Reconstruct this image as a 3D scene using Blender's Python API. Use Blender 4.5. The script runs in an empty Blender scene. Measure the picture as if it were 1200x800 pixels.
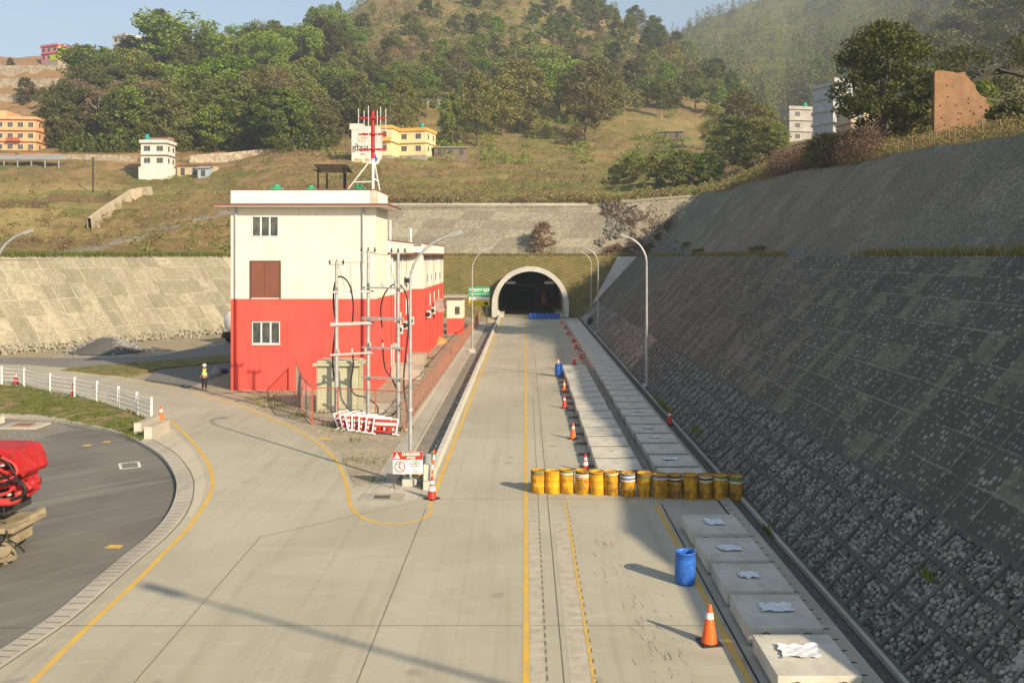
import bpy, bmesh, math, random
import numpy as np
from mathutils import Vector, Matrix
R = math.radians
random.seed(7); rng = np.random.default_rng(7)
scene = bpy.context.scene
col = scene.collection

# ------------------------------------------------------------------ camera, sky, sun, exposure
H = 9.4
F = 1050.0
cam_d = bpy.data.cameras.new('camera'); cam = bpy.data.objects.new('camera', cam_d); col.objects.link(cam)
cam.location = (0, 0, H); cam.rotation_euler = (R(90), 0, 0)
cam_d.sensor_width = 36; cam_d.lens = F/1200*36
cam_d.shift_x = -16/1200; cam_d.shift_y = -100/1200
cam_d.clip_start = 0.2; cam_d.clip_end = 6000
scene.camera = cam
SUN_EL, SUN_AZ = 26.0, 136.0          # azimuth clockwise from +Y (the road direction)
world = bpy.data.worlds.new('World'); scene.world = world; world.use_nodes = True
wn = world.node_tree; bg = wn.nodes['Background']
sky = wn.nodes.new('ShaderNodeTexSky'); sky.sky_type = 'NISHITA'; sky.sun_disc = False
sky.sun_elevation = R(SUN_EL); sky.sun_rotation = R(SUN_AZ); sky.altitude = 1300; sky.dust_density = 2.0; sky.air_density = 1.0; sky.ozone_density = 0.6
hsv = wn.nodes.new('ShaderNodeHueSaturation'); hsv.inputs['Hue'].default_value = 0.485; hsv.inputs['Saturation'].default_value = 0.80; hsv.inputs['Value'].default_value = 1.08
wn.links.new(sky.outputs[0], hsv.inputs['Color']); wn.links.new(hsv.outputs[0], bg.inputs[0]); bg.inputs[1].default_value = 0.11
sd = bpy.data.lights.new('sun', 'SUN'); sun = bpy.data.objects.new('sun', sd); col.objects.link(sun)
sd.energy = 5.0; sd.angle = R(0.6); sd.color = (1.0, 0.82, 0.57)
to_sun = Vector((math.sin(R(SUN_AZ))*math.cos(R(SUN_EL)), math.cos(R(SUN_AZ))*math.cos(R(SUN_EL)), math.sin(R(SUN_EL))))
sun.rotation_euler = to_sun.to_track_quat('Z', 'Y').to_euler()
sun.location = (30, -30, 60)
scene.view_settings.view_transform = 'Standard'; scene.view_settings.look = 'None'
scene.view_settings.exposure = 0.72; scene.view_settings.gamma = 1
scene.view_settings.use_curve_mapping = False
scene.cycles.max_bounces = 5; scene.cycles.volume_bounces = 0; scene.cycles.transparent_max_bounces = 8
scene.cycles.volume_step_rate = 4

def P(u, v, Y): return Vector(((u-616)/F*Y, Y, H-(v-300)/F*Y))
def G(u, v, z=0.0):
    Y = (H-z)*F/(v-300); return Vector(((u-616)/F*Y, Y, z))

# ------------------------------------------------------------------ materials
class NT:
    def __init__(s, name):
        s.m = bpy.data.materials.new(name); s.m.use_nodes = True
        s.t = s.m.node_tree; s.b = s.t.nodes['Principled BSDF']; s.out = s.t.nodes['Material Output']
        s.b.inputs['Specular IOR Level'].default_value = 0.25
    def set(s, sock, v):
        if isinstance(v, bpy.types.NodeSocket): s.t.links.new(v, sock)
        elif v is not None:
            if isinstance(v, (tuple, list)) and len(v) == 3 and sock.type == 'RGBA': v = (*v, 1)
            sock.default_value = v
    def n(s, typ, out=0, props=None, **ins):
        nd = s.t.nodes.new('ShaderNode'+typ)
        for k, v in (props or {}).items(): setattr(nd, k, v)
        for k, v in ins.items():
            key = int(k[1:]) if k[0] == 'i' and k[1:].isdigit() else k.replace('_', ' ')
            s.set(nd.inputs[key], v)
        return nd.outputs[out]
    def ma(s, op, a, b=0.0, c=None):
        nd = s.t.nodes.new('ShaderNodeMath'); nd.operation = op
        s.set(nd.inputs[0], a); s.set(nd.inputs[1], b)
        if c is not None: s.set(nd.inputs[2], c)
        return nd.outputs[0]
    def mix(s, f, a, b, mode='MIX'):
        nd = s.t.nodes.new('ShaderNodeMix'); nd.data_type = 'RGBA'; nd.blend_type = mode
        s.set(nd.inputs['Factor'], f); s.set(nd.inputs[6], a); s.set(nd.inputs[7], b)
        return nd.outputs[2]
    def co(s, kind='Object'): return s.n('TexCoord', kind)
    def noise(s, vec, scale, detail=5, rough=0.6, dist=0.0):
        nd = s.t.nodes.new('ShaderNodeTexNoise'); s.set(nd.inputs['Vector'], vec)
        nd.inputs['Scale'].default_value = scale; nd.inputs['Detail'].default_value = detail
        nd.inputs['Roughness'].default_value = rough; nd.inputs['Distortion'].default_value = dist
        return nd.outputs[0]
    def ramp(s, f, a, b): 
        nd = s.t.nodes.new('ShaderNodeMapRange'); nd.interpolation_type = 'SMOOTHSTEP'; s.set(nd.inputs[0], f)
        nd.inputs[1].default_value = a; nd.inputs[2].default_value = b
        return nd.outputs[0]
    def scalev(s, vec, xyz):
        nd = s.t.nodes.new('ShaderNodeMapping'); s.set(nd.inputs[0], vec); nd.inputs['Scale'].default_value = xyz
        return nd.outputs[0]
    def bump(s, h, strength=0.3, dist=0.02, normal=None):
        nd = s.t.nodes.new('ShaderNodeBump'); s.set(nd.inputs['Height'], h)
        nd.inputs['Strength'].default_value = strength; nd.inputs['Distance'].default_value = dist
        if normal: s.set(nd.inputs['Normal'], normal)
        s.t.links.new(nd.outputs[0], s.b.inputs['Normal']); return nd.outputs[0]
    def fin(s, color, rough=0.8, metal=0.0):
        s.set(s.b.inputs['Base Color'], color); s.set(s.b.inputs['Roughness'], rough); s.set(s.b.inputs['Metallic'], metal)
        return s.m
_mc = {}
def geo(m): 
    return m.n('NewGeometry', 'Position')
def pm(name, c1, c2=None, scale=4, rough=0.75, bump=0.0, metal=0.0, grime=0.25, grimec=None, bscale=None):
    """painted / plain surface: base colour, slow variation, dirt blotches"""
    if name in _mc: return _mc[name]
    m = NT(name); v = m.co()
    c2 = c2 or tuple(x*0.82 for x in c1)
    n1 = m.ramp(m.noise(v, scale), 0.35, 0.65)
    c = m.mix(n1, c1, c2)
    if grime:
        g = m.ramp(m.noise(v, scale*2.7, 8, 0.7, 0.5), 0.5, 0.75)
        c = m.mix(m.ma('MULTIPLY', g, grime), c, grimec or tuple(x*0.45+0.03 for x in c1))
    if bump: m.bump(m.noise(v, bscale or scale*8, 8, 0.7), bump, 0.02)
    _mc[name] = m.fin(c, rough, metal); return _mc[name]

def mat_concrete_road(name='road_concrete', base=(0.42, 0.395, 0.315), dark=(0.34, 0.32, 0.25), lines=True):
    m = NT(name); p = geo(m)
    big = m.ramp(m.noise(p, 0.13, 4, 0.6, 0.4), 0.3, 0.7)
    c = m.mix(big, base, dark)
    st = m.noise(m.scalev(p, (1.0, 0.08, 1)), 1.1, 6, 0.65)
    c = m.mix(m.ma('MULTIPLY', m.ramp(st, 0.5, 0.72), 0.35), c, (0.22, 0.20, 0.17))
    sw = m.noise(m.scalev(p, (0.35, 1.0, 1)), 0.5, 7, 0.75, 2.5)
    c = m.mix(m.ma('MULTIPLY', m.ramp(sw, 0.52, 0.68), 0.35), c, (0.50, 0.46, 0.38))
    fine = m.noise(p, 14, 8, 0.75)
    c = m.mix(m.ma('MULTIPLY', m.ramp(fine, 0.5, 0.8), 0.3), c, (0.24, 0.22, 0.18))
    crs = m.noise(m.scalev(p, (1, 1, 1)), 2.2, 9, 0.8, 1.0)
    c = m.mix(m.ma('MULTIPLY', m.ramp(crs, 0.6, 0.72), 0.4), c, (0.20, 0.18, 0.15))
    mot = m.noise(m.scalev(p, (1.4, .8, 1)), 1.3, 10, 0.85, 1.6)
    c = m.mix(m.ma('MULTIPLY', m.ramp(mot, 0.5, 0.66), 0.22), c, (0.27, 0.245, 0.19))
    sp_ = m.t.nodes.new('ShaderNodeSeparateXYZ'); m.set(sp_.inputs[0], p); pc = m.t.nodes.new('ShaderNodeCombineXYZ')
    m.set(pc.inputs[0], m.ma('FLOOR', m.ma('DIVIDE', m.ma('ADD', sp_.outputs[0], 3.72), 4.57))); m.set(pc.inputs[1], m.ma('FLOOR', m.ma('DIVIDE', m.ma('ADD', sp_.outputs[1], .85), 11.83)))
    c = m.mix(m.ma('MULTIPLY', m.n('TexWhiteNoise', 0, i0=pc.outputs[0]), 0.16), c, (0.30, 0.28, 0.22))
    vo = m.t.nodes.new('ShaderNodeTexVoronoi'); m.set(vo.inputs['Vector'], m.n('VectorMath', 0, props={'operation': 'ADD'}, i0=p, i1=m.scalev(m.n('TexNoise', 1, Vector=p, Scale=2.0), (.5, .5, .5)))); vo.inputs['Scale'].default_value = 0.55
    oil = m.ma('MULTIPLY', m.ramp(vo.outputs['Distance'], 0.16, 0.05), m.ma('GREATER_THAN', m.n('SeparateColor', 0, i0=vo.outputs['Color']), .62))
    c = m.mix(m.ma('MULTIPLY', oil, .4), c, (.16, .145, .115))
    tr_ = m.noise(m.scalev(p, (2.4, .035, 1)), 1.0, 4, .6, .2); c = m.mix(m.ma('MULTIPLY', m.ramp(tr_, .5, .68), .22), c, (.22, .20, .165))
    m.bump(fine, 0.25, 0.01)
    return m.fin(c, 0.8)
def mat_asphalt(name='asphalt', a=(0.115, 0.11, 0.10), b=(0.24, 0.225, 0.195)):
    m = NT(name); p = geo(m)
    ang = m.t.nodes.new('ShaderNodeMapping'); m.set(ang.inputs[0], p); ang.inputs['Rotation'].default_value = (0, 0, R(-48))
    s1 = m.noise(m.scalev(ang.outputs[0], (0.10, 1.7, 1)), 0.9, 8, 0.75, 0.9)
    c = m.mix(m.ramp(m.noise(p, 0.14, 4), 0.35, 0.65), a, tuple(0.6*x+0.4*y for x, y in zip(a, b)))
    c = m.mix(m.ramp(s1, 0.48, 0.75), c, b)
    fine = m.noise(p, 25, 6, 0.8)
    c = m.mix(m.ma('MULTIPLY', m.ramp(fine, 0.5, 0.75), 0.35), c, (0.26, 0.24, 0.21))
    m.bump(fine, 0.4, 0.01)
    return m.fin(c, 0.85)
def mat_gravel(name, a, b, scale=9, bump=0.8):
    m = NT(name); p = geo(m)
    vo = m.t.nodes.new('ShaderNodeTexVoronoi'); m.set(vo.inputs['Vector'], p); vo.inputs['Scale'].default_value = scale
    r = m.n('SeparateColor', 0, i0=vo.outputs['Color'])
    c = m.mix(r, a, b)
    c = m.mix(m.ma('MULTIPLY', m.ramp(m.noise(p, 0.5, 5), 0.4, 0.65), 0.5), c, tuple(0.6*x for x in a))
    c = m.mix(m.ma('MULTIPLY', m.ramp(m.noise(p, 1.7, 6, .7), 0.55, 0.7), 0.5), c, b)
    m.bump(m.ma('SUBTRACT', 1.0, vo.outputs['Distance']), bump, 0.06)
    return m.fin(c, 0.95)
def mat_slope(name, stone, mortar, rib, light, cw=1.2, ch=1.2, rw=0.07, vs=5.0, streak=0.5, dot=0.33, bumpd=0.08, patch=0.25, ribf=0.75, pvar=1.6, rnd=0.8):
    """stone pitching between a grid of concrete ribs; uv in metres"""
    m = NT(name); uv = m.n('UVMap'); p = geo(m)
    sx = m.t.nodes.new('ShaderNodeSeparateXYZ'); m.set(sx.inputs[0], uv); U, V = sx.outputs[0], sx.outputs[1]
    wob = m.ma('MULTIPLY', m.ma('SUBTRACT', m.noise(uv, 0.6, 3), 0.5), 0.12)
    fu = m.ma('FRACT', m.ma('ADD', m.ma('DIVIDE', U, cw), wob)); fv = m.ma('FRACT', m.ma('ADD', m.ma('DIVIDE', V, ch), wob))
    lu = m.ma('LESS_THAN', fu, rw/cw*1.0); lv = m.ma('LESS_THAN', fv, rw/ch*1.0)
    line = m.ma('MAXIMUM', lu, lv)
    cell = m.t.nodes.new('ShaderNodeCombineXYZ'); m.set(cell.inputs[0], m.ma('FLOOR', m.ma('DIVIDE', U, cw))); m.set(cell.inputs[1], m.ma('FLOOR', m.ma('DIVIDE', V, ch)))
    wn_ = m.n('TexWhiteNoise', 0, i0=cell.outputs[0])
    wn2 = m.n('TexWhiteNoise', 0, i0=m.scalev(cell.outputs[0], (3.7, 2.1, 1)))
    cell3 = m.t.nodes.new('ShaderNodeCombineXYZ'); m.set(cell3.inputs[0], m.ma('FLOOR', m.ma('DIVIDE', U, cw*.5))); m.set(cell3.inputs[1], m.ma('FLOOR', m.ma('DIVIDE', V, ch*4)))
    wn3 = m.n('TexWhiteNoise', 0, i0=cell3.outputs[0])
    vo = m.t.nodes.new('ShaderNodeTexVoronoi'); m.set(vo.inputs['Vector'], uv); vo.inputs['Scale'].default_value = vs; vo.inputs['Randomness'].default_value = rnd
    rr = m.n('SeparateColor', 0, i0=vo.outputs['Color'])
    dots = m.ma('LESS_THAN', vo.outputs['Distance'], m.ma('MULTIPLY', m.ma('ADD', rr, 0.35), dot*1.1))
    sc = m.mix(rr, stone, tuple(min(1, x*pvar) for x in stone))
    c = m.mix(dots, mortar, sc)
    c = m.mix(m.ma('MULTIPLY', wn_, 0.55), c, tuple(x*0.55 for x in mortar))                  # cell to cell tone
    pt = m.ma('MULTIPLY', m.ma('GREATER_THAN', wn2, 1-patch), m.ramp(m.noise(uv, 1.3, 7, 0.7), 0.35, 0.6))
    c = m.mix(m.ma('MULTIPLY', pt, 0.7), c, light)                                             # cells plastered over
    pt3 = m.ma('MULTIPLY', m.ma('GREATER_THAN', wn3, 1-patch*0.4), m.ramp(m.noise(uv, 0.9, 7, 0.7), 0.3, 0.6))
    c = m.mix(m.ma('MULTIPLY', pt3, 0.6), c, light)
    s2 = m.noise(m.scalev(uv, (1.1, 0.18, 1)), 0.9, 7, 0.7)
    c = m.mix(m.ma('MULTIPLY', m.ramp(s2, 0.5, 0.72), streak), c, light)
    s3 = m.noise(m.scalev(uv, (0.8, 0.14, 1)), 0.55, 6, 0.7, 0.5)
    c = m.mix(m.ma('MULTIPLY', m.ramp(s3, 0.48, 0.75), streak), c, tuple(x*0.45 for x in mortar))
    lf = m.ma('MULTIPLY', line, m.ma('ADD', m.ma('MULTIPLY', m.ramp(m.noise(uv, 0.5, 5, .7), 0.42, 0.58), ribf), 0.12))
    c = m.mix(lf, c, rib)
    hgt = m.ma('ADD', m.ma('MULTIPLY', dots, m.ma('SUBTRACT', 0.6, vo.outputs['Distance'])), m.ma('MULTIPLY', line, 0.8))
    m.bump(hgt, 0.9, bumpd)
    return m.fin(c, 0.92)
def mat_wall(name, c1, c2, drip=.35):
    m = NT(name); v = m.co(); c = m.mix(m.ramp(m.noise(v, .5, 6, .7), .35, .65), c1, c2)
    s = m.noise(m.scalev(v, (2.2, 2.2, .16)), 1.1, 7, .75, .3); c = m.mix(m.ma('MULTIPLY', m.ramp(s, .5, .72), drip), c, tuple(x*.62 for x in c2))
    s2 = m.noise(m.scalev(v, (1, 1, .5)), 3.1, 9, .8, .8); c = m.mix(m.ma('MULTIPLY', m.ramp(s2, .56, .7), drip*.7), c, tuple(x*.7+.03 for x in c1))
    m.bump(m.noise(v, 9, 8, .7), .12, .02); return m.fin(c, .8)
def mat_terrain():
    m = NT('hillside'); p = geo(m)
    A = m.n('Attribute', 'Fac', props={'attribute_name': 'green'}); T = m.n('Attribute', 'Fac', props={'attribute_name': 'soil'})
    n1 = m.noise(p, 0.045, 7, 0.65, 0.5); n2 = m.noise(p, 0.22, 8, 0.7, 1.0); n3 = m.noise(p, 1.1, 8, 0.8)
    dry = m.mix(m.ramp(n2, 0.4, 0.62), (0.30, 0.21, 0.09), (0.20, 0.15, 0.06))
    grn = m.mix(m.ramp(n3, 0.4, 0.65), (0.12, 0.145, 0.03), (0.19, 0.19, 0.05))
    f = m.ramp(m.ma('ADD', m.ma('ADD', n1, m.ma('MULTIPLY', m.ma('SUBTRACT', n2, 0.5), 0.9)), m.ma('SUBTRACT', A, 0.5)), 0.47, 0.60)
    c = m.mix(f, dry, grn)
    # terrace edges: thin bands following height
    z = m.t.nodes.new('ShaderNodeSeparateXYZ'); m.set(z.inputs[0], p)
    soil = m.ramp(m.ma('ADD', m.noise(m.scalev(p, (0.6, 0.6, 3)), 0.12, 7, 0.7), m.ma('SUBTRACT', T, 0.5)), 0.56, 0.66)
    c = m.mix(soil, c, m.mix(m.ramp(n3, .4, .6), (0.42, 0.24, 0.12), (0.33, 0.22, 0.12)))
    FA = m.n('Attribute', 'Fac', props={'attribute_name': 'farm'}); RK = m.n('Attribute', 'Fac', props={'attribute_name': 'rock'})
    lev = m.ma('FLOOR', m.ma('DIVIDE', m.ma('SUBTRACT', z.outputs[2], .15), 2.0)); px_ = m.ma('FLOOR', m.ma('ADD', m.ma('DIVIDE', z.outputs[0], 17), m.ma('MULTIPLY', lev, .37)))
    cb_ = m.t.nodes.new('ShaderNodeCombineXYZ'); m.set(cb_.inputs[0], px_); m.set(cb_.inputs[1], lev)
    w1 = m.n('TexWhiteNoise', 0, i0=cb_.outputs[0]); w2_ = m.n('TexWhiteNoise', 0, i0=m.scalev(cb_.outputs[0], (2.3, 5.1, 1)))
    fld = m.mix(w1, (0.42, 0.32, 0.13), (0.13, 0.165, 0.03)); fld = m.mix(m.ma('GREATER_THAN', w2_, .70), fld, (0.20, 0.12, 0.06)); fld = m.mix(m.ma('MULTIPLY', m.ramp(n3, .45, .7), .5), fld, (.13, .12, .04))
    c = m.mix(m.ma('MULTIPLY', FA, .8), c, fld)
    rn = m.noise(m.scalev(p, (1, 1, 1.6)), .35, 8, .72, .4)
    rk = m.ramp(m.ma('ADD', rn, m.ma('SUBTRACT', RK, .62)), .5, .58)
    c = m.mix(rk, c, m.mix(m.ramp(m.noise(p, 2.2, 8, .8), .35, .65), (.20, .175, .13), (.42, .38, .30)))
    c = m.mix(m.ma('MULTIPLY', m.ramp(n3, 0.52, 0.72), 0.4), c, (0.07, 0.07, 0.025))
    m.bump(m.ma('ADD', n3, m.ma('MULTIPLY', n2, 2)), 1.0, 0.5)
    return m.fin(c, 0.95)
def mat_leaf(name, a, b, trans=0.25):
    m = NT(name)
    rnd = m.n('NewGeometry', 'Random Per Island'); orr = m.n('ObjectInfo', 'Random')
    c = m.mix(m.n('NewGeometry', 'Random Per Island'), a, b)
    hs = m.n('HueSaturation', 0, Hue=m.ma('ADD', 0.475, m.ma('MULTIPLY', orr, 0.055)), Saturation=m.ma('ADD', 0.8, m.ma('MULTIPLY', orr, 0.25)), Value=m.ma('ADD', 0.7, m.ma('MULTIPLY', m.n('TexWhiteNoise', 0, props={'noise_dimensions': '1D'}, W=orr), 0.75)), Color=c)
    m.fin(hs, 0.7)
    tr = m.t.nodes.new('ShaderNodeBsdfTranslucent'); m.set(tr.inputs[0], hs)
    mx = m.t.nodes.new('ShaderNodeMixShader'); mx.inputs[0].default_value = trans
    m.t.links.new(m.b.outputs[0], mx.inputs[1]); m.t.links.new(tr.outputs[0], mx.inputs[2]); m.t.links.new(mx.outputs[0], m.out.inputs[0])
    return m.m
def mat_island(name, a, b, rough=0.85):
    m = NT(name); r = m.n('NewGeometry', 'Random Per Island')
    c = m.mix(r, a, b); c = m.mix(m.ma('MULTIPLY', m.ramp(m.noise(geo(m), 6, 6), 0.5, 0.7), 0.3), c, tuple(x*.5 for x in a))
    return m.fin(c, rough)

# ------------------------------------------------------------------ object helpers
def tag(o, label=None, cat=None, group=None, kind=None):
    if label: o['label'] = label
    if cat: o['category'] = cat
    if group: o['group'] = group
    if kind: o['kind'] = kind
    return o
def thing(name, label, cat, loc=(0, 0, 0), rz=0, group=None):
    o = bpy.data.objects.new(name, None); o.empty_display_size = 0.3; col.objects.link(o)
    o.location = loc; o.rotation_euler = (0, 0, rz)
    return tag(o, label, cat, group)
def link(name, me, m=None, parent=None):
    o = bpy.data.objects.new(name, me); col.objects.link(o)
    if m: me.materials.clear(); me.materials.append(m)
    if parent: o.parent = parent
    return o
def kids(o): return [c for c in o.children]
def copy_tree(o, parent=None):
    c = o.copy(); col.objects.link(c)
    if parent is not None: c.parent = parent
    for ch in kids(o): copy_tree(ch, c)
    return c
def npmesh(name, V, Fc, smooth=False, uv=None):
    V = np.asarray(V, np.float32); Fc = np.asarray(Fc, np.int32)
    me = bpy.data.meshes.new(name); k = Fc.shape[1]
    me.vertices.add(len(V)); me.vertices.foreach_set('co', V.ravel())
    me.loops.add(Fc.size); me.loops.foreach_set('vertex_index', Fc.ravel())
    me.polygons.add(len(Fc)); me.polygons.foreach_set('loop_start', np.arange(0, Fc.size, k, dtype=np.int32))
    if smooth: me.polygons.foreach_set('use_smooth', np.ones(len(Fc), bool))
    me.update(calc_edges=True)
    if uv is not None:
        l = me.uv_layers.new(name='UVMap'); l.data.foreach_set('uv', np.asarray(uv, np.float32)[Fc.ravel()].ravel())
    return me
class MB:
    def __init__(s): s.v = []; s.f = []; s.sm = []
    def add(s, vs, fs, smooth=False):
        b = len(s.v); s.v += [tuple(v) for v in vs]; s.f += [tuple(i+b for i in f) for f in fs]; s.sm += [smooth]*len(fs); return s
    def box(s, x0, x1, y0, y1, z0, z1, bev=0.0, M=None):
        if bev > 0:
            bm = bmesh.new(); bmesh.ops.create_cube(bm, size=1)
            for v in bm.verts: v.co = Vector(((x0+x1)/2+v.co.x*(x1-x0), (y0+y1)/2+v.co.y*(y1-y0), (z0+z1)/2+v.co.z*(z1-z0)))
            bmesh.ops.bevel(bm, geom=bm.edges[:], offset=bev, segments=2, affect='EDGES', profile=0.6)
            bm.verts.index_update(); vs = [v.co.copy() for v in bm.verts]; fs = [[v.index for v in f.verts] for f in bm.faces]; bm.free()
        else:
            vs = [Vector(c) for c in ((x0,y0,z0),(x1,y0,z0),(x1,y1,z0),(x0,y1,z0),(x0,y0,z1),(x1,y0,z1),(x1,y1,z1),(x0,y1,z1))]
            fs = [(0,3,2,1),(4,5,6,7),(0,1,5,4),(1,2,6,5),(2,3,7,6),(3,0,4,7)]
        if M is not None: vs = [M @ v for v in vs]
        return s.add(vs, fs)
    def bar(s, a, b, w, h=None):
        """rectangular bar from a to b"""
        a, b = Vector(a), Vector(b); h = h or w; d = b-a; L = d.length
        q = d.to_track_quat('Z', 'Y').to_matrix().to_4x4(); M = Matrix.Translation(a) @ q
        return s.box(-w/2, w/2, -h/2, h/2, 0, L, M=M)
    def tube(s, path, r, n=8, cap=True):
        path = [Vector(p) for p in path]; rr = r if isinstance(r, (list, tuple)) else [r]*len(path)
        vs = []; up = None
        for i, p in enumerate(path):
            d = (path[min(i+1, len(path)-1)]-path[max(i-1, 0)]).normalized()
            if up is None: up = Vector((0, 0, 1)) if abs(d.z) < 0.9 else Vector((1, 0, 0))
            x = up.cross(d).normalized(); up = d.cross(x).normalized()
            for k in range(n):
                t = 2*math.pi*k/n; vs.append(p+(x*math.cos(t)+up*math.sin(t))*rr[i])
        fs = [(i*n+k, i*n+(k+1) % n, (i+1)*n+(k+1) % n, (i+1)*n+k) for i in range(len(path)-1) for k in range(n)]
        s.add(vs, fs, True)
        if cap:
            s.add(vs[:n][::-1], [tuple(range(n))]); s.add(vs[-n:], [tuple(range(n))])
        return s
    def lathe(s, prof, n=20, c=(0, 0, 0), M=None, smooth=True):
        vs = []
        for r, z in prof:
            for k in range(n):
                t = 2*math.pi*k/n; vs.append(Vector((c[0]+r*math.cos(t), c[1]+r*math.sin(t), c[2]+z)))
        if M is not None: vs = [M @ v for v in vs]
        fs = [(i*n+k, i*n+(k+1) % n, (i+1)*n+(k+1) % n, (i+1)*n+k) for i in range(len(prof)-1) for k in range(n)]
        return s.add(vs, fs, smooth)
    def prism(s, poly, z0, z1):
        n = len(poly)
        a = sum(poly[i][0]*poly[(i+1) % n][1]-poly[(i+1) % n][0]*poly[i][1] for i in range(n))
        if a < 0: poly = poly[::-1]
        vs = [(p[0], p[1], z0) for p in poly]+[(p[0], p[1], z1) for p in poly]
        fs = [tuple(range(n, 2*n)), tuple(range(n))[::-1]]+[(i, (i+1) % n, n+(i+1) % n, n+i) for i in range(n)]
        return s.add(vs, fs)
    def ribbon(s, L, Rr, z=0.0):
        n = len(L); vs = [(p[0], p[1], z) for p in L]+[(p[0], p[1], z) for p in Rr]
        return s.add(vs, [(i, i+1, n+i+1, n+i) for i in range(n-1)])
    def build(s, name, m=None, parent=None, bevel=0):
        me = bpy.data.meshes.new(name); me.from_pydata(s.v, [], s.f)
        me.polygons.foreach_set('use_smooth', s.sm); me.update()
        o = link(name, me, m, parent); return o
def text_mesh(name, body, size, m, parent, M, ext=0.004, align='CENTER', bold=0.0):
    c = bpy.data.curves.new(name, 'FONT'); c.body = body; c.size = size; c.extrude = ext; c.align_x = align; c.align_y = 'CENTER'; c.offset = bold
    c.resolution_u = 3
    o = bpy.data.objects.new(name, c); col.objects.link(o)
    dg = bpy.context.evaluated_depsgraph_get(); me = bpy.data.meshes.new_from_object(o.evaluated_get(dg))
    bpy.data.objects.remove(o); bpy.data.curves.remove(c)
    me.transform(M); return link(name, me, m, parent)
def vtext(name, body, size, m, parent, x, y, z, **k):     # lettering on a vertical face looking towards -Y
    return text_mesh(name, body, size, m, parent, Matrix.Translation((x, y, z)) @ Matrix.Rotation(R(90), 4, 'X'), **k)
def vnoise(x, y, seed=0):
    x = np.asarray(x, float); y = np.asarray(y, float)
    xi = np.floor(x).astype(np.int64); yi = np.floor(y).astype(np.int64); fx = x-xi; fy = y-yi
    def h(a, b):
        n = (a*374761393 + b*668265263 + seed*1442695041) & 0xffffffff
        n = ((n ^ (n >> 13))*1274126177) & 0xffffffff; return ((n ^ (n >> 16)) & 0xffff)/65535.0
    fx = fx*fx*(3-2*fx); fy = fy*fy*(3-2*fy)
    return (h(xi, yi)*(1-fx)+h(xi+1, yi)*fx)*(1-fy)+(h(xi, yi+1)*(1-fx)+h(xi+1, yi+1)*fx)*fy
def fbm(x, y, seed=0, o=4):
    return sum(vnoise(np.asarray(x)*2**i, np.asarray(y)*2**i, seed+i)/2**i for i in range(o))/sum(1/2**i for i in range(o))-0.5
HAZE = 0.00045
# ------------------------------------------------------------------ shared materials
M_ROAD = mat_concrete_road()
M_CONC2 = mat_concrete_road('kerb_concrete', (0.46, 0.43, 0.36), (0.34, 0.31, 0.26))
M_SLAB = pm('slab_concrete', (0.54, 0.52, 0.45), (0.45, 0.43, 0.37), 1.5, 0.85, 0.25, grime=0.45)
M_ASPH = mat_asphalt(); M_ASPH2 = mat_asphalt('grey_asphalt', (0.17, 0.165, 0.15), (0.22, 0.21, 0.19))
M_GRAV = mat_gravel('gravel', (0.30, 0.27, 0.22), (0.17, 0.16, 0.14), 12)
M_GRAVD = mat_gravel('dark_gravel', (0.14, 0.135, 0.125), (0.075, 0.075, 0.07), 14)
M_EARTH = mat_gravel('earth', (0.36, 0.30, 0.21), (0.27, 0.22, 0.15), 3, 0.3)
M_YEL = pm('yellow_road_paint', (0.62, 0.38, 0.06), (0.52, 0.34, 0.09), 1.2, 0.7, grime=0.8, grimec=(0.38, 0.33, 0.22))
M_WHT = pm('white_road_paint', (0.68, 0.66, 0.6), None, 2, 0.7, grime=0.6)
M_STEEL = pm('galvanised_steel', (0.42, 0.43, 0.42), (0.33, 0.34, 0.34), 3, 0.45, metal=0.35, grime=0.2)
M_BLACK = pm('black_rubber', (0.02, 0.02, 0.022), None, 5, 0.5, grime=0.2)
M_DARK = pm('dark_gap', (0.04, 0.038, 0.034), None, 3, 0.95)
M_WHITE = pm('white_paint', (0.78, 0.77, 0.73), None, 2, 0.55, grime=0.25)
M_RED = pm('red_plastic', (0.62, 0.035, 0.025), (0.5, 0.03, 0.02), 6, 0.45, grime=0.2)
M_ORANGE = pm('orange_plastic', (0.85, 0.13, 0.02), (0.75, 0.11, 0.02), 6, 0.45, grime=0.15)
M_BLUE = pm('blue_plastic', (0.02, 0.10, 0.42), (0.03, 0.14, 0.5), 3, 0.35, grime=0.35, grimec=(0.25, 0.32, 0.45))
M_GREENT = pm('green_tank', (0.02, 0.33, 0.17), None, 3, 0.5, grime=0.1)
M_GLASS = pm('dark_window_glass', (0.045, 0.055, 0.055), (0.10, 0.11, 0.10), 1.5, 0.15, grime=0)

# ------------------------------------------------------------------ ground and roads
def struct(o): o['kind'] = 'structure'; return o
struct(MB().add([(-400, -60, -.16), (400, -60, -.16), (400, 160, -.16), (-400, 160, -.16)], [(0, 1, 2, 3)]).build('ground', M_EARTH))
def Gp(pts, z=0.0): return [G(u, v, z) for u, v in pts]
def smooth_line(pts, n=6):
    out = []; p = [Vector((a[0], a[1], 0)) for a in pts]
    for i in range(len(p)-1):
        p0, p1, p2, p3 = p[max(i-1, 0)], p[i], p[i+1], p[min(i+2, len(p)-1)]
        for k in range(n):
            t = k/n; out.append(0.5*((2*p1)+(p2-p0)*t+(2*p0-5*p1+4*p2-p3)*t*t+(3*p1-p0-3*p2+p3)*t**3))
    out.append(p[-1]); return out
def offset(line, d):
    out = []
    for i, p in enumerate(line):
        t = (line[min(i+1, len(line)-1)]-line[max(i-1, 0)]).normalized(); out.append(p+Vector((-t.y, t.x, 0))*d)
    return out
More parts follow.
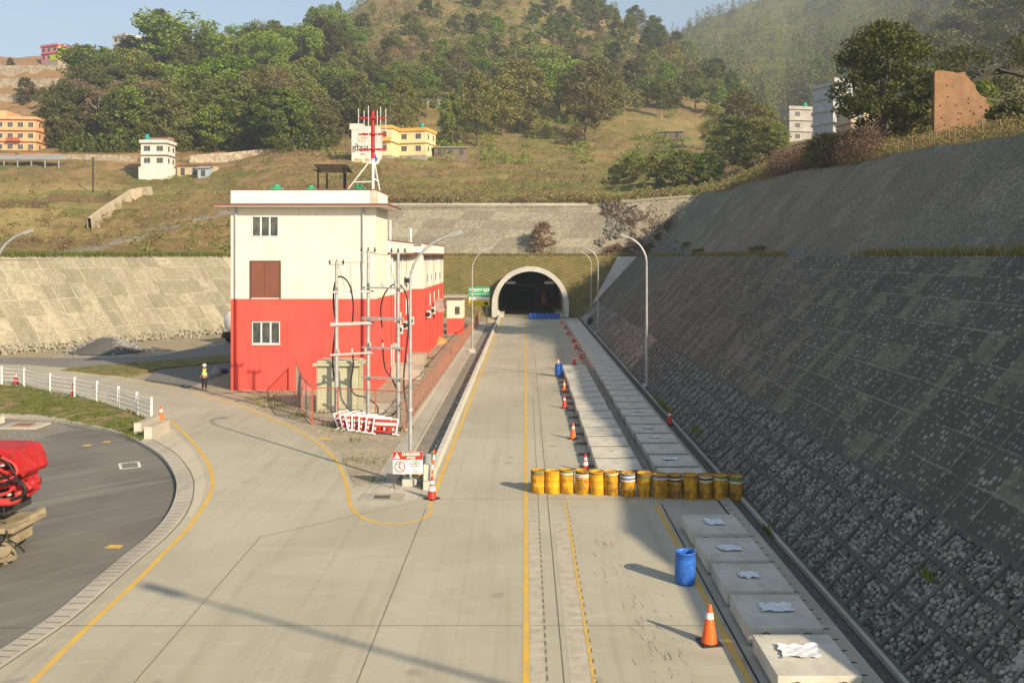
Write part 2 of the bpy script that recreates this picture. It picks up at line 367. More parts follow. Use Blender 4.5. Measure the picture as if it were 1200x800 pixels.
# edge of the asphalt yard (lower left), traced on the ground, running from far left round to near
yard_px = [(-60, 487), (0, 486), (62, 491), (100, 498), (140, 507), (165, 518), (190, 534), (205, 556), (207, 577), (197, 602), (175, 627), (140, 655), (110, 680), (60, 722), (0, 762), (-60, 800)]
yard = smooth_line(Gp(yard_px), 6)
far_edge_px = [(-70, 421), (0, 426), (40, 428), (85, 432), (130, 439), (180, 448), (230, 458), (272, 470), (300, 479), (340, 496), (375, 515), (400, 538), (412, 566), (417, 592)]
far_edge = smooth_line(Gp(far_edge_px), 5)
rail_px = [(-70, 447), (0, 450), (30, 453), (58, 460), (88, 465), (115, 471), (139, 478), (161, 486), (178, 493)]
rail = smooth_line(Gp(rail_px), 5)
# concrete pavement: one polygon with a real kerb drop to the yard
ye = [p for p in yard]
poly = [(p.x, p.y) for p in far_edge[:-4]] + [tuple(G(436, 564)[:2]), (-6.35, 37.6), (-4.15, 37.6)] + [(-4.15, 137), (5.2, 137), (5.2, 60), (5.2, 8), (-28, 8)]
yk = offset(yard, 0.0)
inner = [(p.x, p.y) for p in yk][::-1]
# cut at the culvert: the road's own inner edge from the rail down to the yard edge
cut = [i for i, p in enumerate(yard) if p.y < G(172, 520).y][0]
inner_road = [(p.x, p.y) for p in yard[cut:]][::-1] + [(p.x, p.y) for p in rail][::-1]
struct(MB().prism(poly + inner_road, -0.14, 0.0).build('concrete_road', M_ROAD))
struct(MB().add([(-400, -60, -.146), (-8, -60, -.146), (-8, 52, -.146), (-400, 52, -.146)], [(0, 1, 2, 3)]).build('asphalt_yard', M_ASPH))
# earth strip, kerb band of the yard
kb = MB(); a0 = offset(yard, 0.0); n = len(a0)
a1 = offset(yard, 0.45)
def seg_strip(A, B, z0, z1, mb):
    for i in range(len(A)-1):
        q = [A[i], A[i+1], B[i+1], B[i]]
        mb.prism([(p.x, p.y) for p in q], z0, z1)
kb_in = offset(yard, -0.02); kb_out = offset(yard, 0.55)
kk = MB()
vs = []
for p, q in zip(kb_in, kb_out): vs += [(p.x, p.y, -.2), (p.x, p.y, .012), (q.x, q.y, .012), (q.x, q.y, -.2)]
m_ = len(kb_in)
fs = []
for i in range(m_-1):
    for k in range(3): fs.append((4*i+k, 4*(i+1)+k, 4*(i+1)+k+1, 4*i+k+1))
kk.add(vs, fs); struct(kk.build('yard_kerb', M_CONC2))
# drain slots along the kerb
ds = MB()
L1 = offset(yard, 0.62); L2 = offset(yard, 0.66)
ds.ribbon(L1[:], L2[:], 0.004)
dist = 0
for i in range(cut, len(yard)-1):
    p = yard[i]; q = yard[i+1]; L = (q-p).length; k = max(1, int(L/0.75))
    for j in range(k):
        c = p.lerp(q, j/k); t = (q-p).normalized(); nrm = Vector((-t.y, t.x, 0))
        a = c+nrm*0.04; b = c+nrm*0.50; w = t*0.018
        ds.add([(a-w).to_tuple()[:2]+(0.016,), (a+w).to_tuple()[:2]+(0.016,), (b+w).to_tuple()[:2]+(0.016,), (b-w).to_tuple()[:2]+(0.016,)], [(0, 1, 2, 3)])
struct(ds.build('kerb_joints', pm('joint_dark', (0.13, 0.12, 0.10), None, 3, 0.9)))
# grass bank between rail and yard
bank_bot = [p for p in yard if p.x < G(172, 520).x + 0.3 and p.y > 45]
bb = smooth_line([(p.x, p.y) for p in bank_bot], 1)
nb = 40
def resample(line, n):
    d = [0]
    for i in range(1, len(line)): d.append(d[-1]+(line[i]-line[i-1]).length)
    return [Vector((np.interp(t, d, [p.x for p in line]), np.interp(t, d, [p.y for p in line]), 0)) for t in np.linspace(0, d[-1], n)]
rb = resample(rail, nb); bbr = resample(bb, nb)
V = []; Fq = []
for i in range(nb):
    for j in range(9):
        t = j/8; p = rb[i].lerp(bbr[i], t); z = -0.02+0.25*math.sin(math.pi*t)*0.9 + 0.10*(random.random()-.5)*(0 < j < 8)
        V.append((p.x, p.y, z))
for i in range(nb-1):
    for j in range(8): Fq.append((i*9+j, i*9+j+1, (i+1)*9+j+1, (i+1)*9+j))
mg = NT('bank_grass'); pp = geo(mg)
cg = mg.mix(mg.ramp(mg.noise(pp, 1.1, 6, .7), .40, .58), (0.26, 0.19, 0.085), (0.10, 0.125, 0.022)); cg = mg.mix(mg.ramp(mg.noise(pp, 9, 5, .7), .5, .75), cg, (0.05, 0.06, 0.012)); mg.bump(mg.noise(pp, 20, 6), .8, .05)
M_BANK = mg.fin(cg, .95)
struct(link('grass_bank', npmesh('grass_bank', V, Fq, True), M_BANK))
apr = [G(u, v) for u, v in ((196, 497), (212, 512), (226, 528), (237, 547), (241, 565), (236, 588), (224, 606))]; apl = offset(yard, .7)
mid_ = [min(apl, key=lambda q, p=p: (q-Vector((p.x, p.y, 0))).length) for p in apr]
struct(MB().ribbon(mid_, [(p.x, p.y) for p in apr], .0035).build('kerb_apron', mat_concrete_road('pale_concrete', (.50, .46, .36), (.44, .40, .31))))
# gravel corner with a manhole in the yard
struct(MB().prism(Gp([(-40, 490), (0, 490), (62, 494), (85, 502), (40, 516), (0, 520), (-60, 522)], -.14), -.145, -.138).build('gravel_patch', M_GRAV))
mh = thing('inspection_cover', 'raised pale concrete inspection cover with a reddish lid on the gravel patch', 'manhole', G(28, 500, -.13))
MB().box(-1.1, 1.1, -.8, .8, 0, .12, .02).build('frame', M_CONC2, mh); MB().box(-.5, .5, -.4, .4, .122, .15, .01).build('lid', pm('rusty_lid', (.3, .12, .08), None, 3), mh)
# asphalt access road at the back with a white edge line, verge and parking apron
back_near = smooth_line(Gp([(-80, 424), (0, 425), (85, 431), (165, 424), (265, 416), (300, 412), (420, 408)]), 5)
back_far = smooth_line(Gp([(-80, 419), (0, 418.5), (90, 418.5), (180, 415.5), (220, 409), (265, 401.5), (300, 397), (420, 392)]), 5)
struct(MB().prism([(p.x, p.y) for p in back_near]+[(p.x, p.y) for p in back_far][::-1], -.15, -.02).build('access_road', M_ASPH2))
wl = smooth_line(Gp([(60, 418.6), (120, 418.2), (180, 415.6), (220, 409.4), (265, 402.0), (300, 397.5)]), 5)
struct(MB().ribbon(wl, offset(wl, 0.22), -.012).build('edge_line', M_WHT))
vn = smooth_line(Gp([(70, 434), (95, 436), (140, 440), (185, 432), (265, 424), (300, 421)]), 4)
vf = smooth_line(Gp([(85, 431.2), (100, 429.6), (165, 424.2), (200, 421.5), (265, 416.2), (300, 413)]), 4)
struct(MB().prism([(p.x, p.y) for p in vn]+[(p.x, p.y) for p in vf][::-1], -.15, .03).build('verge', M_BANK))
struct(MB().prism(Gp([(185, 433), (265, 425), (300, 422), (300, 446), (262, 448), (225, 452), (170, 444)]), -.15, -.01).build('apron', mat_asphalt('apron_asphalt', (.16, .155, .145), (.2, .19, .175))))
# yellow lines
inner_y = smooth_line(Gp([(196, 492), (208, 502), (225, 519), (240, 540), (246.5, 560), (244, 578), (231, 601), (212, 625), (187, 650), (160, 678), (137, 699), (90, 743), (40, 793), (-10, 845)]), 6)
yl = MB(); yl.ribbon(inner_y, offset(inner_y, 0.16), 0.005); struct(yl.build('lane_line', M_YEL))
yo = smooth_line(Gp([(-40, 424.5), (40, 430), (130, 441), (180, 450.5), (230, 460.5), (272, 472.5), (300, 482), (340, 499), (372, 517), (396, 540), (408, 566), (413, 592), (432, 608), (468, 613), (495, 606), (505, 596)]), 6)
struct(MB().ribbon(yo, offset(yo, -0.15), 0.005).build('lane_line', M_YEL))
def strip(name, x0, x1, y0, y1, z, m, step=4):
    ys = np.arange(y0, y1+.01, step); mb = MB(); mb.ribbon([(x0, y) for y in ys], [(x1, y) for y in ys], z); return struct(mb.build(name, m))
strip('lane_line', -3.68, -3.52, 33.5, 137, .005, M_YEL)
strip('lane_line', -0.07, 0.09, 14, 137, .005, M_YEL)
strip('lane_line', 4.86, 5.02, 14, 34, .005, M_YEL); strip('lane_line', 4.78, 4.9, 72, 136, .005, M_YEL)
for y in np.arange(14, 33.5, 0.75): pass
dl = MB()
for y in np.arange(14, 34, 0.55): dl.ribbon([(1.47, y), (1.47, y+.44)], [(1.58, y), (1.58, y+.44)], .005)
struct(dl.build('dashed_line', M_YEL))
dl = MB()
for y in np.arange(14, 60, 0.45): dl.ribbon([(.46, y), (.46, y+.26)], [(.50, y), (.50, y+.26)], .005)
for y in np.arange(14, 34, 0.55): dl.ribbon([(1.55, y+.1), (1.55, y+.34)], [(1.585, y+.1), (1.585, y+.34)], .0075)
for y in [11, 22.8, 34.65, 46.5, 58.3, 70.2, 82, 93.9, 105.7, 117.6, 129]:
    dl.ribbon([(-3.7 if y > 23 else -16, y), (5.1, y)], [(-3.7 if y > 23 else -16, y+.025), (5.1, y+.025)], .0045)
for x in (.85,): dl.ribbon([(x-.012, 14), (x-.012, 136)], [(x+.014, 14), (x+.014, 136)], .0065)
dl.ribbon([(-3.73, 12), (-3.73, 33.4)], [(-3.705, 12), (-3.705, 33.4)], .0065)
dl.ribbon([(-8.45, 12), (-8.9, 30)], [(-8.425, 12), (-8.875, 30)], .0065)
for A, B in [((-8.9, 30), (-3.7, 34.7)), ((-15, 22.8), (-8.6, 22.8))]:
    a, b = Vector((*A, 0)), Vector((*B, 0)); t = (b-a).normalized()*.013; nn = Vector((-t.y, t.x, 0)); dl.add([(a-nn).to_tuple()[:2]+(.0085,), (a+nn).to_tuple()[:2]+(.0085,), (b+nn).to_tuple()[:2]+(.0085,), (b-nn).to_tuple()[:2]+(.0085,)], [(0, 1, 2, 3)])
struct(dl.build('pavement_joints', pm('joint_fill', (.17, .155, .125), None, 2, .9)))
# ladder strips of pale drain covers
mr = NT('drain_cover_strip'); q = geo(mr); sx = mr.t.nodes.new('ShaderNodeSeparateXYZ'); mr.set(sx.inputs[0], q)
fr = mr.ma('FRACT', mr.ma('MULTIPLY', sx.outputs[1], 1.9)); st_ = mr.ma('LESS_THAN', fr, .4)
cb = mr.mix(mr.ramp(mr.noise(q, 3, 6), .4, .7), (.42, .385, .315), (.33, .30, .245))
cr = mr.mix(mr.ma('MULTIPLY', st_, mr.ramp(mr.noise(q, 1.6, 6), .38, .7)), cb, (.46, .42, .33)); M_LAD = mr.fin(cr, .85)
strip('drain_strip', .1, .44, 14, 34, .003, M_LAD, 3); strip('drain_strip', 1.0, 1.45, 14, 34, .003, M_LAD, 3)
# tyre scuffs near the barrel
sc = MB()
for k in range(120):
    x = random.gauss(2.9, .35); y = random.uniform(18.5, 30); x += (25-y)*0.10; L = random.uniform(.05, .45); d = Vector((random.gauss(-.15, .15), 1, 0)).normalized()
    w = random.uniform(.004, .012); nn = Vector((-d.y, d.x, 0))*w; a = Vector((x, y, 0)); b = a+d*L
    sc.add([(p.x, p.y, .0032) for p in (a-nn, a+nn, b+nn*.4, b-nn*.4)], [(0, 1, 2, 3)])
struct(sc.build('tyre_scuffs', pm('scuff', (.16, .145, .12), None, 3, .9)))
# left footway, gravel drain, low barrier kerb
strip('footway', -6.35, -5.4, 34.8, 140, .02, M_CONC2)
MBf = MB(); MBf.box(-5.44, -5.36, 36, 138, -.16, .05); struct(MBf.build('footway_edge', M_CONC2))
strip('gravel_drain', -5.4, -4.1, 34.9, 138, -.08, M_GRAV)
bk = MB()
for i, y in enumerate(np.arange(36, 137, 2.0)): bk.box(-4.13, -3.86, y+.012, y+1.99, -.1, .34, .03)
tag(bk.build('barrier_kerb', M_SLAB), 'long low concrete barrier kerb between the road and the gravel drain on the left', 'barrier')
tb = MB()
for i in range(150):
    y = 37+i*.65+random.random()*.3
    M = Matrix.Translation((-4.3+random.uniform(-.07, .05), y, -.02)) @ Matrix.Rotation(random.random()*3, 4, 'Z')
    tb.box(-.05, .05, -.09, .09, 0, random.uniform(.03, .2), .02, M=M) if random.random() < .6 else None
tag(tb.build('rubble_edging', pm('pale_block', (.5, .48, .42), (.3, .29, .25), 1, .9)), kind='stuff', label='broken pale concrete pieces lying along the barrier kerb', cat='rubble')
# planted earth patch around the switchyard
earth = smooth_line(Gp([(272, 471), (300, 479.5), (340, 496.5), (375, 515.5), (400, 538.5), (411, 560)]), 4)
ep = [(p.x, p.y) for p in earth]+[tuple(G(414, 580)[:2]), tuple(G(440, 574)[:2]), (-6.35, 36.2), (-6.35, 140), (-24, 140), (-24, 63)]
struct(MB().prism(ep, -.15, -.004).build('earth_verge', mat_gravel('dry_earth', (0.40, 0.34, 0.25), (0.28, 0.24, 0.17), 6, .3)))
struct(MB().add([(-6.35, 37.6, .004), (-4.15, 37.6, .004), (-4.2, 34.75, .004), tuple(G(424, 596)[:2])+(.004,), tuple(G(436, 566)[:2])+(.004,)], [(4, 3, 2, 1, 0)]).build('footway_corner', M_CONC2))
mh2 = thing('inspection_cover', 'square concrete manhole frame with an iron grate beside the danger sign', 'manhole', G(448, 583))
MB().box(-.85, .85, -.55, .55, .008, .03).build('frame', pm('grey_cover', (.36, .34, .28), None, 2, .85), mh2)
gm = MB()
for k in range(7): gm.box(-.3+k*.09, -.25+k*.09, -.22, .22, .031, .045)
gm.build('grate', M_DARK, mh2)
ym = MB()
for (u, v, w) in ((134, 640, .27), (102, 521.5, .22), (125, 517.5, .2)):
    p = G(u, v, -.146); ym.ribbon([(p.x-w, p.y-.18), (p.x+w, p.y-.2)], [(p.x-w*.8, p.y+.18), (p.x+w*.9, p.y+.16)], -.1415)
p = G(382, 514)
ym.ribbon([(p.x-.35, p.y-.2), (p.x+.3, p.y-.25)], [(p.x-.3, p.y+.2), (p.x+.35, p.y+.12)], .006)
struct(ym.build('yellow_marks', M_YEL))
wm = MB(); q = [G(140, 543, -.146), G(162, 541, -.146), G(164, 547, -.146), G(142, 549.5, -.146)]
for i in range(4):
    a, b = q[i], q[(i+1) % 4]; wm.bar((a.x, a.y, -.143), (b.x, b.y, -.143), .10, .01) if False else None
    t = (b-a).normalized(); nn = Vector((-t.y, t.x, 0))*.06; wm.add([(p.x, p.y, -.1412-.0012*i) for p in (a-nn, b-nn, b+nn, a+nn)], [(0, 1, 2, 3)])
struct(wm.build('white_marks', M_WHT))
# right-hand side strips: slab bed, notched drain edge, gravel, toe kerb
strip('slab_bed', 5.2, 7.4, 8, 137, -.01, M_CONC2); strip('edge_drain', 7.4, 7.85, 8, 137, .06, M_CONC2)
nt = MB()
for y in np.arange(15, 60, .62): nt.ribbon([(7.45, y), (7.62, y)], [(7.45, y+.06), (7.62, y+.06)], .064)
nt.ribbon([(5.12, 8), (5.12, 34)], [(5.17, 8), (5.17, 34)], .0035)
struct(nt.build('drain_notches', M_DARK))
MB_ = MB(); MB_.box(7.85, 7.86, 8, 137, -.15, .055); struct(MB_.build('drain_edge', M_CONC2))
strip('gravel_channel', 7.86, 8.3, 8, 137, -.02, M_GRAVD)
tk = MB()
for y in np.arange(8, 137, 3.0): tk.box(8.26, 8.42, y+.01, y+2.99, -.1, .12, .015)
struct(tk.build('toe_kerb', M_CONC2))
strip('median_channel', 4.95, 5.35, 36, 90, .004, pm('wet_channel', (.24, .225, .18), (.30, .28, .22), 2, .8))

# ------------------------------------------------------------------ cut slopes
def slope_sheet(name, A, B, m, nu=60, nv=14, bulge=0.0, seed=1):
    """ruled surface from lower polyline A to upper polyline B (sampled), uv in metres"""
    A = resample3(A, nu); B = resample3(B, nu); V = []; UV = []; Fq = []; su = 0
    for i in range(nu):
        if i: su += (A[i]-A[i-1]).length*.5+(B[i]-B[i-1]).length*.5
        L = (B[i]-A[i]).length
        for j in range(nv):
            p = A[i].lerp(B[i], j/(nv-1)); 
            if bulge: 
                k = float(fbm(su*.12, j*.35, seed))*bulge*(0 < j < nv-1); p = p+Vector((0, -.6, .6))*k
            V.append(p); UV.append((su, L*j/(nv-1)))
    for i in range(nu-1):
        for j in range(nv-1): Fq.append((i*nv+j, (i+1)*nv+j, (i+1)*nv+j+1, i*nv+j+1))
    return struct(link(name, npmesh(name, [tuple(v) for v in V], Fq, False, UV), m))
def resample3(line, n):
    line = [Vector(p) for p in line]; d = [0]
    for i in range(1, len(line)): d.append(d[-1]+(line[i]-line[i-1]).length)
    d = np.array(d)/d[-1]
    return [Vector([np.interp(t, d, [p[k] for p in line]) for k in range(3)]) for t in np.linspace(0, 1, n)]
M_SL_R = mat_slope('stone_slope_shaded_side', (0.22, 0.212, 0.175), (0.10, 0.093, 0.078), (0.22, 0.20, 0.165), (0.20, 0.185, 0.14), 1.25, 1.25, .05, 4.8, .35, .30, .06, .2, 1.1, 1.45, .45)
M_SL_RC = mat_slope('cobble_slope', (0.24, 0.23, 0.2), (0.075, 0.07, 0.06), (0.17, 0.16, 0.135), (0.2, 0.185, 0.15), 1.25, 1.25, .10, 7, .1, .6, .1, 0.0, .6, 1.9)
M_SL_U = mat_slope('upper_stone_slope', (0.21, 0.19, 0.15), (0.155, 0.142, 0.113), (0.16, 0.147, 0.12), (0.21, 0.19, 0.145), 3.0, 3.0, .05, 7, .35, .5, .06, .05, .1, 1.4)
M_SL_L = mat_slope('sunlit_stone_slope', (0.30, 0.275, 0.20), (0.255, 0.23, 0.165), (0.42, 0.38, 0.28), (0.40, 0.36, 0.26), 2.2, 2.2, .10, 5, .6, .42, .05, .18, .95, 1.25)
M_SL_B = mat_slope('masonry_wall_stone', (0.28, 0.255, 0.19), (0.22, 0.20, 0.15), (0.25, 0.23, 0.17), (0.33, 0.30, 0.22), 5.0, 2.4, .08, 3.2, .3, .5, .06, .1, .3, 1.25)
YN = 12.5            # where the right-hand cut begins, behind the frame
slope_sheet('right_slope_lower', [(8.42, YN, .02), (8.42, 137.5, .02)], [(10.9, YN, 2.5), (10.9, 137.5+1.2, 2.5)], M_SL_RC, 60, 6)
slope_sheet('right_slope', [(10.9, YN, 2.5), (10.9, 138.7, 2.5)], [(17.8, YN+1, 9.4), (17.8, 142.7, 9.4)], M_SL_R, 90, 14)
# near end of the cut (behind the frame)
struct(MB().add([(8.4, YN, 0), (17.8, YN+1, 9.4), (19.3, 8, 9.4), (25.3, 8, 15.2), (60, 6, 17), (60, -3, -.1), (16, 2, -.1), (8.4, YN-1, -.1)], [(0, 1, 6, 7), (1, 2, 6), (2, 3, 6), (3, 4, 5, 6)]).build('cut_end', M_EARTH))
strip('right_berm', 17.8, 19.5, 8, 143.5, 9.4, M_EARTH)
def crest_z(Y): return float(np.interp(Y, [13, 30, 46, 64, 98, 136, 152], [15.3, 15.5, 15.8, 16.6, 18.2, 19.0, 19.9]))
CR = [(19.3+crest_z(Y)-9.4+0.25*math.sin(Y*.11), Y, crest_z(Y)+.16*math.sin(Y*.23)+.07*math.sin(Y*.9)) for Y in np.arange(8, 150, 3.0)]+[(29.4, 151.5, 19.8)]
slope_sheet('right_slope_upper', [(19.3, 8, 9.35), (19.3, 143, 9.35)], CR, M_SL_U, 110, 16, .5, 3)
# back wall above the portal
BC = [(-25, 151.6, 17.9), (-5, 151.6, 18.0), (10.5, 151.6, 18.1), (17, 151.7, 18.9), (29.4, 151.5, 19.8)]
slope_sheet('back_slope', [(-30, 143.4, 9.38), (19.3, 143.4, 9.38)], BC, M_SL_B, 90, 14, .25, 5)
struct(MB().box(-30, 19.3, 142.6, 143.5, 9.2, 9.42).build('back_berm', M_BANK))
cp = MB(); cp.box(-25, 10.6, 151.4, 152.0, 17.9, 18.35, .03); struct(cp.build('coping', M_CONC2))
# portal face with the arch cut out of it
RX, RZ, RI, RO = 0.72, 1.9, 5.16, 5.9
def arch_z(x):
    d = abs(x-RX); 
    return 0.0 if d >= RO-.1 else RZ+math.sqrt((RO-.1)**2-d*d)
mpz = NT('grassy_diamond_grid'); uvp = mpz.n('UVMap'); sp = mpz.t.nodes.new('ShaderNodeSeparateXYZ'); mpz.set(sp.inputs[0], uvp)
a_ = mpz.ma('ADD', mpz.ma('MULTIPLY', sp.outputs[0], .8), mpz.ma('MULTIPLY', sp.outputs[1], 1.7)); b_ = mpz.ma('SUBTRACT', mpz.ma('MULTIPLY', sp.outputs[0], .8), mpz.ma('MULTIPLY', sp.outputs[1], 1.7))
la = mpz.ma('MAXIMUM', mpz.ma('LESS_THAN', mpz.ma('FRACT', a_), .24), mpz.ma('LESS_THAN', mpz.ma('FRACT', b_), .24))
gc = mpz.mix(mpz.ramp(mpz.noise(uvp, .5, 6, .7), .35, .6), (0.085, 0.085, 0.02), (0.15, 0.115, 0.04))
cc = mpz.mix(mpz.ma('MULTIPLY', la, mpz.ma('ADD', .2, mpz.ma('MULTIPLY', mpz.ramp(mpz.noise(uvp, .9, 6, .7), .4, .65), .5))), gc, (0.27, 0.23, 0.12))
cc = mpz.mix(mpz.ma('MULTIPLY', mpz.ramp(mpz.noise(uvp, 4, 6, .7), .5, .75), .6), cc, (.05, .055, .015)); mpz.bump(mpz.ma('ADD', la, mpz.noise(uvp, 5, 5)), .8, .15)
M_PORT = mpz.fin(cc, .95)
xs = sorted(set([round(x, 3) for x in np.arange(-30, 18.01, .5)]+[round(RX-RO+.1, 3), round(RX+RO-.1, 3)]+[round(RX+(RO-.1)*math.sin(t), 3) for t in np.linspace(-1.5, 1.5, 41)]))
V = []; UV = []; Fq = []; nv = 10
for x in xs:
    z0 = arch_z(x); zt = 9.4
    for j in range(nv):
        z = z0+(zt-z0)*j/(nv-1); V.append((x, 138.0+.5*z, z)); UV.append((x, z*1.118))
for i in range(len(xs)-1):
    for j in range(nv-1): Fq.append((i*nv+j, (i+1)*nv+j, (i+1)*nv+j+1, i*nv+j+1))
struct(link('portal_slope', npmesh('portal_slope', V, Fq, False, UV), M_PORT))
def pf(x, z, d=.06): return (x, 138+.5*z-d, z)
struct(MB().add([pf(10.2, 1.7), pf(14.7, 9.42), pf(17.9, 9.42)], [(0, 2, 1)]).add([pf(10.2, 1.7), pf(14.7, 9.42), pf(14.7, 9.42, -.1), pf(10.2, 1.7, -.1)], [(0, 1, 2, 3)]).build('concrete_wedge', pm('wedge_concrete', (.40, .40, .37), (.33, .33, .31), .5, .85, .1)))
# left cut slope
t_ = Vector((.5, .87, 0)).normalized(); n_ = Vector((-.87, .5, 0))*9.0
L0 = Vector((-52, 86, 0)); toeA = L0-t_*60; toeB = L0+t_*61
slope_sheet('left_slope', [toeA, toeB], [toeA+n_+Vector((0, 0, 9.4)), toeB+n_+Vector((0, 0, 9.4))], M_SL_L, 110, 14, .25, 9)
LT0 = L0+n_; 
# tunnel: ring, lining, road in the tunnel
tun = thing('tunnel_portal', 'tall horseshoe tunnel mouth with a pale concrete ring at the end of the road', 'tunnel', (RX, 137, 0))
def arch_pts(r, n=28, base=0.0): 
    return [(r, base)]+[(r*math.cos(t), RZ+r*math.sin(t)) for t in np.linspace(0, math.pi, n)]+[(-r, base)]
def arch_shell(mb, r0, r1, y0, y1):
    a, b = arch_pts(r0), arch_pts(r1); n = len(a)
    vs = [(x, y0, z) for x, z in a]+[(x, y0, z) for x, z in b]+[(x, y1, z) for x, z in a]+[(x, y1, z) for x, z in b]
    fs = []
    for i in range(n-1): fs += [(i, i+1, n+i+1, n+i), (n+i, n+i+1, 3*n+i+1, 3*n+i), (i, 2*n+i, 2*n+i+1, i+1), (2*n+i, 3*n+i, 3*n+i+1, 2*n+i+1)]
    mb.add(vs, fs)
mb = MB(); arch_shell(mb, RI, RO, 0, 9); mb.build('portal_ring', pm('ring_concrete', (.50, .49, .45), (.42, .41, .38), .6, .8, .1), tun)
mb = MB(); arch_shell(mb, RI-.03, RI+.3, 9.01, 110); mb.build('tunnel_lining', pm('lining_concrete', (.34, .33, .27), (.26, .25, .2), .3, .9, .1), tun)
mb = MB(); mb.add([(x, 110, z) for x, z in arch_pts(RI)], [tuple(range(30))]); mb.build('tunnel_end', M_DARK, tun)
MB().box(RI-1.1, RI-.05, 1, 100, 0, .6).build('service_walkway', M_SLAB, tun); MB().box(-RI+.05, -RI+1.0, 1, 100, 0, .45).build('service_walkway', M_SLAB, tun)
for sx_ in (-1, 1):
    b = MB(); b.box(sx_*3.1-.75, sx_*3.1+.75, 6, 9, 5.2-.25, 5.2+.12, .05); b.tube([(sx_*3.1, 7.5, 5.3), (sx_*3.1, 7.5, 6.3)], .05); b.build('fan_housing', M_WHITE, tun)
lw = MB(); lw.tube([(x, 8, 4.75+.35*(x/3)**2) for x in np.linspace(-3, 3, 13)], .02, 5); lw.build('lamp_cable', M_BLACK, tun)
for x in np.linspace(-2.7, 2.7, 13):
    MB().lathe([(0, .0), (.05, .03), (.05, .1), (0, .13)], 8, (x, 8, 4.6+.35*(x/3)**2)).build('cable_lamp', M_WHITE, tun)
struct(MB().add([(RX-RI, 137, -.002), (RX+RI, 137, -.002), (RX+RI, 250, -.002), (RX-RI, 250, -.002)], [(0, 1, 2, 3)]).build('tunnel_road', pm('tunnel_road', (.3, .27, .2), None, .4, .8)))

# cobbles and real ribs on the near foot of the right slope
def oct_sphere():
    bm = bmesh.new(); bmesh.ops.create_icosphere(bm, subdivisions=1, radius=1); V = np.array([v.co[:] for v in bm.verts]); Fc = np.array([[v.index for v in f.verts] for f in bm.faces]); bm.free(); return V, Fc
OV, OF = oct_sphere()
ux = np.array([0, 1, 0.]); us = np.array([1, 0, 1.])/math.sqrt(2); un = np.array([-1, 0, 1.])/math.sqrt(2)
pts = []
for y in np.arange(18, 73, .155):
    for s in np.arange(.1, 3.5, .135):
        yy = y+rng.normal(0, .025)+(.07 if int(s/.135) % 2 else 0); ss = s+rng.normal(0, .02)
        if (yy % 1.25) < .15 or (ss % 1.25) < .13: continue
        pts.append((yy, ss, rng.uniform(.055, .10)))
pts = np.array(pts); N_ = len(pts)
rot = rng.uniform(0, 6.28, N_); c, s_ = np.cos(rot), np.sin(rot); asp = rng.uniform(.7, 1.0, N_)
loc = np.array([8.42, 0, .02])+pts[:, :1]*ux+pts[:, 1:2]*us+un*(pts[:, 2:3]*.25)
lx = OV[None, :, 0]*pts[:, 2:3]*1.05; ly = OV[None, :, 1]*pts[:, 2:3]*asp[:, None]; lz = OV[None, :, 2]*pts[:, 2:3]*.6
VX = (lx*c[:, None]-ly*s_[:, None])[..., None]*ux+(lx*s_[:, None]+ly*c[:, None])[..., None]*us+lz[..., None]*un+loc[:, None, :]
FF = OF[None]+(np.arange(N_)*len(OV))[:, None, None]
o = link('slope_cobbles', npmesh('slope_cobbles', VX.reshape(-1, 3), FF.reshape(-1, 3), True), mat_island('cobble_stone', (.07, .068, .06), (.33, .315, .275)))
tag(o, 'rounded grey cobbles packed between concrete ribs at the foot of the shaded slope', 'cobbles', kind='stuff')
rb_ = MB()
for y in np.arange(18.75, 73, 1.25):
    a = Vector((8.39, y+.06, .03)); rb_.bar(a, a+Vector(us)*3.52, .09, .13)
for s in (.06, 1.31, 2.56, 3.55):
    a = Vector((8.39, 17.5, .03))+Vector(us)*s; rb_.bar(a, a+Vector((0, 56, 0)), .125, .10)
struct(rb_.build('slope_ribs', pm('dark_rib_concrete', (.13, .125, .11), (.09, .087, .08), 1.2, .9, .2, grime=.5)))
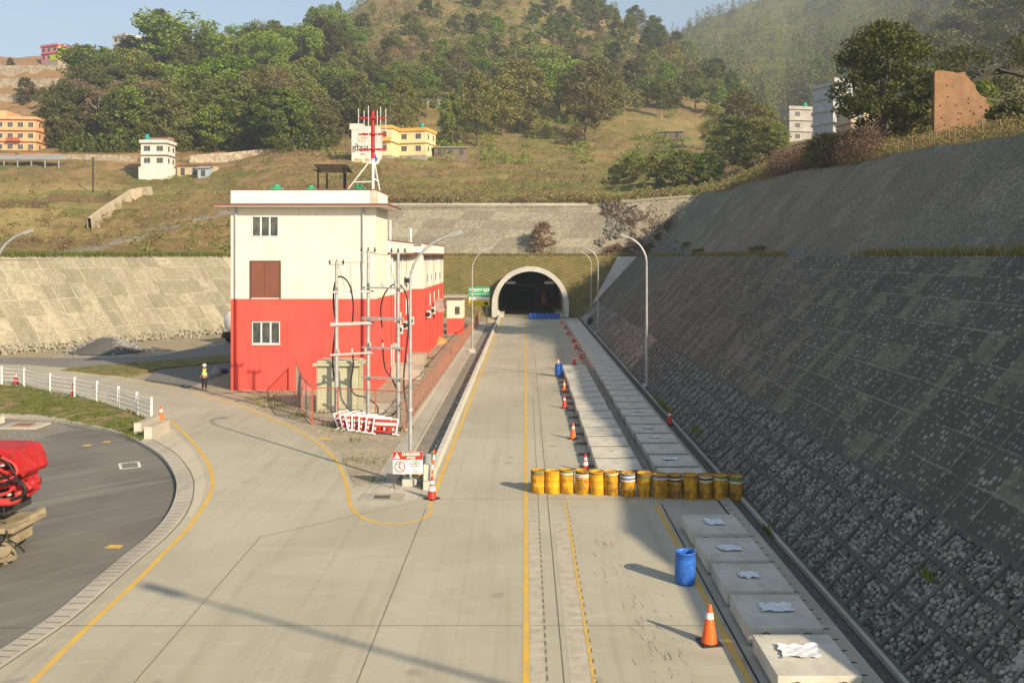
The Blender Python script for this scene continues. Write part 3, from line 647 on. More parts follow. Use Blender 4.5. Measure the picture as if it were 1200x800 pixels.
# ------------------------------------------------------------------ hillside terrain
# columns: picture-direction (as x/Y*F+616) -> list of (distance, height above horizon in that direction's own units)
COLS = {
 -700: [(60, 290), (120, 280), (200, 240), (300, 170), (365, 110), (420, 100), (600, 140), (1600, 240)],
 -200: [(97, 298), (130, 275), (170, 240), (215, 200), (235, 187), (250, 182), (300, 140), (365, 82), (420, 76), (600, 110), (1600, 230)],
 0:    [(97, 298), (130, 272), (170, 238), (215, 196), (232, 186), (238, 180), (255, 176), (300, 128), (365, 72), (410, 66), (600, 100), (1600, 220)],
 120:  [(110, 298), (150, 264), (180, 238), (215, 213), (232, 196), (236, 184), (260, 175), (300, 125), (340, 85), (380, 62), (600, 95), (1600, 220)],
 264:  [(120, 298), (150, 252), (190, 222), (215, 207), (236, 192), (260, 178), (300, 125), (380, 72), (430, 50), (650, 85), (1600, 220)],
 360:  [(130, 298), (152, 245), (190, 218), (215, 203), (240, 180), (260, 170), (320, 118), (400, 66), (450, 40), (650, 75), (1600, 210)],
 450:  [(151, 240), (190, 214), (225, 195), (250, 178), (280, 160), (320, 125), (400, 72), (480, 22), (560, -12), (700, 10), (1600, 190)],
 600:  [(151, 240), (180, 224), (215, 206), (250, 186), (290, 155), (350, 112), (450, 50), (560, -12), (640, -45), (800, -20), (1600, 170)],
 700:  [(151, 236), (180, 222), (215, 206), (250, 183), (290, 150), (350, 112), (450, 62), (560, 20), (610, 6), (760, 30), (1600, 160)],
 770:  [(151, 232), (180, 216), (215, 202), (250, 184), (290, 152), (350, 118), (450, 78), (540, 50), (600, 44), (760, 60), (1000, 62), (1600, 120)],
 830:  [(151, 226), (180, 208), (215, 192), (250, 182), (290, 160), (350, 130), (420, 108), (480, 104), (560, 118), (700, 84), (1000, 24), (1100, 18), (1600, 90)],
 920:  [(98, 205), (130, 196), (170, 186), (230, 172), (262, 166), (320, 158), (400, 150), (480, 140), (600, 96), (800, 42), (1050, -12), (1600, 60)],
 1050: [(64, 182), (80, 166), (100, 156), (150, 148), (230, 140), (300, 128), (450, 90), (700, 18), (1050, -70), (1600, 20)],
 1200: [(46, 155), (60, 150), (80, 142), (120, 134), (200, 112), (350, 62), (600, -30), (1000, -120), (1600, -40)],
 1700: [(25, 45), (40, 60), (80, 80), (140, 90), (250, 60), (400, 20), (700, -60), (1100, -160), (1600, -60)],
 2400: [(15, -80), (40, 20), (100, 50), (250, 30), (500, -20), (1000, -160), (1600, -60)],
}
CU = sorted(COLS)
LOGY = np.linspace(math.log(12), math.log(1700), 400)
ZT = []
for u in CU:
    ys = np.array([p[0] for p in COLS[u]], float); vs_ = np.array([p[1] for p in COLS[u]], float)
    vv = np.interp(LOGY, np.log(ys), vs_); ZT.append(H+(300-vv)/F*np.exp(LOGY))
ZT = np.array(ZT)
for _ in range(3): ZT[:, 1:-1] = .25*ZT[:, :-2]+.5*ZT[:, 1:-1]+.25*ZT[:, 2:]
def ray_hit(a, poly):
    """distance Y at which direction x = a*Y meets a plan polyline"""
    best = None
    for p, q in zip(poly[:-1], poly[1:]):
        f0 = p[0]-a*p[1]; f1 = q[0]-a*q[1]
        if f0*f1 <= 0 and f0 != f1:
            t = f0/(f0-f1); Y = p[1]+t*(q[1]-p[1]); z = p[2]+t*(q[2]-p[2])
            if Y > 0 and (best is None or Y < best[0]): best = (Y, z)
    return best
LT = [tuple(LT0-t_*58+Vector((0, 0, 9.4))), tuple(LT0+t_*60.5+Vector((0, 0, 9.4)))]
INNER_L = LT
xl = LT[1][0]
INNER = [LT[0], LT[1], (BC[0][0], BC[0][1], BC[0][2])]+BC[1:4]+[c for c in CR[::-1]]
UG = np.concatenate([np.arange(-560, -60, 20), np.arange(-60, 1290, 6), np.arange(1290, 2300, 25)])
R0 = []; Z0 = []
for u in UG:
    h = ray_hit((u-616)/F, INNER)
    if h is None: h = (24, 15.3) if u > 1200 else (60, 9.4)
    R0.append(h[0]); Z0.append(h[1])
R0 = np.array(R0); Z0 = np.array(Z0)
def zbase(u, Y):
    u = np.asarray(u, float); Y = np.asarray(Y, float)
    k = np.clip(np.searchsorted(CU, u)-1, 0, len(CU)-2); cu = np.array(CU, float)
    f = np.clip((u-cu[k])/(cu[k+1]-cu[k]), 0, 1); f = f*f*(3-2*f)*.5+f*.5
    li = np.clip((np.log(Y)-LOGY[0])/(LOGY[1]-LOGY[0]), 0, len(LOGY)-1.001); i = li.astype(int); g = li-i
    za = ZT[k, i]*(1-g)+ZT[k, i+1]*g; zb = ZT[k+1, i]*(1-g)+ZT[k+1, i+1]*g
    return za*(1-f)+zb*f
def terrain(u, Y):
    u = np.asarray(u, float); Y = np.asarray(Y, float); x = (u-616)/F*Y
    r0 = np.interp(u, UG, R0); z0 = np.interp(u, UG, Z0)
    z = zbase(u, Y); zr = zbase(u, r0)
    d = np.maximum(Y-r0, 0); z = z+(z0-zr)*np.exp(-d/9)
    amp = np.clip(d/25, 0, 1)*np.clip(Y/180, .3, 3.2)
    z = z+fbm(x/28, Y/28, 3, 4)*3.0*amp+fbm(x/6, Y/6, 8, 3)*.9*np.clip(d/10, 0, 1)
    wc = np.clip((u-330)/60, 0, 1)*np.clip((900-u)/60, 0, 1)*np.clip((Y-158)/10, 0, 1)*np.clip((480-Y)/60, 0, 1)*.75
    st = 2.6; zs = z+fbm(x/40, Y/40, 15, 3)*5; zq = np.floor(zs/st)*st+st*np.clip((zs/st-np.floor(zs/st)-.6)/.4, 0, 1)-(zs-z); z = z*(1-wc)+zq*wc
    # farmed terraces on the lower left and far upper left
    w = np.clip((310-u)/60, 0, 1)*np.clip((Y-118)/15, 0, 1)*np.clip((228-Y)/10, 0, 1)
    st = 2.0; zq = np.floor(z/st)*st+st*np.clip((z/st-np.floor(z/st)-.75)*4, 0, 1)
    z = z*(1-w)+zq*w
    w2 = np.clip((110-u)/25, 0, 1)*np.clip((Y-262)/8, 0, 1)*np.clip((420-Y)/20, 0, 1)
    st = 6.0; zq = np.floor(z/st)*st+st*np.clip((z/st-np.floor(z/st)-.55)/.45, 0, 1)*1.0
    z = z*(1-w2)+zq*w2
    return z
NR = 190
V = np.zeros((len(UG), NR, 3)); farm = np.zeros((len(UG), NR)); rock = np.zeros((len(UG), NR)); green = np.zeros((len(UG), NR)); soil = np.zeros((len(UG), NR))
for j in range(NR):
    t = j/(NR-1); Yj = R0*(1650/R0)**(t**1.15)
    z = terrain(UG, Yj) if j else Z0+.02
    if j == 0: Yj = Yj-.5; z = Z0-.45
    V[:, j, 0] = (UG-616)/F*Yj; V[:, j, 1] = Yj; V[:, j, 2] = z
    v = 300-(z-H)/Yj*F
    g = .44+.0*v; s = .33+.0*v
    g = np.where((UG > 560) & (UG < 860) & (v > 200), .58, g)
    s = np.where((UG > 590) & (UG < 740) & (v > 120) & (v < 200), .50, s)
    s = np.where((UG < 100) & (v < 140), .72, s); g = np.where((UG < 100) & (v < 140), .3, g)
    s = np.where((UG < 320) & (v > 245), .38, s); s = np.where((UG > 120) & (UG < 400) & (v < 200) & (v > 175), .62, s)
    g = np.where((v < 120) & (UG > 100), .48, g); s = np.where((UG > 300) & (v < 160) & (v > 20), .36, s)
    g = np.where(UG > 880, .5, g); far_ = (UG > 790) & (Yj > 430); g = np.where(far_, .64, g); s = np.where(far_, .2, s)
    farm[:, j] = np.clip((300-UG)/60, 0, 1)*np.clip((v-212)/8, 0, 1)*np.clip((Yj-112)/20, 0, 1)*np.clip((280-.2*UG*(UG > 60)-v)/14, 0, 1)
    farm[:, j] = np.maximum(farm[:, j], .42*np.clip((UG-330)/60, 0, 1)*np.clip((860-UG)/60, 0, 1)*(v > 120))
    rock[:, j] = np.where((UG > 55) & (UG < 300), np.clip(1-abs(v-(300-(UG-55)*.26)-4)/26, 0, 1)*.75, 0)+np.where(UG > 830, 0, 0)
    green[:, j] = g; soil[:, j] = s
idx = np.arange(len(UG)*NR).reshape(len(UG), NR)
Fq = np.stack([idx[:-1, :-1], idx[1:, :-1], idx[1:, 1:], idx[:-1, 1:]], -1).reshape(-1, 4)
me = npmesh('hillside', V.reshape(-1, 3), Fq, True)
for nm, arr in (('green', green), ('soil', soil), ('farm', farm), ('rock', rock)):
    at = me.attributes.new(nm, 'FLOAT', 'POINT'); at.data.foreach_set('value', arr.astype(np.float32).ravel())
struct(link('hillside', me, mat_terrain()))
def place(u, v):
    """first visible point of the hillside in the direction (u, v)"""
    r0 = float(np.interp(u, UG, R0)); Ys = np.linspace(r0+.5, 1200, 2400); z = terrain(np.full_like(Ys, u), Ys); vv = 300-(z-H)/Ys*F
    k = np.argmax(vv <= v)
    if vv[k] > v: k = int(np.argmin(vv))
    return Vector(((u-616)/F*Ys[k], Ys[k], z[k]))
def spot(x, Y): return Vector((x, Y, float(terrain(np.array([x/Y*F+616]), np.array([Y]))[0])))

# ------------------------------------------------------------------ foliage
def leaves(C, S, up=.35):
    """quads at centres C with half-sizes S"""
    n = len(C); nr = rng.normal(size=(n, 3)); nr[:, 2] += up*2; nr /= np.linalg.norm(nr, axis=1)[:, None]
    a = np.cross(nr, rng.normal(size=(n, 3))); a /= np.linalg.norm(a, axis=1)[:, None]+1e-9; b = np.cross(nr, a)
    S = S[:, None]; q = .62
    V = np.stack([C-a*S, C-b*S*q, C+a*S, C+b*S*q], 1).reshape(-1, 3)
    return V, np.arange(n*4).reshape(-1, 4)
def crown_pts(nc, per, h0, h1, rad, seed, shape='round', cr=.3):
    r = np.random.default_rng(seed); out = []
    for i in range(nc):
        t = r.uniform(0, 1)**.9
        if shape == 'round': env = math.sqrt(max(0, 1-(2*t-.85)**2*.8))
        elif shape == 'tall': env = .35+.65*math.sin(math.pi*min(1, t*.9+.1))
        elif shape == 'flat': env = .4+.6*math.sin(math.pi*(t*.6+.2))
        else: env = (1-t)**.7
        ph = r.uniform(0, 6.283); d = rad*env*math.sqrt(r.uniform(.15, 1))
        c = np.array([d*math.cos(ph), d*math.sin(ph), h0+(h1-h0)*t]); R_ = rad*cr*r.uniform(.6, 1.35)
        p = r.normal(size=(per, 3)); p /= np.linalg.norm(p, axis=1)[:, None]; p *= (R_*r.uniform(.45, 1, (per, 1))); p[:, 2] *= .62
        out.append(c+p)
    return np.concatenate(out)
def trunk_mb(h, r, lean, seed, h0, rad, nb=6):
    rd = random.Random(seed); mb = MB(); pts = [(lean*t*t*h*.3+rd.uniform(-.04, .04)*h*t, rd.uniform(-.03, .03)*h*t, h*t) for t in np.linspace(0, .92, 7)]
    mb.tube(pts, [r*(1-.75*t) for t in np.linspace(0, 1, 7)], 7)
    for k in range(nb):
        t = rd.uniform(.3, .8); i = int(t*6); b = Vector(pts[i]); ph = rd.uniform(0, 6.28); L = rad*rd.uniform(.5, .85)
        e = b+Vector((math.cos(ph)*L, math.sin(ph)*L, L*rd.uniform(.4, .9))); m_ = b.lerp(e, .5)+Vector((0, 0, -.06*L))
        mb.tube([b, m_, e], [r*.4, r*.28, r*.1], 5)
    return mb
M_BARK = pm('bark', (.13, .10, .07), (.09, .07, .05), 3, .95, .4); M_BARKP = pm('pale_bark', (.30, .27, .22), (.2, .18, .14), 3, .9, .2)
LEAF = {
 'dark': mat_leaf('leaf_dark_green', (.070, .080, .013), (.15, .16, .028)),
 'mid': mat_leaf('leaf_mid_green', (.11, .135, .018), (.205, .225, .036)),
 'bright': mat_leaf('leaf_bright_green', (.12, .175, .012), (.22, .28, .03)),
 'olive': mat_leaf('leaf_olive', (.14, .125, .03), (.24, .20, .055)),
 'brown': mat_leaf('leaf_dry_brown', (.17, .11, .055), (.27, .18, .09)),
}
def tree_proto(name, label, kind, leaf, h, rad, nc, per, ls, shape='round', h0=.28, seed=1, bark=None, cr=.3, lean=.2, parts=True, cat='tree', group=None, nb=6):
    t = thing(name, label, cat, (0, -500, -50), 0, group)
    C = crown_pts(nc, per, h*h0, h*.93, rad, seed, shape, cr); S = rng.uniform(.6, 1.25, len(C))*ls
    V, Fq = leaves(C, S); link('crown', npmesh('crown', V, Fq), LEAF[leaf], t)
    trunk_mb(h, h*.016+.06, lean, seed, h0, rad, nb).build('trunk', bark or M_BARK, t)
    return t
PROTO = {}
def mkp(key, *a, **k): PROTO[key] = tree_proto(*a, **k)
mkp('dark1', 'broadleaf_tree', 'dense dark green broadleaf tree', 0, 'dark', 12, 4.6, 84, 84, .255, h0=.08, seed=11)
mkp('dark2', 'broadleaf_tree', 'dense dark green broadleaf tree', 0, 'dark', 12, 3.8, 74, 84, .255, 'tall', .06, seed=12)
mkp('mid1', 'broadleaf_tree', 'mid green broadleaf tree', 0, 'mid', 12, 4.0, 70, 78, .25, h0=.12, seed=13)
mkp('mid2', 'slender_tree', 'mid green slender tree', 0, 'mid', 14, 2.7, 54, 66, .24, 'tall', .25, seed=14, bark=M_BARKP, cr=.38)
mkp('bright1', 'broadleaf_tree', 'bright green spreading tree', 0, 'bright', 11, 5.4, 64, 74, .25, 'flat', .35, seed=15, cr=.26)
mkp('bright2', 'slender_tree', 'bright green slender tree', 0, 'bright', 13, 2.8, 50, 66, .24, 'tall', .3, seed=16, bark=M_BARKP, cr=.36)
mkp('olive1', 'broadleaf_tree', 'olive tinted feathery tree', 0, 'olive', 13, 4.2, 66, 62, .24, 'tall', .2, seed=17, cr=.34)
mkp('brown1', 'bare_tree', 'half bare brown tree', 0, 'brown', 12, 3.6, 60, 34, .17, 'tall', .25, seed=18, bark=M_BARKP, cr=.34, nb=14)
used_p = set(); NTREE = 0
KL = {'dark1': 'dark green tree', 'dark2': 'tall dark green tree', 'mid1': 'mid green round tree', 'mid2': 'mid green slender tree', 'bright1': 'bright green spreading tree', 'bright2': 'bright green slender tree', 'olive1': 'olive tinted feathery tree', 'brown1': 'half bare brown tree'}
def tree(key, u, v, px_h, label=None, group=None, wide=1.0, pos=None):
    global NTREE
    p = pos or place(u, v); h = px_h/F*p.y*1.06; h0 = {'dark1': 12, 'dark2': 12, 'mid1': 12, 'mid2': 14, 'bright1': 11, 'bright2': 13, 'olive1': 13, 'brown1': 12}[key]
    pr = PROTO[key]; o = pr if key not in used_p else copy_tree(pr); used_p.add(key); NTREE += 1
    s = h/h0; o.location = p-Vector((0, 0, .3)); o.rotation_euler = (0, 0, random.uniform(0, 6.28)); o.scale = (s*wide, s*wide, s)
    area = region(u, v)
    tag(o, label or (KL[key]+' '+area), 'tree', group or (KL[key]+'s '+area))
    return o
def region(u, v):
    hgt = 'low on the hill' if v > 150 else 'halfway up the hill' if v > 112 else 'high on the hill' if v > 70 else 'near the skyline'
    for lim, nm in ((60, 'above the orange house'), (105, 'beside the left farm terraces'), (150, 'left of the small white house'), (205, 'above the small white house'), (262, 'above the cream shed'), (310, 'above the top left window of the building'), (355, 'above the roof parapet'), (415, 'above the black roof canopy'), (460, 'above the antenna mast'), (510, 'above the yellow topped house'), (575, 'left of the tunnel axis'), (660, 'above the tunnel mouth'), (730, 'above the right lamps'), (800, 'above the blue roofed hut'), (870, 'at the mouth of the hazy valley')):
        if u < lim: return hgt+' '+nm
    return hgt+' left of the grey house'
TREES = []
def scatter(n, u0, u1, vf0, vf1, keys, h0, h1, mind, wide=(.9, 1.25)):
    k = 0; tries = 0
    while k < n and tries < n*40:
        tries += 1; u = random.uniform(u0, u1); a, b = vf0(u), vf1(u); v = random.uniform(a, b)
        hh = random.uniform(h0, h1)*(.55+.45*(v-0)/180)
        if any((u-x)**2+((v-y)*1.6)**2 < mind**2 for x, y in TREES): continue
        TREES.append((u, v)); tree(random.choice(keys), u, v, hh, wide=random.uniform(*wide)); k += 1
# the picked-out trees first
tree('bright1', 208, 95, 72, 'large bright green tree rising highest from the left wood, right of the white hilltop house', 'landmark trees on the hill', 1.35); TREES.append((208, 95))
tree('dark2', 188, 62, 52, 'dark pointed tree behind the crown of the large bright green tree', 'landmark trees on the hill', .8)
tree('bright1', 108, 118, 58, 'bright green tree at the left end of the wood, below the white hilltop house', 'landmark trees on the hill', 1.25); TREES.append((108, 118))
tree('brown1', 328, 172, 92, 'half bare brown tree at the right end of the dense left wood', 'landmark trees on the hill', .95); TREES.append((328, 172))
for u, v, hh, k in ((31, 124, 34, 'dark2'), (50, 128, 26, 'mid1'), (73, 130, 22, 'mid1'), (12, 79, 11, 'dark1')): tree(k, u, v, hh); TREES.append((u, v))
tree('mid2', 90, 62, 17, 'tiny lone tree on the skyline between the pink house and the white hilltop house', 'landmark trees on the hill')
lo = lambda u: float(np.interp(u, [60, 120, 200, 330, 380, 420], [176, 176, 178, 180, 176, 160])); hi = lambda u: float(np.interp(u, [60, 100, 150, 260, 330, 420], [150, 100, 80, 66, 62, 55]))
scatter(58, 66, 385, lambda u: lo(u)-22, lo, ['dark1', 'dark2', 'dark1', 'mid1', 'dark2', 'mid1', 'brown1'], 50, 78, 9)
scatter(62, 95, 400, hi, lambda u: lo(u)-20, ['dark1', 'dark2', 'mid1', 'dark1', 'mid1', 'bright1'], 50, 70, 11)
scatter(16, 255, 430, lambda u: hi(u)-6, lambda u: hi(u)+10, ['mid1', 'dark1', 'bright1', 'mid2'], 30, 52, 10)
for u, v, hh, k in ((366, 34, 36, 'dark2'), (396, 22, 30, 'mid2'), (437, 18, 16, 'mid1'), (378, 52, 44, 'bright1'), (392, 62, 48, 'bright1')): tree(k, u, v, hh, wide=.8); TREES.append((u, v))
# the hill above the yellow house
for u, v, hh, k, w in ((475, 172, 78, 'olive1', .7), (560, 170, 84, 'olive1', .9), (608, 156, 84, 'olive1', 1.35), (588, 160, 70, 'olive1', 1.1), (655, 132, 60, 'bright1', 1.2), (686, 168, 92, 'olive1', .95), (700, 140, 70, 'dark1', 1.15), (676, 170, 26, 'olive1', 1.0), (530, 170, 62, 'mid1', .8), (420, 160, 74, 'mid1', 1.0), (405, 150, 60, 'dark1', 1.1), (447, 150, 52, 'mid1', .7), (472, 150, 42, 'bright2', .9), (385, 172, 40, 'dark1', 1.0), (520, 92, 46, 'bright2', 1.0), (582, 60, 40, 'bright2', 1.0)): tree(k, u, v, hh, wide=w); TREES.append((u, v))
scatter(62, 395, 800, lambda u: 88, lambda u: float(np.interp(u, [395, 520, 600, 700, 800], [140, 140, 128, 130, 150])), ['mid1', 'dark1', 'mid2', 'dark2', 'bright2', 'brown1', 'mid1', 'olive1', 'bright1'], 30, 54, 12)
scatter(78, 395, 800, lambda u: float(np.interp(u, [395, 450, 600, 690, 800], [44, 26, 0, 16, 62])), lambda u: 100, ['mid1', 'dark1', 'mid2', 'dark2', 'bright2', 'mid1', 'brown1', 'olive1'], 26, 46, 11)
scatter(20, 640, 880, lambda u: float(np.interp(u, [640, 700, 770, 830, 880], [8, 12, 46, 104, 140])), lambda u: float(np.interp(u, [640, 700, 770, 830, 880], [30, 34, 70, 116, 150])), ['mid2', 'dark2', 'mid1'], 40, 56, 9)
# valley and bamboo right of the berm
for u, v, hh, k, w in ((838, 176, 52, 'olive1', 1.1), (868, 182, 72, 'olive1', 1.25), (896, 182, 60, 'olive1', 1.1), (856, 196, 60, 'mid1', 1.3), (884, 198, 56, 'dark1', 1.2), (815, 130, 48, 'bright2', 1.1), (828, 134, 40, 'bright1', 1), (805, 118, 36, 'mid1', 1.1), (845, 140, 38, 'bright2', 1), (742, 214, 34, 'mid1', 1.3), (770, 218, 40, 'mid1', 1.4), (800, 220, 46, 'mid1', 1.4), (830, 216, 40, 'mid1', 1.3), (722, 216, 24, 'mid1', 1.2), (910, 186, 44, 'mid1', 1.0)): tree(k, u, v, hh, wide=w); TREES.append((u, v))
# thin leafless cherry like shrubs and a bush on the masonry slope
def bush(label, loc, h, r, leaf, per=30, nc=26, group=None, name='bush', ls=.09):
    t = thing(name, label, 'bush', loc, 0, group); C = crown_pts(nc, per, h*.05, h*.9, r, int(h*100+r*77+loc[0]*3) % 9999, 'round', .38); V, Fq = leaves(C, rng.uniform(.6, 1.3, len(C))*ls); link('foliage', npmesh('foliage', V, Fq), LEAF[leaf], t)
    mb = MB(); 
    for k in range(9): a = random.uniform(0, 6.28); mb.tube([(0, 0, -.2), (math.cos(a)*r*.3, math.sin(a)*r*.3, h*.45), (math.cos(a)*r*.8, math.sin(a)*r*.8, h*random.uniform(.7, 1))], [.03, .02, .006], 5)
    mb.build('stems', M_BARK, t); return t
bush('reddish brown dry bush growing on the stone slope above the tunnel', P(636, 296, 143.6), 5.2, 1.9, 'brown', 40, 60, ls=.16)
for i, (u, v, hh) in enumerate(((820, 292, .9), (889, 292, .9), (797, 277, 1.0))): bush(['small dark bush on the berm edge nearest the concrete wedge', 'small dark bush on the berm above the middle of the shaded slope', 'small dark bush part way up the upper grey slope'][i], (19.6+(.8 if i == 2 else 0), F*19.6/(u-616), 9.4+(.8 if i == 2 else 0)), hh, .8, 'brown' if i == 1 else 'dark', 24, 22)
# right crest: big dark tree, shrubs, trees behind the ruin
bt = thing('broadleaf_tree', 'huge dark broadleaf tree towering over the grey slope beside the white houses', 'tree', spot(31.5, 79)-Vector((0, 0, .4)))
C = crown_pts(150, 95, 2.6, 11.0, 4.3, 77, 'round', .24); V, Fq = leaves(C, rng.uniform(.6, 1.25, len(C))*.17); link('crown', npmesh('crown', V, Fq), LEAF['dark'], bt); trunk_mb(10.5, .32, .1, 5, .3, 4, 10).build('trunk', M_BARK, bt)
for i, (x, Y, h, r, lf, lb) in enumerate(((43.5, 88, 6.0, 2.6, 'mid', 'leafy green tree inside the ruined mud walls'), (36, 84, 4.2, 2.4, 'dark', 'low dark tree between the huge tree and the mud wall'), (29, 86, 3.4, 2.2, 'dark', 'low dark tree under the left side of the huge tree'), (45, 92, 9.5, 4, 'dark', 'dark tree rising behind the mud wall'), (52, 90, 10, 4.5, 'dark', 'dark tree at the right edge behind the ruin'), (60, 104, 13, 5, 'dark', 'tall dark tree at the top right corner'), (38, 70, 2.4, 1.6, 'dark', 'dark shrub left of the mud wall foot'))):
    t = thing('broadleaf_tree', lb, 'tree', spot(x, Y)-Vector((0, 0, .3))); C = crown_pts(70, 60, h*.15, h*.92, r, 100+i, 'round', .3); V, Fq = leaves(C, rng.uniform(.6, 1.25, len(C))*.17); link('crown', npmesh('crown', V, Fq), LEAF[lf], t); trunk_mb(h, .16, .2, 60+i, .3, r, 6).build('trunk', M_BARK, t)
for u, v, hh, k, w in ((1085, 120, 80, 'dark1', 1.1), (1120, 95, 80, 'dark1', 1.1), (1165, 70, 90, 'dark2', 1.2), (1195, 80, 90, 'dark1', 1.2), (1140, 60, 80, 'dark2', 1.1), (960, 100, 34, 'mid1', 1.1), (1075, 60, 50, 'dark2', 1.1)):
    tree(k, u, v, hh, pos=place(u, v), wide=w, label=KL[k]+' on the dark upper right slope, '+{1085: 'just right of the huge tree', 1120: 'directly behind the mud wall', 1165: 'right of the mud wall top', 1195: 'at the right picture edge', 1140: 'highest above the mud wall', 960: 'left of the huge tree', 1075: 'above the huge tree'}[u])
# ---- stuff: far wood, hillside scrub, crest grass
def stuff_leaves(name, label, C, S, leaf, cat, up=.35):
    V, Fq = leaves(C, S, up); o = link(name, npmesh(name, V, Fq), LEAF[leaf]); return tag(o, label, cat, kind='stuff')
def sample_img(n, u0, u1, Y0, Y1, cond=None, jitter=None):
    u = rng.uniform(u0, u1, n); Y = np.exp(rng.uniform(np.log(Y0), np.log(Y1), n)); r0 = np.interp(u, UG, R0); Y = np.maximum(Y, r0+rng.uniform(.5, 6, n)); z = terrain(u, Y); v = 300-(z-H)/Y*F
    m = np.ones(n, bool) if cond is None else cond(u, v, Y); return np.stack([(u-616)/F*Y, Y, z], 1)[m]
def clumps(B, n, r, h, sq=1.0):
    """n points in a dome above each base point"""
    k = len(B); rr = r*rng.uniform(.5, 1.4, k)[:, None]; hh = h*rng.uniform(.5, 1.4, k)[:, None]; ph = rng.uniform(0, 6.283, (k, n)); q = np.sqrt(rng.uniform(0, 1, (k, n))); t = rng.uniform(.05, 1, (k, n))
    w = np.sin(np.pi*np.clip(t*.8+.15, 0, 1))
    return np.stack([B[:, :1]+rr*q*np.cos(ph)*w, B[:, 1:2]+rr*q*np.sin(ph)*w, B[:, 2:3]+hh*t], -1).reshape(-1, 3)
# far wood beyond the valley, three tones
for leafk, n_, sd_ in (('dark', 1300, 1), ('mid', 1300, 2), ('olive', 450, 3)):
    B = sample_img(n_*4, 770, 1320, 470, 1250, lambda u, v, Y: (fbm(u/40., Y/60., 20+sd_) > -.10) & (u > 800-(Y-470)*.1))[:n_]
    stuff_leaves('far_wood', {'dark': 'dark green trees of the hazy far wood on the right-hand mountain', 'mid': 'mid green trees of the hazy far wood on the right-hand mountain', 'olive': 'olive bushes of the hazy far wood on the right-hand mountain'}[leafk], clumps(B, 60, 4.0, 13), rng.uniform(.7, 1.3, len(B)*60)*.62, leafk, 'wood')
# trees past the first 300 on the near hill, read as one mass
B = sample_img(5200, 100, 800, 262, 640, lambda u, v, Y: (fbm(u/30., Y/40., 31) > -.02) & ((u < 400) | (u > 520) | (v < 120)) & ~((u > 540) & (v > 128)) & (u > 385))[:680]
stuff_leaves('hill_wood', 'undergrowth and crowns filling the gaps between the hill trees', clumps(B, 46, 2.8, 7.5), rng.uniform(.7, 1.3, len(B)*46)*.48, 'mid', 'wood')
B = sample_img(5000, 75, 385, 228, 300, lambda u, v, Y: (v < 180) & (v > 165))[:200]
stuff_leaves('hill_wood', 'leafy undergrowth at the foot of the dense left wood', clumps(B, 46, 2.8, 4.2), rng.uniform(.7, 1.3, len(B)*46)*.42, 'dark', 'wood')
B = sample_img(5200, 380, 800, 240, 640, lambda u, v, Y: (fbm(u/22., Y/30., 41) > 0.0))[:1500]
stuff_leaves('hill_scrub', 'green scrub dotted over the dry middle slopes', clumps(B, 22, 1.7, 2.2), rng.uniform(.7, 1.3, len(B)*22)*.33, 'mid', 'scrub')
B = sample_img(9000, -120, 900, 125, 290, lambda u, v, Y: (v > 160) & (fbm(u/18., Y/9., 51) > np.where(u < 270, .13, -.02)) & (v < 292))[:1900]
stuff_leaves('slope_scrub', 'low olive scrub and weeds over the lower terraces and grassy slope', clumps(B, 14, 1.1, .9), rng.uniform(.6, 1.3, len(B)*14)*.20, 'olive', 'scrub')
B = sample_img(7000, -120, 900, 110, 290, lambda u, v, Y: (v > 165) & (fbm(u/14., Y/7., 61) > np.where(u < 270, .12, .03)) & (v < 295))[:1300]
stuff_leaves('slope_scrub', 'green weeds and low bushes over the lower terraces and grassy slope', clumps(B, 16, 1.0, 1.0), rng.uniform(.6, 1.3, len(B)*16)*.19, 'mid', 'scrub')
B = sample_img(5000, -120, 700, 100, 280, lambda u, v, Y: (v > 165) & (fbm(u/14., Y/7., 71) > np.where(u < 270, .12, .03)) & (v < 295))[:1500]
stuff_leaves('slope_scrub', 'dry brown brush over the lower terraces and grassy slope', clumps(B, 16, 1.1, 1.0), rng.uniform(.6, 1.3, len(B)*16)*.17, 'brown', 'scrub')
# brush along the crest of the grey slope
ii = rng.integers(0, len(CR), 5200); B = np.array(CR)[ii]+np.stack([rng.uniform(.1, 7, 5200)**1.0, rng.uniform(-1.5, 1.5, 5200), np.zeros(5200)], 1)
B[:, 2] = terrain(B[:, 0]/B[:, 1]*F+616, B[:, 1]); uB = B[:, 0]/B[:, 1]*F+616; B = B[(B[:, 1] > 22)]; uB = B[:, 0]/B[:, 1]*F+616
mk = (uB > 905) & (uB < 1030); stuff_leaves('crest_brush', 'dense brown and olive brush along the crest of the grey slope below the houses', clumps(B[mk], 34, 1.0, 2.1), rng.uniform(.6, 1.3, mk.sum()*34)*.10, 'brown', 'scrub')
mk = (uB > 830) & (rng.uniform(0, 1, len(B)) < .6); stuff_leaves('crest_brush', 'olive grass and brush along the crest of the grey slope', clumps(B[mk], 18, .7, .75), rng.uniform(.6, 1.3, mk.sum()*18)*.07, 'olive', 'scrub')
def blades(name, label, B, h, w, leaf):
    n = len(B); a = rng.uniform(0, 6.28, n); hh = h*rng.uniform(.4, 1.3, n); d = np.stack([np.cos(a), np.sin(a), 0*a], 1)*w; top = B+np.stack([rng.normal(0, .25, n)*hh, rng.normal(0, .25, n)*hh, hh], 1)
    V = np.stack([B-d, B+d, top+d*.2, top-d*.2], 1).reshape(-1, 3); o = link(name, npmesh(name, V, np.arange(4*n).reshape(-1, 4)), LEAF[leaf]); return tag(o, label, 'grass', kind='stuff')
Bn = 9000; Yb = rng.uniform(20, 142, Bn)**1.0; B = np.stack([rng.uniform(17.85, 18.7, Bn), Yb, np.full(Bn, 9.4)], 1); B = B[fbm(B[:, 1]/5, B[:, 0], 81) > -.04]
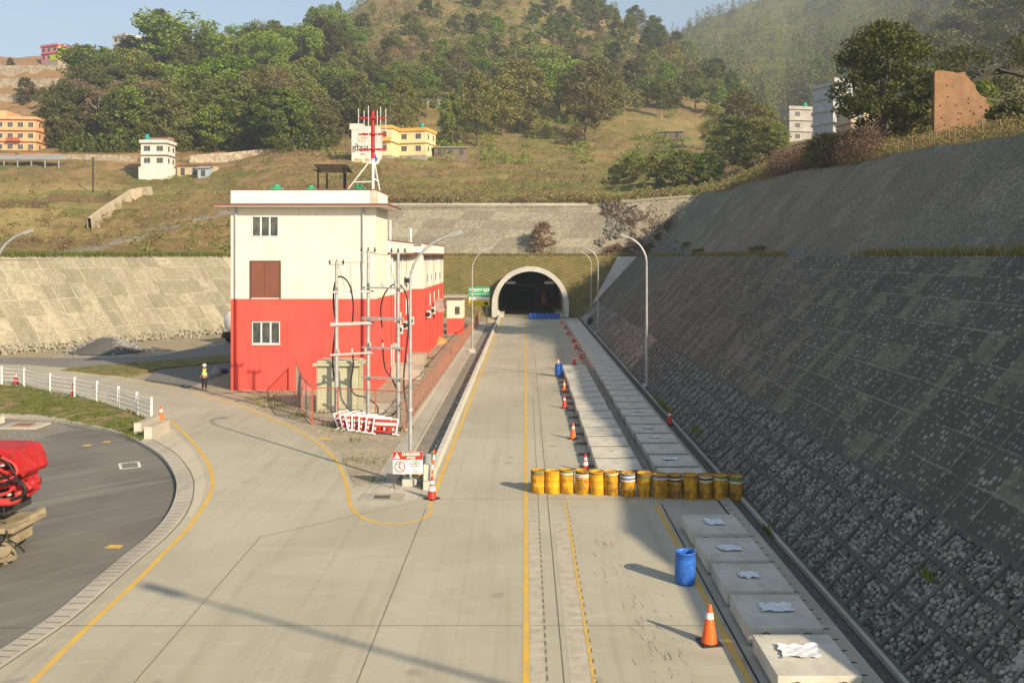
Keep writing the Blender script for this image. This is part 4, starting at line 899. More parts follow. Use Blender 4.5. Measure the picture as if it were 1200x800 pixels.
blades('berm_grass', 'thin strip of green grass along the berm above the shaded slope', B[::2], .36, .03, 'mid'); blades('berm_grass', 'dry grass stalks along the berm above the shaded slope', B[1::2], .42, .03, 'olive')
xx = rng.uniform(-30, 18, 6000); blades('berm_grass', 'dry grass along the berm above the tunnel mouth', np.stack([xx, rng.uniform(142.6, 143.4, 6000), np.full(6000, 9.42)], 1), .45, .05, 'olive')
s_r = rng.uniform(-20, 62, 9000); off_ = rng.uniform(-.6, 2.5, 9000); B = np.array([tuple(LT0+t_*s+Vector((-.87, .5, 0))*o_+Vector((0, 0, 9.4))) for s, o_ in zip(s_r, off_)]); blades('berm_grass', 'green grass along the top of the sunlit stone slope', B, .5, .06, 'mid')
# grass bank, verge weeds
pb = np.array(V0) if False else None
kk_ = rng.integers(0, nb-1, 7000); tt = rng.uniform(0, 1, 7000); B = np.array([tuple(rb[i].lerp(bbr[i], t)+Vector((rng.uniform(-.3, .3), rng.uniform(-.3, .3), .02+.2*math.sin(math.pi*t)))) for i, t in zip(kk_, tt)]); B = B[fbm(B[:, 0]/1.3, B[:, 1]/1.3, 5) > .02]
blades('bank_grass', 'tufts of green grass over the bank beside the asphalt yard', B, .11, .03, 'mid')
wd = []
for c_, r_, n_ in (((312, 470), 1.3, 260), ((330, 476), 1.2, 220), ((352, 487), .9, 160), ((300, 466), .8, 90), ((380, 483), .5, 120), ((398, 505), .8, 90), ((420, 515), .7, 70), ((477, 503), .6, 160), ((386, 500), .6, 60), ((440, 540), .9, 60), ((414, 540), .8, 60), ((320, 460), 1, 60), ((494, 430), .8, 300), ((499, 420), .8, 300), ((487, 438), .8, 200), ((440, 564), .4, 60), ((520, 395), 1, 200), ((536, 380), 1.2, 260)):
    g = G(*c_); 
    for _ in range(n_): wd.append((g.x+rng.normal(0, r_*.5), g.y+rng.normal(0, r_*.6), 0.0))
wd = np.array(wd)[rng.uniform(0, 1, len(wd)) < .6]; blades('weeds', 'scattered green weeds in the dry earth around the switchyard', wd, .17, .025, 'mid')
wd = [(8.3+rng.uniform(0, .35), 55+rng.normal(0, 1.5), .15) for _ in range(300)]+[(8.6+rng.uniform(0, .5), 46+rng.normal(0, .6), .4) for _ in range(220)]+[(8.25, 30.5+rng.normal(0, .3), 0) for _ in range(60)]+[(9.8+rng.uniform(0, .4), 22+rng.normal(0, .25), 1.5) for _ in range(120)]
blades('weeds', 'weeds at the foot of the shaded cobbled slope', np.array(wd), .2, .025, 'mid')
# landslip of rubble in the corner above the portal
RB = []
for _ in range(7000):
    x = rng.uniform(9.5, 27); s = rng.uniform(0, 1)**.7; Y = 143.4+8.2*s; z = 9.4+8.7*s
    x = min(x, 19.3+8*s)
    if float(fbm(x/3., s*4., 91)) < -.02+.25*max(0, (13-x)/3.5): continue
    RB.append((x+rng.normal(0, .3), Y-rng.uniform(-.1, .5), z, rng.uniform(.12, .45)))
for _ in range(1200):
    Y = rng.uniform(100, 145); s = rng.uniform(0, 1)**1.6; RB.append((19.3+s*3.2*(Y-95)/50, Y, 9.4+s*3.2*(Y-95)/50+.05, rng.uniform(.08, .3)))
RB = np.array(RB); n = len(RB); sc3 = RB[:, 3:4]*rng.uniform(.6, 1.3, (n, 3)); ang = rng.uniform(0, 6.28, n); X = OV[None]*sc3[:, None, :]
c, s_ = np.cos(ang)[:, None], np.sin(ang)[:, None]; VX = np.stack([X[..., 0]*c-X[..., 1]*s_, X[..., 0]*s_+X[..., 1]*c, X[..., 2]], -1)+RB[:, None, :3]
tag(link('rubble', npmesh('rubble', VX.reshape(-1, 3), (OF[None]+(np.arange(n)*len(OV))[:, None, None]).reshape(-1, 3)), mat_island('rubble_stone', (.10, .095, .08), (.22, .205, .17))), 'broken grey rubble spilling down the corner where the slopes meet above the tunnel', 'rubble', kind='stuff')
RB = []
for _ in range(1800):
    t = rng.uniform(-8, 58); p = L0+t_*t; d = abs(rng.normal(0, 1.0))+.1; q = p-Vector((-.87, .5, 0))*(d*.9-.6); RB.append((q.x, q.y, -.1+max(0, .9-d*.5)*rng.uniform(0, 1), rng.uniform(.05, .2)))
g = G(118, 412); 
for _ in range(1100):
    a = rng.uniform(0, 6.28); r_ = abs(rng.normal(0, 1)); RB.append((g.x+math.cos(a)*r_*1.9, g.y+1.5+math.sin(a)*r_*1.3, max(-.1, 1.35*(1-r_/2.2))*1.0-.05, rng.uniform(.07, .22)))
RB = np.array(RB); n = len(RB); sc3 = RB[:, 3:4]*rng.uniform(.6, 1.3, (n, 3)); ang = rng.uniform(0, 6.28, n); X = OV[None]*sc3[:, None, :]
c, s_ = np.cos(ang)[:, None], np.sin(ang)[:, None]; VX = np.stack([X[..., 0]*c-X[..., 1]*s_, X[..., 0]*s_+X[..., 1]*c, X[..., 2]], -1)+RB[:, None, :3]
VXa = VX[:1800]; VXb = VX[1800:]
tag(link('rubble', npmesh('rubble', VXa.reshape(-1, 3), (OF[None]+(np.arange(1800)*len(OV))[:, None, None]).reshape(-1, 3)), mat_island('pale_rubble', (.22, .20, .15), (.36, .33, .25))), 'pale loose stones along the foot of the sunlit slope', 'rubble', kind='stuff')
hp = link('gravel_heap', npmesh('gravel_heap', VXb.reshape(-1, 3), (OF[None]+(np.arange(len(VXb))*len(OV))[:, None, None]).reshape(-1, 3)), mat_island('grey_stone', (.16, .16, .155), (.28, .27, .26))); tag(hp, 'grey heap of crushed stone at the roadside under the sunlit slope', 'gravel heap', kind='stuff')
MBh = MB(); MBh.lathe([(3.6, -.1), (2.2, .55), (.9, 1.15), (0, 1.4)], 14, (g.x, g.y+1.5, 0)); tag(MBh.build('gravel_heap', M_GRAVD), 'solid core of the crushed stone heap', 'gravel heap', kind='stuff')

xb = rng.uniform(12.5, 28, 2600); sb = rng.uniform(.02, 1, 2600); xb = np.minimum(xb, 19.3+8*sb); B = np.stack([xb, 143.4+8.2*sb, 9.4+8.7*sb], 1); B = B[fbm(xb/2.5, sb*5, 77) > -.03+.2*np.clip((15-xb)/3, 0, 1)]
stuff_leaves('corner_brush', 'dry dark brush and creepers over the rubble corner above the tunnel', clumps(B, 16, .7, .8), rng.uniform(.6, 1.3, len(B)*16)*.14, 'brown', 'scrub')
# ------------------------------------------------------------------ control building
M_CREAM = mat_wall('cream_paint', (.72, .665, .55), (.67, .615, .50), .34)
M_REDP = mat_wall('red_wall_paint', (.70, .095, .072), (.62, .078, .06), .38)
M_BROWN = pm('brown_metal', (.20, .075, .05), (.17, .065, .045), 1, .6, grime=.15)
M_PARA = mat_wall('parapet_white', (.76, .72, .66), (.70, .66, .59), .3)
bl = thing('control_building', 'long cream and red painted building beside the road with a taller front block', 'building', (-15.6, 62.9, 0))
X0, X1, YF, YB = -5.1, 5.1, 0.0, 5.2                              # local frame: x from building centre, y from front wall
def lb(x0, x1, y0, y1, z0, z1, name, m, bev=0): b = MB(); b.box(x0, x1, y0, y1, z0, z1, bev); return b.build(name, m, bl)
lb(X0, X1, YF, YB, -.2, 6.4, 'lower_wall', M_REDP); lb(X0, X1, YF, YB, 6.4, 12.9, 'upper_wall', M_CREAM)
LB1, LB2 = 5.25, 6.15                                          # side face of the long block steps out once
lb(X0+.1, LB1, YB, 19.2, -.2, 6.4, 'lower_wall', M_REDP); lb(X0+.1, LB1, YB, 19.2, 6.4, 9.5, 'upper_wall', M_CREAM)
lb(X0+.1, LB2, 19.2, 40, -.2, 6.4, 'lower_wall', M_REDP); lb(X0+.1, LB2, 19.2, 40, 6.4, 9.5, 'upper_wall', M_CREAM)
r = MB(); r.box(X0-.9, X1+1.0, YF-.95, YB+.5, 12.88, 13.04, .02); r.build('eave', M_BROWN, bl)
r = MB(); r.box(X0-.85, X1+.95, YF-.9, YB+.45, 12.83, 12.878); r.build('eave_soffit', M_PARA, bl)
pr = MB()
for a in ((X0, X1, YF, YF+.18), (X0, X0+.18, YF+.182, YB), (X1-.18, X1, YF+.182, YB), (X0+.182, X1-.182, YB-.18, YB)): pr.box(a[0], a[1], a[2], a[3], 13.04, 14.02)
pr.build('parapet', M_PARA, bl)
pr = MB()
for a in ((X0-.04, X1+.04, YF-.04, YF+.22), (X0-.04, X0+.22, YF+.222, YB+.04), (X1-.22, X1+.04, YF+.222, YB+.04), (X0+.222, X1-.222, YB-.22, YB+.04)): pr.box(a[0], a[1], a[2], a[3], 14.02, 14.1)
pr.build('parapet_cap', M_BROWN, bl)
lb(X1-.42, X1+.02, YF-.02, YF+.62, 13.045, 14.02, 'corner_post', pm('grey_plaster', (.5, .47, .38), None, 1))
lb(X0+.2, LB1+.75, YB+.51, 19.6, 9.5, 9.66, 'eave', M_BROWN); lb(X0+.2, LB2+.75, 19.61, 40.6, 9.5, 9.655, 'eave', M_BROWN)
lb(LB1-.12, LB1+.06, YB+.02, 19.3, 9.66, 10.55, 'parapet', M_PARA); lb(LB2-.12, LB2+.06, 19.3, 40.1, 9.656, 10.5, 'parapet', M_PARA); lb(X0, LB2, 40, 40.15, 9.5, 10.5, 'parapet', M_PARA)
lb(LB1-.16, LB1+.1, YB+.02, 19.3, 10.55, 10.63, 'parapet_cap', M_BROWN); lb(LB2-.16, LB2+.1, 19.3, 40.1, 10.5, 10.58, 'parapet_cap', M_BROWN)
lb(X0+.3, LB1-.2, YB+.1, 40, 9.665, 9.75, 'roof_slab', M_CONC2)
M_FR = pm('window_frame_white', (.74, .74, .72), None, 2, .5, grime=.1)
def window(cx, z0, z1, w, panes=3, y=YF, parent=bl):
    fr = MB(); t = .055
    fr.box(cx-w/2, cx-w/2+t, y-.05, y+.03, z0, z1); fr.box(cx+w/2-t, cx+w/2, y-.05, y+.03, z0, z1)
    fr.box(cx-w/2+t, cx+w/2-t, y-.05, y+.03, z0, z0+t); fr.box(cx-w/2+t, cx+w/2-t, y-.05, y+.03, z1-t, z1)
    for k in range(1, panes): x = cx-w/2+w*k/panes; fr.box(x-.05, x+.05, y-.045, y+.03, z0+t, z1-t)
    wdw = MB().box(cx-w/2-.04, cx+w/2+.04, y-.06, y-.002, z0-.08, z0-.004).build('window', M_FR, parent)
    fr.build('frame', M_FR, wdw); MB().box(cx-w/2+t, cx+w/2-t, y-.02, y+.01, z0+t, z1-t).build('pane', M_GLASS, wdw)
    return wdw
window(-2.67, 10.75, 12.2, 1.87); window(-2.62, 3.25, 4.8, 1.95)
sh = MB(); sh.box(-3.66, -2.72, -.06, -.002, 6.5, 9.0, .01); sh.box(-2.7, -1.66, -.06, -.002, 6.5, 9.0, .01); s_o = sh.build('shutter_door', M_BROWN, bl)
f_ = MB(); f_.box(-3.74, -3.665, -.075, -.001, 6.42, 9.08); f_.box(-1.655, -1.58, -.075, -.001, 6.42, 9.08); f_.box(-3.66, -1.66, -.075, -.001, 9.005, 9.08); f_.build('frame', pm('dark_brown', (.12, .045, .03), None, 2), s_o)
def pipe(x, y, z0, z1, m, r=.07): MB().tube([(x, y, z0), (x, y, z1)], r, 10).build('downpipe', m, bl)
M_PIPEU = pm('grey_blue_pipe', (.42, .45, .46), None, 2, .5); M_PIPEL = pm('dark_red_pipe', (.30, .02, .02), None, 2, .5)
for x in (-4.72, 4.2): pipe(x, -.1, 6.4, 12.83, M_PIPEU, .075); pipe(x, -.1, 0, 6.4, M_PIPEL, .075)
for i, y in enumerate((6.2, 8.4, 11.8, 14.6, 17.0, 22, 25.5, 29, 33, 37)):
    x = (LB1 if y < 19.2 else LB2)+.07; pipe(x, y, 6.4, 9.5, M_PIPEU if i % 2 else M_PARA, .05); pipe(x, y, .3, 6.4, M_REDP, .05)
# louvre windows high on the side wall, ac units with drain pipes
for y in (13.2, 17.2, 22.5, 26, 30.5, 35):
    x = LB1 if y < 19.2 else LB2; w = MB().box(x+.002, x+.06, y-.5, y+.5, 6.85, 7.75).build('window', M_FR, bl)
    g_ = MB(); [g_.box(x+.061, x+.085, y-.42+k*.3, y-.18+k*.3, 6.93, 7.67) for k in range(3)]; g_.build('pane', M_GLASS, w)
def acunit(x, y, z):
    a = MB().box(x+.1, x+.45, y-.42, y+.42, z, z+.62, .02).build('air_conditioner', M_WHITE, bl)
    MB().lathe([(0, 0), (.23, 0), (.23, .03), (0, .03)], 16, M=Matrix.Translation((x+.25, y-.425, z+.31)) @ Matrix.Rotation(R(90), 4, 'X')).build('fan_grille', M_DARK, a)
    MB().box(x+.002, x+.5, y-.3, y+.3, z-.04, z-.004).build('bracket', M_STEEL, a)
for y, z in ((9.2, 3.2), (12.5, 3.3), (16.2, 3.4), (22, 3.6), (26, 3.7), (14.5, 7.0)): acunit(LB1 if y < 19.2 else LB2, y, z)
for y, z0, z1 in ((7.3, 4.2, 6.6), (10.5, 3.0, 4.8), (13.8, 4.4, 5.8), (15.5, 4.4, 5.6), (24.5, 4.6, 5.8), (28.5, 4.6, 5.8), (33, 4.6, 5.8)):
    MB().tube([((LB1 if y < 19.2 else LB2)+.12, y, z0), ((LB1 if y < 19.2 else LB2)+.12, y, z1)], .045, 8).build('vent_pipe', M_WHITE, bl)
MB().box(LB1+.002, LB1+.06, 6.0, 7.3, .3, 2.6).build('door', M_WHITE, bl)
st_ = MB(); st_.box(LB1+.07, LB1+2.3, 5.4, 8.3, -.1, .75, .02); st_.box(LB1+.07, LB1+1.6, 5.6, 8.0, .752, .98, .02); st_.build('steps', M_CONC2, bl)
st_ = MB(); st_.box(LB1+.07, LB1+1.6, 14.4, 16.4, -.1, .9, .02); st_.build('steps', M_CONC2, bl)
for y, h in ((YB+.4, 1.5), (18, 1.3)): 
    MB().box(LB1-.05, LB1+.07, y, y+.12, 10.63, 10.63+h).build('roof_post', M_WHITE, bl)
MB().tube([(LB1-1, 24, 9.7), (LB1-1, 24, 12.3)], .05).build('vent_pipe', M_STEEL, bl); MB().tube([(LB1-1, 15, 9.7), (LB1-1, 15, 12.3)], .03).build('vent_pipe', M_STEEL, bl)
# awning like half dish on the side wall
dsh = thing('satellite_dish', 'large dull pink satellite dish on the side wall of the red building', 'dish', (-15.6+LB2+.25, 62.9+28, 4.0)); dsh.scale = (.62, .62, .62)
MB().lathe([(0, -.22), (.5, -.17), (.9, -.05), (1.15, .12), (1.13, .14), (.88, -.02), (.48, -.13), (0, -.18)], 22, M=Matrix.Translation((.9, 0, .6)) @ Matrix.Rotation(R(75), 4, 'X') @ Matrix.Rotation(R(18), 4, 'Y')).build('reflector', pm('dusty_grey', (.30, .22, .2), None, 2), dsh)
MB().tube([(-.28, 0, 0), (.3, 0, 0), (.9, .1, .5)], .05).build('arm', M_DARK, dsh)
# roof tanks, canopy, mast
for i, (u, lab) in enumerate(((325, 'green water tank lid, left of the three showing above the roof parapet'), (365, 'green water tank lid, middle of the three above the parapet, by the black canopy'), (421, 'green water tank lid nearest the red mast on the roof'))):
    t = thing('water_tank', lab, 'tank', (((u-616)/F)*66, 65.8, 13.04), 0, 'green roof tanks'); t.scale = (1, 1, 1.18) if i != 1 else (.8, .8, 1.15)
    MB().lathe([(.62, 0), (.64, .6), (.64, 1.02), (.58, 1.12), (.4, 1.17), (.28, 1.2), (0, 1.2)], 20).build('body', M_GREENT, t); MB().lathe([(.26, 1.2), (.27, 1.3), (.2, 1.34), (0, 1.35)], 14).build('lid', M_GREENT, t)
cn = thing('roof_canopy', 'black steel frame canopy with a slatted sloping top on the building roof', 'canopy', ((391-616)/F*66.5, 66.5, 13.04))
cb_ = MB()
for k in range(7): cb_.box(-1.25, 1.2, -1.0+k*.33, -.88+k*.33, 3.0-.06*k, 3.06-.06*k)
cb_.box(-1.25, -1.15, -1.05, 1.15, 2.62, 2.7); cb_.box(1.1, 1.2, -1.05, 1.15, 2.62, 2.7); cb_.build('slats', pm('black_steel', (.012, .012, .013), None, 3, .6), cn)
for x in (-.95, .95, .7, -.7): MB().box(x-.05, x+.05, (-.9 if abs(x) > .8 else .9)-.05, (-.9 if abs(x) > .8 else .9)+.05, 0, 2.95 if abs(x) > .8 else 2.6).build('leg', pm('black_steel', (.03, .03, .032)), cn)
ms = thing('antenna_mast', 'red and white antenna mast with rows of aerials on the front corner of the roof', 'mast', ((437-616)/F*64.4, 64.4, 14.1-1.06))
MB().tube([(0, 0, 0), (0, 0, 3.35)], .10, 12).build('lower_tube', M_WHITE, ms); mr_ = MB(); mr_.tube([(0, 0, 3.36), (0, 0, 6.75)], .14, 12)
for z in (6.2, 5.05, 3.95): mr_.lathe([(.14, 0), (.3, .03), (.3, .1), (.14, .13)], 12, (0, 0, z)); mr_.bar((-1.0, -.18, z+.02), (1.0, -.18, z+.02), .11); mr_.bar((-.8, .15, z+.1), (.8, .15, z+.1), .10); [mr_.bar((sx_*.55, -.3, z+.06), (sx_*.55, .25, z+.06), .1) for sx_ in (-1, 1)]
mr_.build('red_tube', pm('mast_red', (.42, .025, .03), None, 4, .5), ms)
for x, y, z0, z1 in ((-1.0, -.2, 4.7, 6.9), (-.6, -.2, 4.6, 6.75), (-.28, -.28, 4.0, 7.1), (.36, -.28, 4.3, 6.75), (.58, -.2, 4.0, 7.05), (.95, -.2, 5.3, 6.9), (-.62, .2, 3.9, 5.3), (.62, .2, 3.9, 5.6)): MB().tube([(x, y, z0), (x, y, z1)], .036, 8).build('aerial', pm('aerial_grey', (.5, .5, .48), None, 4), ms)
for a, b in (((-.05, 0, 3.4), (-2.75, .6, .1)), ((-1.4, .3, 1.7), (-.05, 0, 1.7)), ((.05, .1, 3.3), (.5, 1.2, 0)), ((.1, .05, 1.9), (.3, .7, 1.7))): MB().bar(a, b, .08).build('brace', M_WHITE, ms)

# ------------------------------------------------------------------ houses on the hill
M_HW = pm('house_white', (.66, .64, .58), (.55, .53, .48), .4, .85, grime=.3)
M_HWIN = pm('house_window', (.06, .06, .065), (.10, .10, .10), 2, .3, grime=0)
def house(label, u, v, Y, w, d, floors, fh, wall, trim, rz=0.0, nwin=2, roofrail=True, tank=None, cat='house', base=0.0, stair=False, winm=None, z=None, side=2):
    p = P(u, v, Y); p.z = p.z if z is None else z
    t = thing('house', label, cat, p, rz)
    h = floors*fh
    MB().box(-w/2, w/2, 0, d, -6, -.001).build('plinth', pm('plinth_stone', (.35, .32, .27), None, 1, .9), t) if base == 0 else MB().box(-w/2-.4, w/2+.4, -.4, d+.2, -5, base).build('plinth', wall, t)
    z0 = base; MB().box(-w/2, w/2, .01, d, z0+.002, z0+h).build('wall', wall, t)
    for k in range(1, floors+1): 
        z = z0+k*fh; MB().box(-w/2-.35, w/2+.35, -.4, d+.3, z-.09, z+.09).build('roof' if k == floors else 'floor_band', trim, t)
    if roofrail:
        b = MB(); b.box(-w/2-.3, w/2+.3, -.35, -.2, z0+h+.1, z0+h+.75); b.box(-w/2-.3, -w/2-.15, -.19, d+.2, z0+h+.1, z0+h+.75); b.box(w/2+.15, w/2+.3, -.19, d+.2, z0+h+.1, z0+h+.75); b.build('parapet', trim if roofrail == 2 else wall, t)
    for f in range(floors):
        for k in range(nwin):
            cx = -w/2+w*(k+.5)/nwin; zz = z0+f*fh+fh*.34; ww = min(1.5, w/nwin*.5)
            wd_ = MB().box(cx-ww/2-.07, cx+ww/2+.07, -.05, .009, zz-.07, zz+fh*.42+.07).build('window', winm or M_HW, t)
            MB().box(cx-ww/2, cx-.03, -.075, -.051, zz, zz+fh*.42).box(cx+.03, cx+ww/2, -.075, -.051, zz, zz+fh*.42).build('pane', M_HWIN, wd_)
        for k in range(side):
            cy = d*(k+.5)/side; zz = z0+f*fh+fh*.34
            for sgn in ((1,) if side else ()):
                x = w/2*sgn; wd_ = MB().box(min(x, x+.05*sgn), max(x, x+.05*sgn), cy-.55, cy+.55, zz-.05, zz+fh*.42+.05).build('window', winm or M_HW, t)
                MB().box(min(x+.051*sgn, x+.075*sgn), max(x+.051*sgn, x+.075*sgn), cy-.48, cy+.48, zz, zz+fh*.42).build('pane', M_HWIN, wd_)
    if tank:
        ox = tank[0]; tk_ = thing('water_tank', tank[2], 'tank', t.location+Matrix.Rotation(rz, 3, 'Z') @ Vector((ox, d*.3, z0+h+.09)))
        MB().lathe([(.6, .9), (.63, 1.0), (.63, 1.9), (.5, 2.15), (.15, 2.3), (0, 2.3)], 16).build('body', tank[1], tk_)
        s_ = MB(); [s_.box(a-.06, a+.06, b-.06, b+.06, 0, .95) for a in (-.4, .4) for b in (-.4, .4)]; s_.box(-.6, .6, -.6, .6, .86, .92); s_.build('stand', M_STEEL, tk_)
    return t
M_TEAL = pm('teal_tank', (.02, .30, .24), None, 2, .5)
hw = house('small white three storey house with a tall blank white plinth among the terraces', 180, 213, 218, 6.2, 5.5, 2, 2.9, M_HW, pm('band_grey', (.30, .28, .25), None, 1), 0.0, 2, True, (-2.2, M_TEAL, 'teal water tank on the roof of the small white house'), base=3.6, z=None)
# rooftop room of the white house
MB().box(-2.0, 3.0, 1.8, 5.2, 9.5, 11.3).build('roof_room', pm('brownish_wall', (.30, .2, .14), None, 1), hw); MB().box(-3.2, 3.2, 1.2, 5.4, 11.31, 11.42).build('roof_sheet', M_DARK, hw)
M_OR = pm('orange_plaster', (.70, .40, .20), (.62, .35, .18), .4); M_TERR = pm('terracotta_trim', (.42, .12, .07), None, 1)
ho = house('orange three storey house with terracotta bands at the left edge', 12, 178, 243, 13.5, 8, 3, 3.0, M_OR, M_TERR, R(4), 5, True, (-2.5, pm('grey_tank', (.15, .16, .17)), 'dark grey water tank on the orange house roof'), side=2, z=37.4)
bc = MB(); bc.box(-.5, 3, -1.3, -.41, 3.0, 3.15); bc.box(-.5, 3, -1.3, -1.2, 3.15, 4.0); bc.build('balcony', M_TERR, ho)
MB().box(-7.5, -1, 0, 7.8, 9.25, 11.4).build('roof_room', M_OR, ho)
hp_ = house('pink and lime green house on the far left hilltop', 58, 72, 360, 9.5, 7, 2, 3.0, pm('pink_wall', (.62, .22, .26), None, 1), pm('pink_trim', (.60, .06, .15), None, 1), R(-24), 3, True, side=2)
MB().box(4.76, 4.9, 0.2, 6.8, .1, 5.8).box(.3, 4.7, -.12, -.06, .1, 2.8).build('lime_wall', pm('lime_wall', (.45, .55, .05), None, 1), hp_)
hh_ = house('white three storey house on the left skyline beside the wood', 140, 70, 345, 7.5, 7, 3, 3.0, M_HW, M_HW, R(-30), 2, True, side=2)
hy = house('yellow topped two storey house above the grassy slope', 482, 182, 243, 8.2, 8, 2, 3.3, pm('pale_yellow', (.72, .62, .36), None, .4), pm('orange_trim', (.70, .38, .09), None, 1), R(-14), 2, 2, (2.2, M_TEAL, 'green water tank on the yellow topped house'), side=2)
hy2 = house('yellow balconied wing beside the white advertising wall', 450, 182, 238, 4.2, 7, 2, 3.6, pm('pale_yellow', (.72, .62, .36)), pm('orange_trim', (.70, .38, .09)), R(-10), 1, 2, side=0)
MB().box(-1.9, 2.1, -1.1, -.42, 3.7, 4.7).build('balcony', pm('orange_trim', (.70, .38, .09)), hy2)
# white advertising wall, seen square on, with emblem and lettering
ad = thing('advertising_wall', 'white gable wall painted with a flower emblem, dark lettering and blue and yellow marks', 'wall', P(427, 190, 231))
M_INK = pm('dark_ink', (.06, .06, .07), None, 4); 
b = MB(); b.box(-3.3, 3.6, 0, 6, -4, 9.2); b.build('wall', M_HW, ad); MB().box(-3.8, -.4, -.1, 6, 8.4, 9.9).build('roof_band', M_HW, ad)
em = MB()
for k in range(8):
    a = k*math.pi/4; M = Matrix.Translation((-.6, -.04, 6.2)) @ Matrix.Rotation(a, 4, 'Y') @ Matrix.Translation((0, 0, .95)); em.bar(M @ Vector((-.28, 0, 0)), M @ Vector((0, 0, .42)), .09, .04); em.bar(M @ Vector((.28, 0, 0)), M @ Vector((0, 0, .42)), .09, .04); em.bar(M @ Vector((-.28, 0, 0)), M @ Vector((0, 0, -.3)), .07, .04); em.bar(M @ Vector((.28, 0, 0)), M @ Vector((0, 0, -.3)), .07, .04)
em.build('emblem', pm('grey_ink', (.25, .25, .22)), ad); MB().lathe([(0, 0), (.35, 0)], 16, M=Matrix.Translation((-.6, -.03, 6.2)) @ Matrix.Rotation(R(90), 4, 'X')).build('emblem_centre', M_YEL, ad)
vtext('lettering', 'होटल', 2.2, M_INK, ad, -1.0, -.03, 3.4, ext=.02, bold=.03); vtext('small_lettering', 'होटल', .7, pm('grey_ink', (.25, .25, .22)), ad, -.3, -.03, 2.0, ext=.02)
vtext('yellow_lettering', 'होटल', 1.1, M_YEL, ad, -1.6, -.03, .4, ext=.02, bold=.05); vtext('yellow_lettering', 'रोड', 1.1, M_YEL, ad, .8, -.03, .4, ext=.02, bold=.05)
bs = MB(); bs.add([(1.9, -.03, .2), (2.2, -.03, 2.0), (2.5, -.03, 1.4), (2.9, -.03, 2.2), (3.1, -.03, 1.2), (3.5, -.03, 1.0), (3.2, -.03, .3), (2.6, -.03, -.2)], [(0, 1, 2, 3, 4, 5, 6, 7)]); bs.build('blue_mark', M_BLUE, ad)
# right-hand houses
M_HG = pm('grey_render', (.40, .39, .36), (.30, .29, .27), .4)
hr1 = house('grey two storey house with cream balcony wall and green tank below the huge tree', 944, 172, 250, 10, 9, 3, 3.1, M_HG, pm('cream_band', (.5, .46, .36), None, 1), R(14), 2, True, (1.4, pm('green_tank', (.02, .33, .17)), 'green water tank on the grey house right of the valley'), side=1, z=41)
hr2 = house('tall narrow white four storey house partly behind the huge dark tree', 988, 168, 215, 6.2, 7, 4, 3.0, pm('pale_blue_white', (.40, .43, .46), None, .5), M_HG, R(24), 2, True, side=2, z=38.2)
for k in range(4): MB().box(-3.9, 1.0, -1.3, -.41, 3.2*k+2.9, 3.2*k+3.0).box(-3.9, 1.0, -1.3, -1.2, 3.2*k+3.0, 3.2*k+3.85).build('balcony', M_HG, hr2)
hr3 = house('small cream house under the right side of the huge tree', 1018, 160, 190, 8, 6, 2, 3.0, pm('cream_wall', (.50, .42, .28), None, .5), pm('rust_roof', (.28, .10, .06), None, 1), R(10), 2, False, side=1, z=34.5)
# sheds
def shed(label, u, v, Y, w, d, h, wall, roof, rz=0.0, win=1):
    t = thing('shed', label, 'shed', P(u, v, Y)+Vector((0, 0, -.3)), rz); MB().box(-w/2, w/2, 0, d, -2, h).build('wall', wall, t)
    MB().add([(-w/2-.4, -.5, h-.05), (w/2+.4, -.5, h-.05), (w/2+.4, d+.4, h+.7), (-w/2-.4, d+.4, h+.7), (-w/2-.4, -.5, h+.05), (w/2+.4, -.5, h+.05), (w/2+.4, d+.4, h+.8), (-w/2-.4, d+.4, h+.8)], [(3, 2, 1, 0), (4, 5, 6, 7), (0, 1, 5, 4), (1, 2, 6, 5), (2, 3, 7, 6), (3, 0, 4, 7)]).build('roof', roof, t)
    for k in range(win): x = -w/2+w*(k+.5)/win; MB().box(x-.5, x+.5, -.06, -.002, .4, h*.8).build('door' if k == 0 else 'window', pm('shed_opening', (.08, .08, .08)), t)
    return t
shed('low cream shed with a rusty brown roof right of the small white house', 228, 206, 222, 9, 4, 2.8, pm('cream_wall', (.50, .42, .28)), pm('rust_roof', (.28, .10, .06)), R(-4), 3)
shed('pale blue tin hut at the right end of the cream shed', 238, 207, 219, 2.6, 2.5, 2.4, pm('pale_blue_tin', (.35, .42, .46)), M_HG, 0, 1)
shed('low tin roofed shed right of the yellow topped house', 528, 182, 246, 9, 4, 2.4, pm('dull_brown', (.2, .16, .12)), pm('tin_roof', (.36, .36, .34)), 0, 3)
shed('blue tin roofed hut on the bare earth patch at right of the hill', 786, 162, 285, 8, 5, 2.4, pm('dull_brown', (.2, .16, .12)), pm('pale_blue_tin', (.35, .42, .46)), R(-10), 2)
shed('row of tin roofed huts among the trees above the yellow topped house', 492, 122, 330, 16, 5, 2.6, M_HG, pm('pale_blue_tin', (.35, .42, .46)), R(5), 4)
shed('pink plastered hut in the trees above the antenna mast', 446, 122, 332, 3.6, 4, 5.2, pm('pink_plaster', (.55, .30, .22)), pm('tin_roof', (.36, .36, .34)), 0, 1)
